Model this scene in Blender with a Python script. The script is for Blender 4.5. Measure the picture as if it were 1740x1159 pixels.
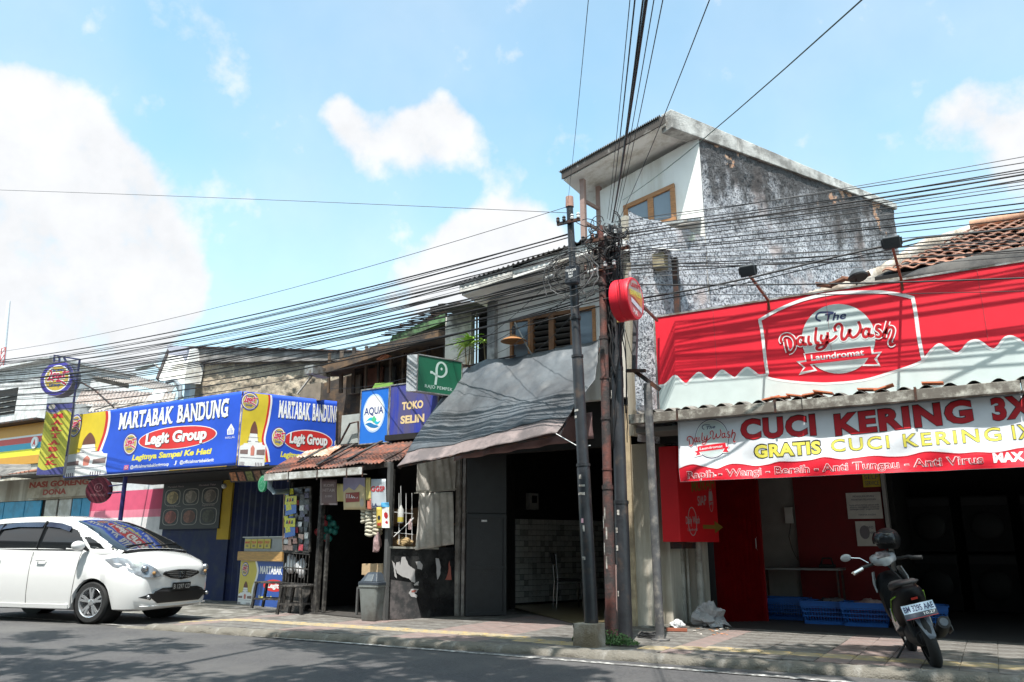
import bpy, bmesh, math, random
from mathutils import Vector, Matrix, noise
from mathutils.geometry import tessellate_polygon
PI = math.pi
for o in list(bpy.data.objects): bpy.data.objects.remove(o)
S = bpy.context.scene
COL = S.collection

# ------------------------------------------------------------------ camera
PITCH = math.atan(349/1333); HEAD = math.radians(30.7076); EYE = 1.2
cam = bpy.data.cameras.new('camera'); camo = bpy.data.objects.new('camera', cam); COL.objects.link(camo)
camo.location = (0, 0, EYE); camo.rotation_euler = (PI/2+PITCH, 0, HEAD)
cam.sensor_width = 36; cam.lens = 1333/1740*36; cam.clip_start = .05; cam.clip_end = 3000
S.camera = camo
S.view_settings.view_transform = 'Standard'; S.view_settings.look = 'None'
S.view_settings.gamma = 1; S.view_settings.use_curve_mapping = False
S.view_settings.exposure = EXPOSURE = 0.60
SUN = Vector((.13, -.42, 1)).normalized()

# direction / place of a point seen at (u, v) in the 1740 x 1159 photograph, on a vertical or level plane of the place
def ray(u, v):
    x = (u-870)/1333; y = -(v-579.5)/1333
    R = Vector((math.cos(HEAD), math.sin(HEAD), 0))
    F = Vector((-math.sin(HEAD)*math.cos(PITCH), math.cos(HEAD)*math.cos(PITCH), math.sin(PITCH)))
    return F + x*R + y*R.cross(F)
def on_y(u, v, Y):
    d = ray(u, v); return d*(Y/d.y) + Vector((0, 0, EYE))
def on_x(u, v, X):
    d = ray(u, v); return d*(X/d.x) + Vector((0, 0, EYE))
def on_z(u, v, z):
    d = ray(u, v); return d*((z-EYE)/d.z) + Vector((0, 0, EYE))

# ------------------------------------------------------------------ sun
sl = bpy.data.lights.new('sun', 'SUN'); so = bpy.data.objects.new('sun', sl); COL.objects.link(so)
sl.energy = 5.0; sl.angle = math.radians(.53); sl.color = (1, .965, .90)
so.rotation_euler = SUN.to_track_quat('Z', 'Y').to_euler(); so.location = (2, -5, 20)

# ------------------------------------------------------------------ sky
def make_world():
    w = bpy.data.worlds.new('World'); S.world = w; w.use_nodes = True
    nt = w.node_tree; N = nt.nodes; L = nt.links; N.clear()
    out = N.new('ShaderNodeOutputWorld'); bg = N.new('ShaderNodeBackground'); bg.inputs[1].default_value = .13
    sky = N.new('ShaderNodeTexSky'); sky.sky_type = 'NISHITA'; sky.sun_disc = False
    sky.sun_elevation = math.asin(SUN.z); sky.sun_rotation = math.atan2(SUN.x, SUN.y)
    sky.air_density = 1.0; sky.dust_density = 1.6; sky.ozone_density = 1.0
    tc = N.new('ShaderNodeTexCoord')
    def mth(op, a, b=None, c=None, clamp=False):
        m = N.new('ShaderNodeMath'); m.operation = op; m.use_clamp = clamp
        for i, q in enumerate((a, b, c)):
            if q is None: continue
            if isinstance(q, (int, float)): m.inputs[i].default_value = q
            else: L.new(q, m.inputs[i])
        return m.outputs[0]
    nz = N.new('ShaderNodeTexNoise'); nz.inputs['Scale'].default_value = 13; nz.inputs['Detail'].default_value = 8
    nz.inputs['Roughness'].default_value = .58
    L.new(tc.outputs['Generated'], nz.inputs['Vector'])
    nb = N.new('ShaderNodeTexNoise'); nb.inputs['Scale'].default_value = 30; nb.inputs['Detail'].default_value = 6
    L.new(tc.outputs['Generated'], nb.inputs['Vector'])
    fl = mth('ADD', mth('MULTIPLY', mth('SUBTRACT', nz.outputs[0], .5), 1.0), mth('MULTIPLY', mth('SUBTRACT', nb.outputs[0], .5), .45))
    # cumulus heaps, each a lump of sky: direction, angular size, density
    blobs = [(0,350,130,1.3),(90,430,130,1.3),(200,470,95,1.2),(60,235,65,1.1),(-140,420,180,1.4),(285,500,50,.85),(120,540,110,.9),(150,330,70,.8),
             (573,185,34,.85),(602,238,46,.85),(680,215,44,.66),(745,195,46,.9),(780,245,52,.75),(700,280,50,.55),(875,290,50,.5),(620,300,30,.3),
             (860,400,55,1.2),(790,415,45,1.1),(925,420,50,1.15),(800,470,70,.95),(710,480,60,.6),(640,520,80,.5),
             (1585,215,50,.62),(1655,165,36,.50),(1740,235,60,.72),(1900,260,130,1.0)]
    field = None
    for u, v, r, wt in blobs:
        d = ray(u, v); d.normalize()
        vd = N.new('ShaderNodeVectorMath'); vd.operation = 'DISTANCE'
        L.new(tc.outputs['Generated'], vd.inputs[0]); vd.inputs[1].default_value = d
        q = mth('DIVIDE', vd.outputs['Value'], r/1333*1.15)
        f = mth('MULTIPLY', mth('EXPONENT', mth('MULTIPLY', mth('MULTIPLY', q, q), -1.0)), wt)
        field = f if field is None else mth('ADD', field, f)
    field = mth('SUBTRACT', mth('MINIMUM', field, 1.15), .58)
    # clouds elsewhere in the sky, out of the picture
    n2 = N.new('ShaderNodeTexNoise'); n2.inputs['Scale'].default_value = 2.2; n2.inputs['Detail'].default_value = 3
    L.new(tc.outputs['Generated'], n2.inputs['Vector'])
    cd = ray(870, 400); cd.normalize()
    vd = N.new('ShaderNodeVectorMath'); vd.operation = 'DISTANCE'; L.new(tc.outputs['Generated'], vd.inputs[0]); vd.inputs[1].default_value = cd
    away = mth('MULTIPLY', mth('SUBTRACT', vd.outputs['Value'], .85), 3, clamp=True)
    other = mth('MULTIPLY', mth('SUBTRACT', n2.outputs[0], .5), mth('MULTIPLY', away, 3.5))
    field = mth('MAXIMUM', field, mth('SUBTRACT', mth('MULTIPLY', other, .8), .1))
    cl = mth('ADD', field, mth('MULTIPLY', fl, 1.35))
    mr = N.new('ShaderNodeMapRange'); mr.interpolation_type = 'SMOOTHSTEP'
    mr.inputs['From Min'].default_value = -.12; mr.inputs['From Max'].default_value = .50
    L.new(cl, mr.inputs['Value'])
    # thin high veil
    n3 = N.new('ShaderNodeTexNoise'); n3.inputs['Scale'].default_value = 3; n3.inputs['Detail'].default_value = 5
    L.new(tc.outputs['Generated'], n3.inputs['Vector'])
    veil = mth('ADD', mth('MULTIPLY', mth('SUBTRACT', n3.outputs[0], .38), .8, clamp=True), .05)
    sep = N.new('ShaderNodeSeparateXYZ'); L.new(tc.outputs['Generated'], sep.inputs[0])
    low = mth('MULTIPLY', mth('SUBTRACT', .45, sep.outputs['Z']), .9, clamp=True)
    fac = mth('MAXIMUM', mr.outputs[0], mth('ADD', veil, low), clamp=True)
    shade = N.new('ShaderNodeMapRange'); shade.inputs['From Min'].default_value = .3; shade.inputs['From Max'].default_value = .75
    shade.inputs['To Min'].default_value = .86; shade.inputs['To Max'].default_value = 1.06
    L.new(nz.outputs[0], shade.inputs['Value'])
    cc = N.new('ShaderNodeVectorMath'); cc.operation = 'SCALE'; cc.inputs[0].default_value = CLOUD
    L.new(shade.outputs[0], cc.inputs['Scale'])
    tint = N.new('ShaderNodeMix'); tint.data_type = 'RGBA'; tint.blend_type = 'MULTIPLY'; tint.inputs['Factor'].default_value = 1
    L.new(sky.outputs[0], tint.inputs['A']); tint.inputs['B'].default_value = SKYTINT
    mx = N.new('ShaderNodeMix'); mx.data_type = 'RGBA'
    L.new(fac, mx.inputs['Factor']); L.new(tint.outputs['Result'], mx.inputs['A']); L.new(cc.outputs[0], mx.inputs['B'])
    L.new(mx.outputs['Result'], bg.inputs[0]); L.new(bg.outputs[0], out.inputs[0])
CLOUD = (5.15, 5.25, 5.4); SKYTINT = (1.75, 2.1, 1.75, 1)
make_world()
random.seed(11)

# ------------------------------------------------------------------ materials
MATS = {}
def mat(name, col, rough=.7, metal=0., var=.12, scale=6., bump=.15, bscale=60., stain=None, stain_amt=0., stain_scale=2.5,
        stain_edge=.12, streak=False, coat=0., spec=.5, alpha=1., trans=0., emit=None, ior=1.45, stretch=None, two=None, rvar=.1):
    if name in MATS: return MATS[name]
    m = bpy.data.materials.new(name); m.use_nodes = True; nt = m.node_tree; N = nt.nodes; L = nt.links
    b = N['Principled BSDF']
    b.inputs['Roughness'].default_value = rough; b.inputs['Metallic'].default_value = metal
    b.inputs['Specular IOR Level'].default_value = spec; b.inputs['IOR'].default_value = ior
    b.inputs['Coat Weight'].default_value = coat; b.inputs['Coat Roughness'].default_value = .05
    b.inputs['Transmission Weight'].default_value = trans; b.inputs['Alpha'].default_value = alpha
    tc = N.new('ShaderNodeTexCoord'); mp = N.new('ShaderNodeMapping'); L.new(tc.outputs['Object'], mp.inputs[0])
    if stretch: mp.inputs['Scale'].default_value = stretch
    c = tuple(col)+(1,)
    lo = tuple(max(0, x*(1-var)) for x in col)+(1,); hi = tuple(min(1, x*(1+var)) for x in col)+(1,)
    n1 = N.new('ShaderNodeTexNoise'); n1.inputs['Scale'].default_value = scale; n1.inputs['Detail'].default_value = 7
    L.new(mp.outputs[0], n1.inputs['Vector'])
    oi = N.new('ShaderNodeObjectInfo')
    r = N.new('ShaderNodeValToRGB'); L.new(n1.outputs[0], r.inputs[0])
    r.color_ramp.elements[0].position = .3; r.color_ramp.elements[1].position = .7
    r.color_ramp.elements[0].color = lo; r.color_ramp.elements[1].color = hi
    cur = r.outputs[0]
    if two:   # second colour by object, for alike pieces laid side by side
        mx = N.new('ShaderNodeMix'); mx.data_type = 'RGBA'; L.new(oi.outputs['Random'], mx.inputs['Factor'])
        L.new(cur, mx.inputs['A']); mx.inputs['B'].default_value = tuple(two)+(1,); cur = mx.outputs['Result']
    if stain:
        n2 = N.new('ShaderNodeTexNoise'); n2.inputs['Scale'].default_value = stain_scale; n2.inputs['Detail'].default_value = 9
        n2.inputs['Roughness'].default_value = .65
        m2 = N.new('ShaderNodeMapping'); L.new(tc.outputs['Object'], m2.inputs[0]); L.new(m2.outputs[0], n2.inputs['Vector'])
        if streak: m2.inputs['Scale'].default_value = (1, 1, .12)
        mr = N.new('ShaderNodeMapRange'); mr.interpolation_type = 'SMOOTHSTEP'
        t = .62-.3*stain_amt
        mr.inputs['From Min'].default_value = t-stain_edge; mr.inputs['From Max'].default_value = t+stain_edge
        L.new(n2.outputs[0], mr.inputs['Value'])
        mx = N.new('ShaderNodeMix'); mx.data_type = 'RGBA'; L.new(mr.outputs[0], mx.inputs['Factor'])
        L.new(cur, mx.inputs['A']); mx.inputs['B'].default_value = tuple(stain)+(1,); cur = mx.outputs['Result']
    L.new(cur, b.inputs['Base Color'])
    if rvar:
        mr = N.new('ShaderNodeMapRange'); mr.inputs['To Min'].default_value = max(.02, rough-rvar); mr.inputs['To Max'].default_value = min(1, rough+rvar)
        L.new(n1.outputs[0], mr.inputs['Value']); L.new(mr.outputs[0], b.inputs['Roughness'])
    if bump:
        n3 = N.new('ShaderNodeTexNoise'); n3.inputs['Scale'].default_value = bscale; n3.inputs['Detail'].default_value = 5
        L.new(mp.outputs[0], n3.inputs['Vector'])
        bp = N.new('ShaderNodeBump'); bp.inputs['Strength'].default_value = bump; bp.inputs['Distance'].default_value = .02
        L.new(n3.outputs[0], bp.inputs['Height']); L.new(bp.outputs[0], b.inputs['Normal'])
    if emit:
        b.inputs['Emission Color'].default_value = tuple(emit[:3])+(1,); b.inputs['Emission Strength'].default_value = emit[3]
    MATS[name] = m
    return m
def paint(name, col, rough=.45, **k):      # printed or painted flat colour
    k.setdefault('var', .05); k.setdefault('bump', .04); k.setdefault('rvar', .05)
    return mat(name, col, rough, **k)

# ------------------------------------------------------------------ mesh builder
WP = {}
def link(o): COL.objects.link(o); return o
class MB:
    def __init__(s): s.v = []; s.f = []; s.m = []
    def add(s, vs, fs, mi=0):
        n = len(s.v); s.v += [Vector(v) for v in vs]; s.f += [[i+n for i in f] for f in fs]; s.m += [mi]*len(fs); return s
    def hexa(s, p, mi=0):   # 4 bottom, 4 top, counter-clockwise
        return s.add(p, [(3,2,1,0),(4,5,6,7),(0,1,5,4),(1,2,6,5),(2,3,7,6),(3,0,4,7)], mi)
    def box(s, a, b, mi=0):
        x0,x1 = sorted((a[0],b[0])); y0,y1 = sorted((a[1],b[1])); z0,z1 = sorted((a[2],b[2]))
        return s.hexa([(x0,y0,z0),(x1,y0,z0),(x1,y1,z0),(x0,y1,z0),(x0,y0,z1),(x1,y0,z1),(x1,y1,z1),(x0,y1,z1)], mi)
    def cbox(s, c, size, M=None, mi=0):
        c = Vector(c); h = [q/2 for q in size]; M = M or Matrix.Identity(3)
        ps = [c + M @ Vector((sx*h[0], sy*h[1], sz*h[2])) for sz in (-1,1) for sx, sy in ((-1,-1),(1,-1),(1,1),(-1,1))]
        return s.hexa(ps, mi)
    def slab(s, pts, th, mi=0):   # polygon (any plane) thickened by vector th
        th = Vector(th); n = len(pts); pts = [Vector(p) for p in pts]
        tri = tessellate_polygon([pts]) if n > 4 else None
        base = [tuple(range(n))] if tri is None else [tuple(t) for t in tri]
        fs = base + [tuple(i+n for i in reversed(t)) for t in base] + [(i, i+n, (i+1)%n+n, (i+1)%n) for i in range(n)]
        return s.add(pts+[p+th for p in pts], fs, mi)
    def bar(s, a, b, w, h=None, up=(0,0,1), mi=0):   # rectangular bar
        a = Vector(a); b = Vector(b); d = (b-a).normalized(); up = Vector(up)
        if abs(d.dot(up)) > .98: up = Vector((0,1,0))
        r = d.cross(up).normalized(); u = r.cross(d); h = h or w
        ps = [q + sx*r*w/2 + su*u*h/2 for q in (a, b) for sx, su in ((-1,-1),(1,-1),(1,1),(-1,1))]
        return s.hexa(ps, mi)
    def tube(s, pts, r, seg=8, mi=0, cap=True):
        pts = [Vector(p) for p in pts]; n = len(pts)
        rs = r if isinstance(r, (list, tuple)) else [r]*n
        base = len(s.v); prev = None; vs = []
        for i, p in enumerate(pts):
            d = (pts[min(i+1, n-1)]-pts[max(i-1, 0)])
            d = d.normalized() if d.length > 1e-9 else Vector((0,0,1))
            if prev is None:
                a = Vector((0,0,1)) if abs(d.z) < .9 else Vector((1,0,0)); x = d.cross(a).normalized()
            else:
                x = (prev - d*prev.dot(d))
                x = x.normalized() if x.length > 1e-6 else d.orthogonal().normalized()
            prev = x; y = d.cross(x)
            vs += [p + rs[i]*(math.cos(2*PI*k/seg)*x + math.sin(2*PI*k/seg)*y) for k in range(seg)]
        fs = [(i*seg+k, i*seg+(k+1)%seg, (i+1)*seg+(k+1)%seg, (i+1)*seg+k) for i in range(n-1) for k in range(seg)]
        if cap: fs += [tuple(reversed(range(seg))), tuple((n-1)*seg+k for k in range(seg))]
        return s.add(vs, fs, mi)
    def lathe(s, c, axis, prof, seg=20, mi=0, cap=True):  # prof: (distance along axis, radius)
        c = Vector(c); d = Vector(axis).normalized()
        return s.ring([c+d*t for t, _ in prof], d, [q for _, q in prof], seg, mi, cap)
    def ring(s, cs, d, rs, seg, mi=0, cap=True):
        x = d.orthogonal().normalized(); y = d.cross(x); vs = []
        for c, r in zip(cs, rs): vs += [c + r*(math.cos(2*PI*k/seg)*x+math.sin(2*PI*k/seg)*y) for k in range(seg)]
        n = len(cs)
        fs = [(i*seg+k, i*seg+(k+1)%seg, (i+1)*seg+(k+1)%seg, (i+1)*seg+k) for i in range(n-1) for k in range(seg)]
        if cap: fs += [tuple(reversed(range(seg))), tuple((n-1)*seg+k for k in range(seg))]
        return s.add(vs, fs, mi)
    def grid(s, fn, nu, nv, mi=0):
        vs = [fn(i/nu, j/nv) for j in range(nv+1) for i in range(nu+1)]
        fs = [(j*(nu+1)+i, j*(nu+1)+i+1, (j+1)*(nu+1)+i+1, (j+1)*(nu+1)+i) for j in range(nv) for i in range(nu)]
        return s.add(vs, fs, mi)
    def sphere(s, c, r, seg=12, rings=8, mi=0):
        c = Vector(c); rv = Vector((r, r, r)) if isinstance(r, (int, float)) else Vector(r)
        vs = []
        for j in range(1, rings):
            t = PI*j/rings
            vs += [c+Vector((rv.x*math.sin(t)*math.cos(2*PI*k/seg), rv.y*math.sin(t)*math.sin(2*PI*k/seg), rv.z*math.cos(t))) for k in range(seg)]
        a = len(vs); vs += [c+Vector((0,0,rv.z)), c-Vector((0,0,rv.z))]
        fs = [(j*seg+k, (j+1)*seg+k, (j+1)*seg+(k+1)%seg, j*seg+(k+1)%seg) for j in range(rings-2) for k in range(seg)]
        fs += [(a, k, (k+1)%seg) for k in range(seg)] + [(a+1, (rings-2)*seg+(k+1)%seg, (rings-2)*seg+k) for k in range(seg)]
        return s.add(vs, fs, mi)
    def mesh(s, name, mats, off=Vector((0,0,0)), smooth=None):
        me = bpy.data.meshes.new(name); me.from_pydata([v-off for v in s.v], [], s.f)
        for m in (mats if isinstance(mats, (list, tuple)) else [mats]): me.materials.append(m)
        for p, mi in zip(me.polygons, s.m): p.material_index = mi
        if smooth is not None:
            me.polygons.foreach_set('use_smooth', [True]*len(me.polygons))
            if smooth < 180:
                try: me.set_sharp_from_angle(angle=math.radians(smooth))
                except Exception: pass
        me.update(); return me
    def build(s, name, mats, parent=None, smooth=None, loc=None, bevel=0, solid=0, subsurf=0):
        off = WP[parent.name] if parent is not None else Vector(loc if loc is not None else (0,0,0))
        o = bpy.data.objects.new(name, s.mesh(name, mats, off, smooth)); link(o)
        if parent is not None: o.parent = parent
        else: o.location = off
        WP[o.name] = off
        if solid: md = o.modifiers.new('thick', 'SOLIDIFY'); md.thickness = solid; md.offset = 0
        if bevel: md = o.modifiers.new('bevel', 'BEVEL'); md.width = bevel; md.segments = 2; md.limit_method = 'ANGLE'
        if subsurf: md = o.modifiers.new('sub', 'SUBSURF'); md.levels = subsurf; md.render_levels = subsurf
        return o
LABELS = set()
def tag(o, label=None, cat=None, group=None, kind=None):
    if label: o['label'] = label
    if cat: o['category'] = cat
    if group: o['group'] = group
    if kind: o['kind'] = kind
    return o
def thing(name, loc, label, cat, group=None):
    o = bpy.data.objects.new(name, None); link(o); o.location = loc; WP[o.name] = Vector(loc)
    o.empty_display_size = .2
    return tag(o, label, cat, group)
def part(name, mesh, parent, loc=(0,0,0), rot=None, scale=None):      # shares a mesh; loc in world
    o = bpy.data.objects.new(name, mesh); link(o); o.parent = parent
    o.location = Vector(loc)-WP[parent.name]; WP[o.name] = Vector(loc)
    if rot is not None: o.rotation_euler = rot
    if scale is not None: o.scale = scale
    return o
def copy_tree(o, parent=None):
    c = o.copy(); link(c); WP[c.name] = WP.get(o.name, Vector((0,0,0)))
    if parent is not None: c.parent = parent
    for ch in [x for x in bpy.data.objects if x.parent == o]: copy_tree(ch, c)
    return c
def fbm(x, y, z, o=4): return noise.fractal(Vector((x, y, z)), 1.0, 2.0, o)

# ------------------------------------------------------------------ flat print: lettering and shapes laid on a surface
TC = {}
def text_shape(s, bold=0., shear=0., space=1.):
    k = (s, bold, shear, space)
    if k in TC: return TC[k]
    cu = bpy.data.curves.new('t', 'FONT'); cu.body = s; cu.size = 1; cu.offset = bold; cu.shear = shear; cu.space_character = space
    cu.resolution_u = 3; cu.fill_mode = 'BOTH' if hasattr(cu, 'fill_mode') else cu.fill_mode
    ob = bpy.data.objects.new('t', cu); COL.objects.link(ob)
    dg = bpy.context.evaluated_depsgraph_get(); me = bpy.data.meshes.new_from_object(ob.evaluated_get(dg))
    v = [(p.co.x, p.co.y) for p in me.vertices]; f = [tuple(p.vertices) for p in me.polygons]
    bpy.data.objects.remove(ob); bpy.data.curves.remove(cu); bpy.data.meshes.remove(me)
    TC[k] = (v, f); return TC[k]
def ell(cx, cy, rx, ry, n=28, rot=0):
    p = []
    for k in range(n):
        x, y = rx*math.cos(2*PI*k/n), ry*math.sin(2*PI*k/n)
        p.append((cx+x*math.cos(rot)-y*math.sin(rot), cy+x*math.sin(rot)+y*math.cos(rot)))
    return p
def catmull(p, n=6):
    q = [p[0]]+list(p)+[p[-1]]; out = []
    for i in range(1, len(q)-2):
        a, b, c, d = q[i-1], q[i], q[i+1], q[i+2]
        for k in range(n):
            t = k/n
            out.append(tuple(.5*((2*b[j])+(-a[j]+c[j])*t+(2*a[j]-5*b[j]+4*c[j]-d[j])*t*t+(-a[j]+3*b[j]-3*c[j]+d[j])*t**3) for j in range(2)))
    out.append(tuple(p[-1])); return out
class Print:
    """flat colours on a surface fn(u, v, lift) -> point; u right, v up in metres"""
    def __init__(s, fn, cell=None): s.fn = fn; s.cell = cell; s.k = 0
    def geo(s, v, f, name, m, parent, lift):
        if s.cell:
            bm = bmesh.new(); bv = [bm.verts.new((x, y, 0)) for x, y in v]
            for q in f:
                try: bm.faces.new([bv[i] for i in q])
                except ValueError: pass
            xs = [p[0] for p in v]; ys = [p[1] for p in v]
            for ax, lo, hi in ((0, min(xs), max(xs)), (1, min(ys), max(ys))):
                c = s.cell[ax]; g = math.ceil(lo/c)*c
                while g < hi:
                    no = (1,0,0) if ax == 0 else (0,1,0); co = (g,0,0) if ax == 0 else (0,g,0)
                    bmesh.ops.bisect_plane(bm, geom=bm.verts[:]+bm.edges[:]+bm.faces[:], plane_co=co, plane_no=no); g += c
            bm.verts.ensure_lookup_table(); bm.verts.index_update()
            v = [(p.co.x, p.co.y) for p in bm.verts]; f = [[p.index for p in q.verts] for q in bm.faces]; bm.free()
        mb = MB(); mb.add([s.fn(x, y, lift) for x, y in v], f)
        return mb.build(name, m, parent)
    def shapes(s, polys, name, m, parent, lift):
        v = []; f = []
        for p in polys:
            n = len(v); v += [(q[0], q[1]) for q in p]
            for t in tessellate_polygon([[Vector((q[0], q[1], 0)) for q in p]]): f.append(tuple(i+n for i in t))
        return s.geo(v, f, name, m, parent, lift)
    def strokes(s, lines, w, name, m, parent, lift):   # round-ended pen lines
        v = []; f = []
        for L in lines:
            n = len(v); k = len(L)
            for i, p in enumerate(L):
                a = L[max(0, i-1)]; b = L[min(k-1, i+1)]; dx, dy = b[0]-a[0], b[1]-a[1]; l = math.hypot(dx, dy) or 1
                ww = w/2
                v += [(p[0]-dy/l*ww, p[1]+dx/l*ww), (p[0]+dy/l*ww, p[1]-dx/l*ww)]
            f += [(n+2*i, n+2*i+1, n+2*i+3, n+2*i+2) for i in range(k-1)]
        # tiny lift steps keep crossing pen lines from lying in one plane
        o = s.geo(v, f, name, m, parent, lift)
        return o
    def text(s, t, x, y, h, name, m, parent, lift, w=None, bold=0., shear=0., align='L', slope=0., space=1., arc=0.):
        v, f = text_shape(t, bold, shear, space)
        if not v: return
        x0 = min(p[0] for p in v); x1 = max(p[0] for p in v); y0 = 0.; y1 = .69
        sy = h/(y1-y0); sx = (w/(x1-x0)) if w else sy
        W = (x1-x0)*sx; ox = x - (W if align == 'R' else W/2 if align == 'C' else 0)
        vv = []
        for p in v:
            X = ox+(p[0]-x0)*sx; Y = y+p[1]*sy + slope*(X-ox)
            if arc: q = (X-ox)/W*2-1; Y += arc*(1-q*q)
            vv.append((X, Y))
        return s.geo(vv, f, name, m, parent, lift)
def plane_fn(O, U, V, depth=None):
    O = Vector(O); U = Vector(U).normalized(); V = Vector(V).normalized(); Nn = U.cross(V).normalized()
    def fn(u, v, lift=0.): return O + U*u + V*v + Nn*(lift + (depth(u, v) if depth else 0))
    fn.N = Nn
    return fn
# =================================================================== SETTING
M_ASPH = mat('asphalt', (.088,.085,.088), .85, var=.38, scale=42, bump=.7, bscale=260, stain=(.14,.135,.13), stain_amt=.25, stain_scale=.7, stain_edge=.2)
M_GROUND = mat('bare_ground', (.13,.12,.10), .95, bump=.3)
M_CONC = mat('concrete', (.30,.29,.27), .9, var=.2, scale=5, bump=.5, bscale=90, stain=(.12,.115,.10), stain_amt=.55, stain_scale=3)
M_KERB = mat('kerb_concrete', (.30,.285,.26), .92, var=.25, scale=9, bump=.9, bscale=60, stain=(.17,.155,.13), stain_amt=.75, stain_scale=7)
M_LINE = mat('road_line_paint', (.62,.61,.58), .7, var=.1, scale=20, bump=.3, bscale=200, stain=(.16,.155,.15), stain_amt=.6, stain_scale=14)
M_PAVE = mat('grey_paver', (.235,.225,.21), .85, var=.2, scale=7, bump=.35, bscale=150, two=(.18,.175,.17), stain=(.11,.10,.09), stain_amt=.55, stain_scale=4)
M_PAVEP = mat('pink_paver', (.235,.17,.155), .85, var=.2, scale=7, bump=.35, bscale=150, stain=(.2,.17,.16), stain_amt=.35, stain_scale=4)
M_TACT = mat('yellow_tactile', (.46,.31,.09), .8, var=.2, scale=8, bump=.3, bscale=120, stain=(.30,.25,.17), stain_amt=.75, stain_scale=5)
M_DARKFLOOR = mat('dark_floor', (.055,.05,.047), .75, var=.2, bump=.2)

tag(MB().add([(-400,-400,-.06),(400,-400,-.06),(400,400,-.06),(-400,400,-.06)], [(0,1,2,3)]).build('ground', M_GROUND), kind='structure')
RZ = .085      # road level
def kerbY(x): return 7.92+.075*(x+2.19)
def sz(x): t = min(1, max(0, (x+11.2)/1.5)); t = t*t*(3-2*t); return .062+.088*t
road = MB(); road.grid(lambda u, v: Vector((-60+120*u, -4+12.75*v, RZ+.004*noise.noise(Vector((u*40, v*5, 0)))))
                  if v < 1 else Vector((-60+120*u, 9.2, RZ-.03)), 120, 12)
tag(road.build('road', M_ASPH, smooth=180), kind='structure')
ml = MB()
ml.grid(lambda u, v: Vector((-60+65*u, 7.53+.10*v+(u*65-58)*.012+.004*math.sin(u*300), RZ+.0085)), 90, 1)
rl = ml.build('road_edge_line', M_LINE); tag(rl, kind='structure')

sw = MB()
def swf(u, v):
    x = -40+48*u; y0 = kerbY(max(x, -10.6))+.16 if x > -11.8 else kerbY(-10.6)+.0
    return Vector((x, y0+(16.5-y0)*v, sz(x)-.012+(0.004*noise.noise(Vector((x*2, v*9, 3))))))
sw.grid(swf, 160, 24)
sidewalk = sw.build('sidewalk', M_CONC, smooth=180); tag(sidewalk, kind='structure'); WP[sidewalk.name] = Vector((0,0,0))
# worn kerb stones, butted end to end
rr = random.Random(4)
x = -11.5; kmeshes = []
def kerb_mesh(seed, L):
    mb = MB(); W = .19; H = .17
    prof = [(0,.05),(.0,.08),(.008,.115),(.035,.144),(.075,.156),(W,.158)]
    def fn(u, v):
        i = min(len(prof)-2, int(v*(len(prof)-1)+1e-6)); f = v*(len(prof)-1)-i
        y = prof[i][0]*(1-f)+prof[i+1][0]*f; z = prof[i][1]*(1-f)+prof[i+1][1]*f
        e = min(u, 1-u)*L; d = -.012*max(0, 1-e/.02)
        n = noise.fractal(Vector((u*L*5+seed*7, y*9, z*9)), 1, 2, 4)*.028
        k = 1 if v < .95 else 0
        return Vector((u*L, y+(n*.9-d)*k*.8, z+(n*.5+d)*(1 if z > .03 else 0)))
    mb.grid(fn, 14, 10); return mb
for k in range(4): kmeshes.append(kerb_mesh(k, .6).mesh('kerb_stone', M_KERB, smooth=50))
k = 0
while x < 4.5:
    yy = kerbY(x); ang = math.atan(.075)
    sc = (sz(x+.3)-.0)/.15
    o = part('kerb_stone', kmeshes[k % 4], sidewalk, (x, yy+rr.uniform(-.008,.008), 0), (0,0,ang), (1,1,max(.25,sc))); k += 1
    x += .598*math.cos(ang)
# pavers and ribbed tactile tiles
def paver(s=.295, th=.02):
    mb = MB(); c = .0035
    mb.add([(0,0,-th),(s,0,-th),(s,s,-th),(0,s,-th),(0,0,-c),(s,0,-c),(s,s,-c),(0,s,-c),(c,c,0),(s-c,c,0),(s-c,s-c,0),(c,s-c,0)],
           [(0,1,5,4),(1,2,6,5),(2,3,7,6),(3,0,4,7),(4,5,9,8),(5,6,10,9),(6,7,11,10),(7,4,8,11),(8,9,10,11)]); return mb
PV = paver().mesh('paver', M_PAVE); PVP = paver().mesh('paver', M_PAVEP)
def tactile():
    mb = paver(); s = .295
    for i in range(4):
        y = .035+i*.073; mb.add([(.012,y-.018,0),(s-.012,y-.018,0),(s-.012,y+.018,0),(.012,y+.018,0),(.02,y-.010,.006),(s-.02,y-.010,.006),(s-.02,y+.010,.006),(.02,y+.010,.006)],
            [(0,1,5,4),(1,2,6,5),(2,3,7,6),(3,0,4,7),(4,5,6,7)])
    return mb
TT = tactile().mesh('tactile_tile', M_TACT)
rr = random.Random(9); STEP = .3; npav = 0; rest = MB(); restp = 0
def tactY(x):
    b = 8.62+.030*(x+1.07)
    t = max(0, min(1, (x+5.35)/.5))*max(0, min(1, (-3.0-x)/.5))
    return b-.30*t
cells = []
ix = 0; x = 3.2
while x > -11.5:
    j = 0; ty = tactY(x); y = ty
    while y-STEP > kerbY(x)+.07: y -= STEP
    while y < 11.2:
        if not (x > -4.25 and x < -3.5 and 7.9 < y+.1 < 8.45): cells.append((x, y, abs(y-ty) < .05))
        y += STEP
    # cut row next the kerb
    x -= STEP
cells.sort(key=lambda c: (not c[2], (c[0])**2*.35+(c[1]-1)**2))
pinks = [(-8.1,.35),(-5.9,.5),(-1.2,.45),(-3.1,.2),(-10.2,.3)]
npv = 0
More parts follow.
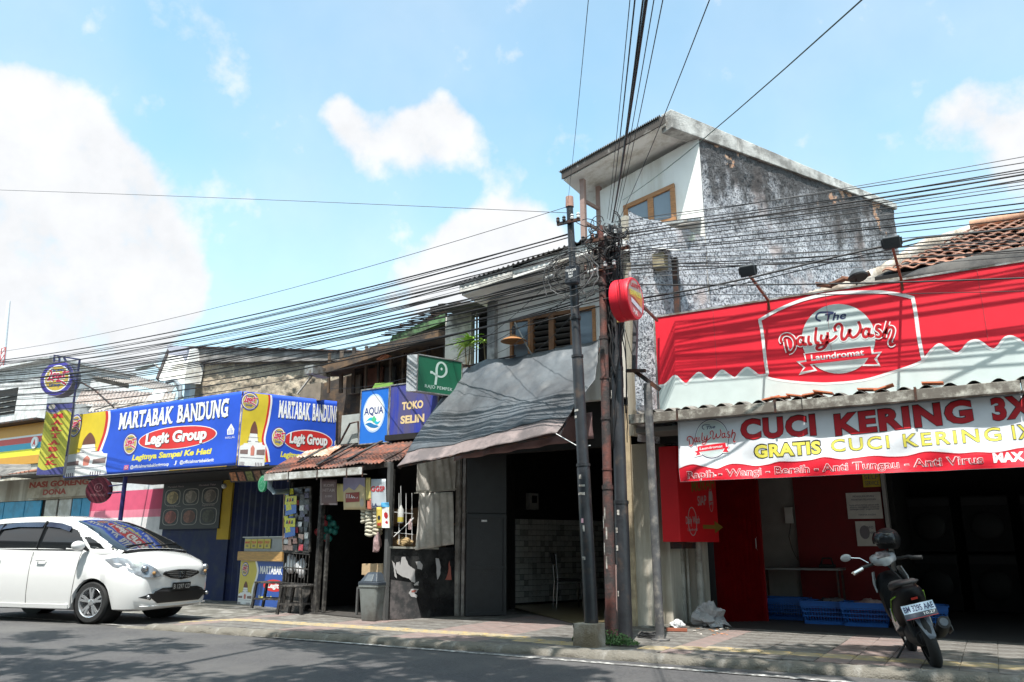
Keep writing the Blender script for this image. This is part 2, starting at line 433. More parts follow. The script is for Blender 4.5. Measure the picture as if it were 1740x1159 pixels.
for cx, cy, t in cells:
    z = sz(cx)+rr.uniform(-.002,.003)
    if t: part('tactile_tile', TT, sidewalk, (cx, cy, z+.002), (rr.uniform(-.006,.006), rr.uniform(-.006,.006), rr.uniform(-.004,.004))); continue
    pk = any(abs(cx-px) < pw for px, pw in pinks)
    if npv < 290:
        part('paver', PVP if pk else PV, sidewalk, (cx, cy, z), (rr.uniform(-.008,.008), rr.uniform(-.008,.008), 0)); npv += 1
    else: rest.v and None; n = len(rest.v); q = paver(); rest.add([Vector((cx,cy,z))+v for v in q.v], q.f, 1 if pk else 0)
o = rest.build('paver', [M_PAVE, M_PAVEP], sidewalk); tag(o, kind='stuff')

# =================================================================== LAUNDROMAT (right)
M_RED = paint('shop_red', (.62,.012,.018), .42)
M_SIGNRED = paint('sign_red', (.80,.018,.040), .5, var=.04)
M_SIGNGREY = paint('sign_pale_green', (.60,.68,.67), .5)
M_WHITE = paint('print_white', (.82,.82,.82), .5)
M_NAVYINK = paint('print_navy', (.03,.04,.12), .5)
M_REDINK = paint('print_red', (.50,.012,.02), .5)
M_YELINK = paint('print_yellow', (.74,.66,.10), .5)
M_BLACKINK = paint('print_black', (.02,.02,.025), .5)
M_STEEL = mat('dark_steel', (.035,.033,.035), .55, .3, stain=(.12,.05,.03), stain_amt=.3, stain_scale=8)
M_GALV = mat('galvanised', (.45,.46,.46), .5, .55, var=.15, stain=(.2,.16,.13), stain_amt=.35, stain_scale=4)
M_GUTTER = mat('gutter_weathered', (.55,.53,.47), .6, .15, var=.25, scale=4, bump=.2, stain=(.16,.14,.12), stain_amt=.6, stain_scale=6, stretch=(.25,1,6))
M_CREAM = mat('cream_wall', (.58,.55,.48), .9, var=.1, scale=3, bump=.25, stain=(.33,.29,.23), stain_amt=.4, stain_scale=2, streak=True)
M_WWALL = mat('white_wall', (.72,.71,.68), .9, var=.06, scale=3, bump=.2, stain=(.45,.42,.38), stain_amt=.25, stain_scale=2, streak=True)
M_DARKIN = mat('dark_interior', (.018,.017,.017), .9, var=.3)  # near-black, with the gloom of closed rooms put into the colour
M_INWHITE = mat('interior_white_shaded', (.22,.21,.195), .9, var=.1)  # white wall darkened: the room's shade is in the colour
M_INRED = mat('interior_red_shaded', (.15,.006,.008), .7, var=.1)  # red wall likewise darkened to carry the room's shade

SY = 10.30
def spx(x, y, Y=SY): p = on_y(x, y, Y); return (p.x, p.z)
A = lambda x, y: spx(1100+x/2.719, 360+y/2.719)        # from one enlargement of the sign
B = lambda x, y: spx(1300+x/6.96, 500+y/6.96)          # from a closer one
SX0, SZ0, SZ1 = -3.74, 2.985, 4.36; SX1 = 2.6
sign = thing('shop_sign', (SX0, SY, SZ0), 'wide red and pale green laundromat sign board above the corrugated roof edge', 'sign')
mb = MB(); mb.box((SX0,SY,SZ0),(SX1,SY+.10,SZ1)); mb.build('sign_board', M_SIGNRED, sign)
mb = MB()
for q in [((SX0-.02,SY-.012,SZ1),(SX1,SY+.11,SZ1+.025)), ((SX0-.025,SY-.012,SZ0-.02),(SX0,SY+.11,SZ1+.025))]: mb.box(*q)
mb.build('frame', M_GALV, sign)
for px in (-3.2,-1.2,.6):
    mb = MB(); mb.bar((px,SY+.14,SZ0-.3),(px,SY+.14,SZ1),.05); mb.bar((px,SY+.14,SZ1-.1),(px,SY+1.1,SZ0+.2),.04); mb.build('brace', M_STEEL, sign)
fn = lambda u, v, lift=0.: Vector((u, SY-lift, v))
P = Print(fn)
wave_l = catmull([A(*p) for p in [(48,806),(62,803),(78,800),(95,788),(128,758),(160,785),(182,795),(205,772),(238,744),(268,765),(297,778),(320,755),(346,734),(375,753),(405,768),(430,745),(460,721),(490,738),(515,755),(553,752)]], 4)
badge_b = catmull([A(*p) for p in [(553,752),(562,768),(640,782),(760,792),(850,793),(1000,778),(1140,738),(1220,712),(1276,688)]], 6)
wr = [A(*p) for p in [(1276,688),(1290,668),(1318,635),(1347,613),(1372,625),(1400,645),(1430,655),(1455,640),(1485,605),(1517,594),(1545,605),(1575,628),(1600,636),(1622,622),(1650,585),(1680,576),(1710,588),(1745,608)]]
w_ = wr[-1][0]; dx = .58
for k in range(1, 5):
    bx = w_+(k-1)*dx
    wr += [(bx+.12, wr[-1][1]+.02),(bx+.30, 3.45),(bx+.44, 3.40),(bx+.58, 3.30)]
wr = [p for p in wr if p[0] < SX1-.05] + [(SX1-.005, 3.3)]
wave_r = catmull(wr, 4)
path = wave_l + badge_b[1:] + wave_r[1:]
path = [(max(SX0+.004, min(SX1-.004, a)), b) for a, b in path]
P.shapes([path + [(SX1-.004, SZ0+.004), (SX0+.004, SZ0+.004)]], 'lower_band', M_SIGNGREY, sign, .002)
P.strokes([path], .030, 'wave_outline', M_WHITE, sign, .004)
bo = catmull([A(*p) for p in [(556,752),(546,690),(536,600),(528,540),(519,500)]], 5) + catmull([A(*p) for p in [(519,500),(600,455),(700,413),(800,387),(900,374),(1050,370),(1140,378),(1226,396)]], 6)[1:] + catmull([A(*p) for p in [(1226,396),(1240,470),(1256,590),(1276,688)]], 5)[1:]
P.strokes([bo], .042, 'badge_outline', M_WHITE, sign, .0055)
DAILY = [[(205,575),(188,545),(205,500),(255,477),(315,497),(352,555),(350,630),(318,680),(280,697)],[(238,540),(250,610),(272,690)],
  [(452,512),(415,512),(390,548),(396,590),(425,605),(452,565)],[(458,500),(455,560),(470,600),(500,590)],[(520,492),(515,550),(528,597),(560,588)],
  [(608,392),(600,470),(596,540),(610,582),(645,572)],[(672,478),(662,525),(680,555),(715,540),(738,490)],[(742,450),(742,530),(720,610),(670,655),(620,655),(615,625),(660,603),(750,565),(820,525),(850,488)],
  [(838,440),(825,400),(850,360),(890,356),(915,400),(905,480),(915,535),(950,530),(985,470),(1005,420)],[(1008,410),(1005,470),(1030,512),(1075,500),(1115,450),(1130,390),(1105,322)],
  [(1225,410),(1185,412),(1160,450),(1168,500),(1200,508),(1230,465)],[(1238,400),(1232,460),(1250,502),(1290,480)],
  [(1362,385),(1330,375),(1318,415),(1352,440),(1375,475),(1350,508),(1305,498)],[(1455,322),(1435,400),(1412,512)],[(1420,470),(1455,405),(1500,392),(1522,430),(1505,500),(1478,565),(1490,605),(1530,582)]]
DOT = [(545,447,13)]
def wash_logo(P, T, sc, parent, small=False, lift=.006):
    """the laundromat logo; T maps its own drawing coordinates to the surface, sc = surface metres per drawing unit"""
    c = [T(870+435*math.cos(t*2*PI/48), 528+412*math.sin(t*2*PI/48)) for t in range(48)]
    if small:
        c2 = [T(870+470*math.cos(t*2*PI/48), 528+446*math.sin(t*2*PI/48)) for t in range(48)]
        P.shapes([c2], 'emblem_edge', M_NAVYINK, parent, lift-.0022)
        c3 = [T(870+455*math.cos(t*2*PI/48), 528+430*math.sin(t*2*PI/48)) for t in range(48)]
        P.shapes([c3], 'emblem_rim', M_WHITE, parent, lift-.0012)
    P.shapes([c], 'emblem_disc', M_SIGNGREY, parent, lift)
    rib = [(455,700),(1265,610),(1285,690),(1385,678),(1325,765),(1368,852),(1150,850),(1195,768),(560,838),(620,905),(400,957),(455,868),(370,795),(478,782)]
    P.shapes([[T(*p) for p in rib]], 'ribbon_edge', M_WHITE, parent, lift+.0012)
    rin = [(475,705),(1248,618),(1262,712),(1345,702),(1292,768),(1335,830),(1175,828),(1225,752),(530,830),(580,890),(435,918),(480,868),(410,812),(492,800)]
    P.shapes([[T(*p) for p in rin]], 'ribbon', M_SIGNRED, parent, lift+.0024)
    sm = [[T(*q) for q in catmull(s, 4)] for s in DAILY]
    P.strokes(sm, 60*sc, 'lettering_outline', M_WHITE, parent, lift+.0036)
    P.strokes(sm, 33*sc, 'lettering', M_REDINK, parent, lift+.0050)
    a = T(548, 788); b = T(1175, 720)
    P.text('Laundromat', a[0], a[1], 78*sc, 'lettering', M_WHITE, parent, lift+.0038, w=b[0]-a[0], bold=.022, slope=(b[1]-a[1])/(b[0]-a[0]))
    a = T(715, 322); b = T(965, 285)
    P.text('The', a[0], a[1], 95*sc, 'lettering', M_NAVYINK, parent, lift+.0028, w=b[0]-a[0], bold=.02, shear=.25, slope=(b[1]-a[1])/(b[0]-a[0]))
    sw_ = [T(*q) for q in catmull([(815,218),(720,215),(640,222),(605,262),(615,300),(660,318)], 5)]
    P.strokes([sw_], 22*sc, 'lettering', M_NAVYINK, parent, lift+.0030)
scB = (B(1000,500)[0]-B(900,500)[0])/100
wash_logo(P, B, scB, sign)

for sx_ in (A(822,380)[0], -2.9, .25, 1.4):
    P.shapes([[(sx_,3.52),(sx_+.004,3.52),(sx_+.004,SZ1-.004),(sx_,SZ1-.004)]], 'panel_seam', mat('seam_line', (.30,.06,.07), .6), sign, .0095)
# roof and gutter of the laundromat
roof = thing('canopy_roof', (-3.95,10.0,2.85), 'low corrugated canopy roof of the laundromat under the red sign', 'roof')
def corr(x0, x1, ya, za, yb, zb, amp=.022, wl=.14, th=.004, n=8):
    mb = MB(); N = int((x1-x0)/wl*n); vs = []
    for i in range(N+1):
        x = x0+(x1-x0)*i/N; d = amp*math.cos(2*PI*(x-x0)/wl)
        vs += [(x,ya,za+d),(x,yb,zb+d),(x,ya,za+d-th),(x,yb,zb+d-th)]
    fs = []
    for i in range(N):
        a = i*4; b = a+4
        fs += [(a,b,b+1,a+1),(a+2,a+3,b+3,b+2),(a,a+2,b+2,b)]
    return mb.add(vs, fs)
M_ASB = mat('dark_corrugated', (.10,.095,.09), .9, var=.3, scale=5, bump=.4, stain=(.23,.21,.19), stain_amt=.35)
corr(-3.95, 2.6, 9.93, 2.95, 12.4, 3.35, .03, .235).build('roof_sheet', M_ASB, roof, smooth=60)
g = MB()
for k in range(3):
    a = -4.02+k*2.25; b = min(a+2.24, 2.6)
    g = MB(); g.box((a,9.86,2.80),(b,9.99,2.815)); g.box((a,9.855,2.80),(b,9.87,2.925)); g.box((a,9.87,2.905),(b,9.885,2.925)); g.box((a,9.98,2.81),(b,9.99,2.92))
    g.build('gutter', M_GUTTER, roof, bevel=.004)
for gx in (-3.35,-2.1,-.55,.75,1.9):
    g = MB(); g.box((gx,9.843,2.79),(gx+.025,9.856,2.94)); g.box((gx,9.843,2.94),(gx+.025,10.1,2.95)); g.build('gutter_strap', M_STEEL, roof)
rr = random.Random(3)
for k in range(9):
    tx = -2.2+rr.uniform(0,2.2); t = MB(); t.cbox((tx,10.02+rr.uniform(-.02,.1),3.01),(.22,.16,.016), Matrix.Rotation(rr.uniform(-.3,.3),3,'Y'))
    t.build('broken_tile', mat('terracotta_bright', (.62,.19,.09), .85), roof)
tag(MB().box((-3.95,10.6,2.6),(2.6,10.7,2.84)).build('sky_block_beam', M_DARKIN, roof))  # unseen beam added behind the banner to block sky light from the room
MB().box((-4.0,10.05,2.70),(2.6,12.0,2.76)).build('soffit', mat('soffit_grey', (.16,.15,.14), .9), roof)

# floodlights on arms over the sign
M_LAMP = mat('floodlight_housing', (.05,.055,.06), .5)
for i, (ax, ln, rise, lab) in enumerate([(-2.15,1.06,.02,'black floodlight on a short arm over the left end of the red laundromat sign'),(-.55,.95,.10,'black floodlight on a second arm over the right half of the red laundromat sign')]):
    f = thing('floodlight', (ax, SY, SZ1), lab, 'floodlight', 'floodlights above the laundromat sign')
    m_ = MB(); tip = Vector((ax, SY-ln+.08, SZ1+.05+rise)); m_.bar((ax,SY+.05,SZ1-.25),(ax,SY-.03,SZ1+.02),.028); m_.bar((ax,SY-.02,SZ1),tip,.028,.028); m_.build('arm', mat('rusty_arm', (.16,.06,.05), .7, stain=(.3,.12,.06), stain_amt=.4, stain_scale=10), f)
    R = Matrix.Rotation(.5, 3, 'X')
    m_ = MB(); m_.cbox(tip+Vector((0,-.06,.03)),(.18,.06,.14),R); m_.build('lamp_housing', M_LAMP, f, bevel=.012)
    m_ = MB(); m_.cbox(tip+Vector((0,-.06,.03))+R@Vector((0,.038,0)),(.15,.006,.11),R); m_.build('lamp_glass', mat('lamp_glass', (.5,.55,.55), .1, bump=0), f)
    m_ = MB(); m_.bar(tip+Vector((-.1,-.03,.0)),tip+Vector((-.1,-.06,.08)),.02); m_.bar(tip+Vector((.1,-.03,.0)),tip+Vector((.1,-.06,.08)),.02); m_.bar(tip+Vector((-.1,-.02,-.01)),tip+Vector((.1,-.02,-.01)),.02); m_.build('bracket', M_LAMP, f)

# cloth banner under the gutter
BY = 9.98
bp = [on_y(1150,714,BY), on_y(1157,819,BY), on_y(1740,662,BY), on_y(1740,791,BY)]
BX0 = bp[0].x; BZ1 = bp[0].z-.005; BZ0 = bp[1].z; BX1 = 2.3
def bfold(u, v):
    t = (BZ1-v)/(BZ1-BZ0)
    return .018*math.sin(u*4.1+v*9+1)*t + .012*math.sin(u*11-v*14)*t + .006*noise.noise(Vector((u*6, v*3, 2))) + .055*t
def bfn(u, v, lift=0.): return Vector((u, BY+.035-bfold(u, v)-lift, v))
M_CLOTHW = mat('banner_cloth_white', (.74,.76,.80), .7, var=.04, bump=.1, bscale=9)
ban = thing('cloth_banner', (BX0, BY, BZ1), 'white and red laundry price banner hung under the gutter of the laundromat', 'banner')
def cloth(fn, x0, x1, z0, z1, nx, nz, m, parent, name='cloth'):
    mb = MB(); mb.grid(lambda a, b: fn(x0+(x1-x0)*a, z0+(z1-z0)*b), nx, nz); return mb.build(name, m, parent, smooth=180, solid=.002)
cloth(bfn, BX0, BX1, BZ0, BZ1, 150, 24, M_CLOTHW, ban)
PB = Print(bfn, (.06,.06))
C = lambda x, y: spx(1100+x/2.719, 640+y/2.719, BY)
wv = [C(*p) for p in [(150,428),(180,415),(215,408),(250,415),(300,425),(330,428),(360,415),(395,405),(450,408),(500,415),(560,408),(610,395),(680,395),(760,388),(820,375),(900,385),(960,378),(1050,368),(1120,372),(1200,368),(1280,350),(1360,352),(1440,358),(1520,352),(1600,355),(1660,345),(1740,330)]]
x_ = wv[-1][0]; wv = [(BX0+.004, wv[0][1])] + [p for p in wv if p[0] > BX0+.02] + [(x_+.3*k, wv[-1][1]+.012*(-1)**k) for k in range(1, 7)]
wv = catmull([p for p in wv if p[0] < BX1-.01]+[(BX1-.004, wv[-1][1])], 3)
PB.shapes([wv+[(BX1-.004, BZ0+.004),(BX0+.004, BZ0+.004)]], 'red_strip', M_SIGNRED, ban, .0035)
PB.strokes([wv], .014, 'strip_edge', mat('print_darkred', (.45,.01,.02), .5), ban, .0045)
def btxt(t, a, b, h, m, bold, lift=.006, **k):
    p = C(*a); q = C(*b); return PB.text(t, p[0], p[1], h, 'lettering', m, ban, lift, w=q[0]-p[0], bold=bold, slope=(q[1]-p[1])/(q[0]-p[0]), **k)
pm = C(1000,0)[0]-C(900,0)[0]; pm /= 100          # metres per enlargement pixel
btxt('CUCI', (430,288), (782,264), 98*pm, M_BLACKINK, .062, .0045, space=1.12)
btxt('CUCI', (432,287), (780,265), 96*pm, M_REDINK, .045, .0065, space=1.12)
btxt('KERING', (866,268), (1510,202), 98*pm, M_BLACKINK, .062, .0045, space=1.12)
btxt('KERING', (868,267), (1508,203), 96*pm, M_REDINK, .045, .0065, space=1.12)
btxt('3X', (1596,198), (1800,178), 94*pm, M_BLACKINK, .062, .0045, space=1.12)
btxt('3X', (1598,197), (1798,179), 92*pm, M_REDINK, .045, .0065, space=1.12)
btxt('GRATIS', (492,374), (808,352), 62*pm, M_BLACKINK, .075, .0045, space=1.08)
btxt('GRATIS', (497,373), (803,353), 58*pm, M_YELINK, .045, .0065, space=1.08)
btxt('CUCI KERING', (850,347), (1640,293), 60*pm, M_BLACKINK, .022, .0045, space=1.2)
btxt('CUCI KERING', (852,347), (1638,294), 59*pm, M_YELINK, .010, .0065, space=1.2)
btxt('1X', (1690,288), (1790,282), 62*pm, M_BLACKINK, .035, .0045)
btxt('1X', (1692,288), (1788,283), 60*pm, M_YELINK, .015, .0065)
M_PINKW = paint('print_pinkwhite', (.80,.62,.64), .5)
btxt('Rapih - Wangi - Bersih - Anti Tungau - Anti Virus', (186,471), (1556,401), 37*pm, M_PINKW, .035, .0060)
btxt('Rapih - Wangi - Bersih - Anti Tungau - Anti Virus', (187,471), (1555,401), 36*pm, M_REDINK, -.004, .0080)
btxt('MAX', (1600,397), (1745,388), 38*pm, M_WHITE, .06, .0060)
T2 = lambda x, y: C(176+(x-150)*.167, 190+(y-60)*.205)
wash_logo(PB, T2, .167*pm, ban, True, .006)

# red wall box with its light-coloured writing, at the left end of the shop front
bx = thing('box_sign', (-3.89,10.6,1.26), 'red box sign on the wall left of the folding shutter with arrow and prices', 'sign')
z0, z1 = 1.26, 2.56
bA_ = Vector((-3.89,10.6,z0)); bB_ = Vector((-3.64,10.6,z0)); bC_ = Vector((-3.37,11.5,z0)); bD_ = Vector((-3.75,11.5,z0))
MB().slab([bA_,bB_,bC_,bD_], (0,0,z1-z0)).build('box', M_RED, bx, bevel=.006)
bU = (bC_-bB_).normalized(); bN = Vector((bU.y,-bU.x,0))
PX = Print(lambda u, v, lift=0.: Vector((bB_.x,bB_.y,0))+bU*u+bN*lift+Vector((0,0,v)))
def D(x, y):      # onto the slanting face
    d = ray(1100+x/3.511, 780+y/3.511); t = (bB_.x*bN.x+bB_.y*bN.y)/(d.x*bN.x+d.y*bN.y); p = d*t
    return ((p.x-bB_.x)*bU.x+(p.y-bB_.y)*bU.y, p.z+EYE)
M_DULLY = paint('dull_yellow_ink', (.22,.14,.02), .6); M_DULLW = paint('dull_white_ink', (.42,.34,.34), .6)
def dtxt(t, a, b, h, m, bold=.01):
    p = D(*a); q = D(*b); PX.text(t, p[0], p[1], h, 'lettering', m, bx, .003, w=q[0]-p[0], bold=bold, slope=(q[1]-p[1])/(q[0]-p[0]))
dtxt('MURAH', (264,196), (400,172), .16, M_DULLY, .02); dtxt('SIAP', (300,278), (352,272), .13, M_DULLW, .01); dtxt('1', (368,250), (386,248), .13, M_DULLW, .02); dtxt('jam', (368,274), (390,272), .05, M_DULLW)
cc_ = D(378,246); PX.strokes([ell(cc_[0], cc_[1], .05, .16, 24)+ell(cc_[0], cc_[1], .05, .16, 24)[:1]], .010, 'ring', M_DULLW, bx, .003)
cc_ = D(268,372); PX.strokes([ell(cc_[0], cc_[1], .10, .19, 24)+ell(cc_[0], cc_[1], .10, .19, 24)[:1]], .012, 'emblem', M_DULLW, bx, .003)
dtxt('Daily Wash', (230,388), (312,384), .10, M_DULLW, .01); dtxt('Laundromat', (240,430), (300,428), .04, M_DULLW, .0)
a_ = D(330,392); b_ = D(425,418); PX.shapes([[(a_[0],a_[1]),(b_[0]-.1,a_[1]),(b_[0]-.1,a_[1]+.06),(b_[0]+.12,(a_[1]+b_[1])/2),(b_[0]-.1,b_[1]-.06),(b_[0]-.1,b_[1]),(a_[0],b_[1])]], 'arrow', M_DULLY, bx, .003)
MB().box((-3.84,10.75,1.17),(-3.66,11.3,1.25)).build('bracket', M_STEEL, bx)

# shop front building
shop = thing('laundromat_building', (-4.3,10.6,.14), 'open fronted laundromat with red inner walls and a dark room behind', 'shop')
MB().box((-4.15,11.45,.13),(-3.58,11.6,2.85)).build('wall', M_CREAM, shop)
MB().box((-3.56,11.9,.13),(-3.46,16.5,3.3)).build('wall', M_RED, shop)
# white inner wall, red inner wall, both set back
q = [on_z(1290,1040,.15), on_z(1375,1036,.15)]
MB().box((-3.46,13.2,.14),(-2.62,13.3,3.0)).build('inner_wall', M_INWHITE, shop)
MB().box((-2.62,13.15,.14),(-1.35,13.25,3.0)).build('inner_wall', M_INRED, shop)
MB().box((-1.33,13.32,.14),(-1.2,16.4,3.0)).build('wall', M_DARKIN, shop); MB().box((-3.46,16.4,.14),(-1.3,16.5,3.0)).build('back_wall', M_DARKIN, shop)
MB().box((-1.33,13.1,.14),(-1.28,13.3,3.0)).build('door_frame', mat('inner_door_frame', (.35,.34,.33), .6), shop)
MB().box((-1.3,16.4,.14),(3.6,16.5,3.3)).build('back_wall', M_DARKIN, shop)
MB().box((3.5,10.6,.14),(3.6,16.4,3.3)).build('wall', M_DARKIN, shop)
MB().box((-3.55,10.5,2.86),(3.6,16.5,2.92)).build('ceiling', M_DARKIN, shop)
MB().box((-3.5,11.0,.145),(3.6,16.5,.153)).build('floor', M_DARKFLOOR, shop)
# boxes fixed on the inner white wall
mb = MB(); mb.box((-2.78,13.13,1.55),(-2.66,13.2,1.80)); mb.build('switch_box', mat('switch_plastic', (.45,.44,.42), .5), shop, bevel=.006)
mb = MB(); mb.tube([(-2.70,13.15,1.55),(-2.74,13.12,1.35),(-2.70,13.1,1.15),(-2.64,13.12,1.0)],.008,6); mb.build('cable', M_STEEL, shop)
# papers on the inner red wall
def notice(u0, v0, u1, v1, Y, label, lines, m=None, n='wall_notice'):
    a = on_y(u0, v0, Y); b = on_y(u1, v1, Y)
    o = thing(n, (a.x, Y, b.z), label, 'notice')
    MB().box((a.x,Y-.012,b.z),(b.x,Y-.002,a.z)).build('sheet', m or mat('paper', (.62,.60,.56), .8), o)
    pr = Print(lambda u, v, lift=0.: Vector((u, Y-.012-lift, v)))
    W = b.x-a.x; H = a.z-b.z
    for t, x, y, w, h in lines: pr.text(t, a.x+x*W, b.z+y*H, h*H, 'lettering', M_NAVYINK, o, .002, w=w*W)
    return o, a, b, pr
notice(1437,838,1501,881,13.14,'white printed notice with small lines on the red inner wall',[('PENGUMUMAN',.2,.82,.6,.07),('PERHATIAN PELANGGAN',.15,.70,.7,.07),('harap periksa kembali pakaian anda',.08,.5,.84,.06),('sebelum meninggalkan tempat ini',.08,.42,.84,.06),('kehilangan bukan tanggung jawab',.08,.34,.84,.06),('TERIMA KASIH',.3,.12,.5,.06)])
o, a, b, pr = notice(1453,886,1491,928,13.14,'torn white poster with grey picture below the notice on the red wall',[('INFO',.55,.7,.35,.1),('LAUNDRY',.5,.5,.45,.08)])
pr.shapes([ell(a.x+.12, (a.z+b.z)/2+.02, .07,.10,18)], 'picture', mat('print_grey', (.22,.2,.22), .7), o, .003)
notice(1465,804,1497,827,13.14,'small yellow card high on the red inner wall under the banner',[('SELF',.1,.55,.8,.3),('SERVICE',.1,.12,.8,.3)], mat('yellow_card', (.55,.42,.05), .7))

# folding red shutter, every leaf a slat
sh = thing('folding_shutter', (-3.5,11.85,.15), 'red folding metal shutter pushed open to the left of the laundromat entrance', 'shutter')
a = Vector((-3.53,11.80,.15)); b = on_z(1303,1056,.15); b = Vector((-2.99,12.25,.15)); d = b-a; n = 19
dn = Vector((d.y,-d.x,0)).normalized()
M_SHUT = mat('shutter_red', (.30,.008,.012), .45, .2, var=.15)
for k in range(n):
    p = a+d*(k/n)+dn*(.06 if k % 2 else -.045); q = a+d*((k+1)/n)+dn*(-.045 if k % 2 else .06)
    mb = MB(); mb.slab([p, q, q+Vector((0,0,2.7)), p+Vector((0,0,2.7))], dn*.004); mb.build('slat', M_SHUT, sh)
mb = MB(); mb.bar(b+Vector((.02,0,0)), b+Vector((.02,0,2.7)), .05); mb.build('end_post', M_SHUT, sh)
mb = MB(); mb.tube([b+Vector((-.03,-.05,1.0)), b+Vector((-.03,-.09,1.02)), b+Vector((-.03,-.09,1.16)), b+Vector((-.03,-.05,1.18))], .01, 6); mb.build('handle', M_GALV, sh)

# pipes on the cream wall
for k, (px, r_, m_) in enumerate([(1162,.045,'left one, thin grey'),(1172,.018,'middle one, thinnest'),(1192,.05,'right one, widest')]):
    p = on_y(px, 1040, 11.35)
    mb = MB(); mb.tube([(p.x,11.36,.15),(p.x,11.36,1.4)], r_, 10); o = mb.build('drain_pipe', mat('painted_pipe', (.46,.45,.41), .6, stain=(.2,.18,.15), stain_amt=.3), loc=(p.x,11.36,.15), smooth=50)
    tag(o, 'vertical pipe on the cream wall below the red box sign, '+m_, 'pipe')
# table and baskets, washing
M_BLUE = mat('blue_plastic', (.02,.12,.42), .4, var=.1)
def basket(x, y, rz, lab, L=.62, W=.42, H=.30):
    o = thing('laundry_basket', (x,y,.153), lab, 'basket', 'blue plastic laundry baskets on the shop floor')
    Mz = Matrix.Rotation(rz, 3, 'Z'); base = Vector((x,y,.155))
    tp = lambda sx, sy, z: base + Mz@Vector((sx*(L/2-.05+.05*z/H), sy*(W/2-.05+.05*z/H), z))
    mb = MB(); mb.slab([tp(-1,-1,0),tp(1,-1,0),tp(1,1,0),tp(-1,1,0)], (0,0,.008)); mb.build('bottom', M_BLUE, o)
    mb = MB(); z_ = H
    for z, w in ((.02,.05),(H*.36,.018),(H*.55,.018),(H*.74,.018),(H*.9,.07)):
        c = [tp(-1,-1,z),tp(1,-1,z),tp(1,1,z),tp(-1,1,z)]
        for i in range(4): mb.bar(c[i], c[(i+1)%4], .008, w)
    mb.build('side_bands', M_BLUE, o)
    mb = MB()
    for i, nn in ((0,15),(1,10),(2,15),(3,10)):
        s = [(-1,-1),(1,-1),(1,1),(-1,1)]; p, q = s[i], s[(i+1)%4]
        for k in range(nn):
            t = (k+.5)/nn; sx = p[0]+(q[0]-p[0])*t; sy = p[1]+(q[1]-p[1])*t
            mb.bar(tp(sx,sy,.02), tp(sx,sy,H*.9), .009, .009)
    mb.build('side_ribs', M_BLUE, o)
    mb = MB(); c = [tp(-1,-1,H),tp(1,-1,H),tp(1,1,H),tp(-1,1,H)]
    for i in range(4): mb.bar(c[i], c[(i+1)%4], .03, .014)
    mb.build('rim', M_BLUE, o)
    return o
def heap(x, y, z, s, cols, name, lab, cat, seed, group=None):
    rr = random.Random(seed); o = thing(name, (x,y,z), lab, cat, group)
    for k, c in enumerate(cols):
        cx, cy = x+rr.uniform(-s,s)*.5, y+rr.uniform(-s,s)*.3; r = s*rr.uniform(.45,.7); sd = rr.random()*50
        mb = MB(); mb.sphere((cx,cy,z+.03),(r,r*.7,r*.38),18,10)
        mb.v = [v+(v-Vector((cx,cy,z)))*.45*noise.fractal(v*14+Vector((sd,0,0)),1,2,3) for v in mb.v]
        mb.build('garment', mat('garment_%d'%(abs(hash(tuple(round(q*100) for q in c)))%999), c, .9, var=.3), o, smooth=180)
    return o
p = on_z(1400,1062,.153); basket(p.x, p.y+.25, .0, 'blue laundry basket in the middle of the row, holding dark clothes')
heap(p.x,p.y+.25,.40,.26,[(.03,.03,.035),(.10,.09,.09),(.02,.02,.03)],'folded_clothes','dark crumpled clothes in the middle blue basket','clothes',2)
p = on_z(1470,1066,.153); basket(p.x, p.y+.25, .05, 'blue laundry basket nearest to the motor scooter, with pale clothes')
heap(p.x,p.y+.25,.40,.28,[(.35,.24,.22),(.30,.28,.28)],'folded_clothes','pale pink clothes in the blue basket beside the motor scooter','clothes',5)
p = on_z(1330,1055,.153); basket(p.x, p.y+.35, -.04, 'blue laundry basket beside the folding red shutter, half in the dark')
p = on_z(1560,1072,.153); basket(p.x+.05, p.y+.25, .06, 'blue laundry basket half hidden behind the motor scooter')
t = thing('work_table', (-3.0,12.9,.153), 'grey topped table with thin legs in front of the white inner wall', 'table')
MB().box((-3.15,12.55,.86),(-1.95,13.08,.89)).build('table_top', mat('table_grey', (.2,.2,.2), .5), t, bevel=.004)
for lx, ly in ((-3.1,12.6),(-2.0,12.6),(-3.1,13.03),(-2.0,13.03)):
    mb = MB(); mb.bar((lx,ly,.153),(lx,ly,.86),.03); mb.build('leg', M_STEEL, t)
it = thing('steam_iron', (-2.15,12.8,.89), 'small dark steam iron at the right end of the grey work table', 'iron')
mb = MB(); mb.slab([(-2.27,12.74,.893),(-2.05,12.78,.893),(-2.05,12.86,.893),(-2.27,12.9,.893)],(0,0,.05)); mb.build('body', M_DARKIN, it, bevel=.01)
mb = MB(); mb.tube([(-2.25,12.82,.94),(-2.22,12.82,1.03),(-2.1,12.82,1.03),(-2.08,12.82,.94)],.014,6); mb.build('handle', M_DARKIN, it)
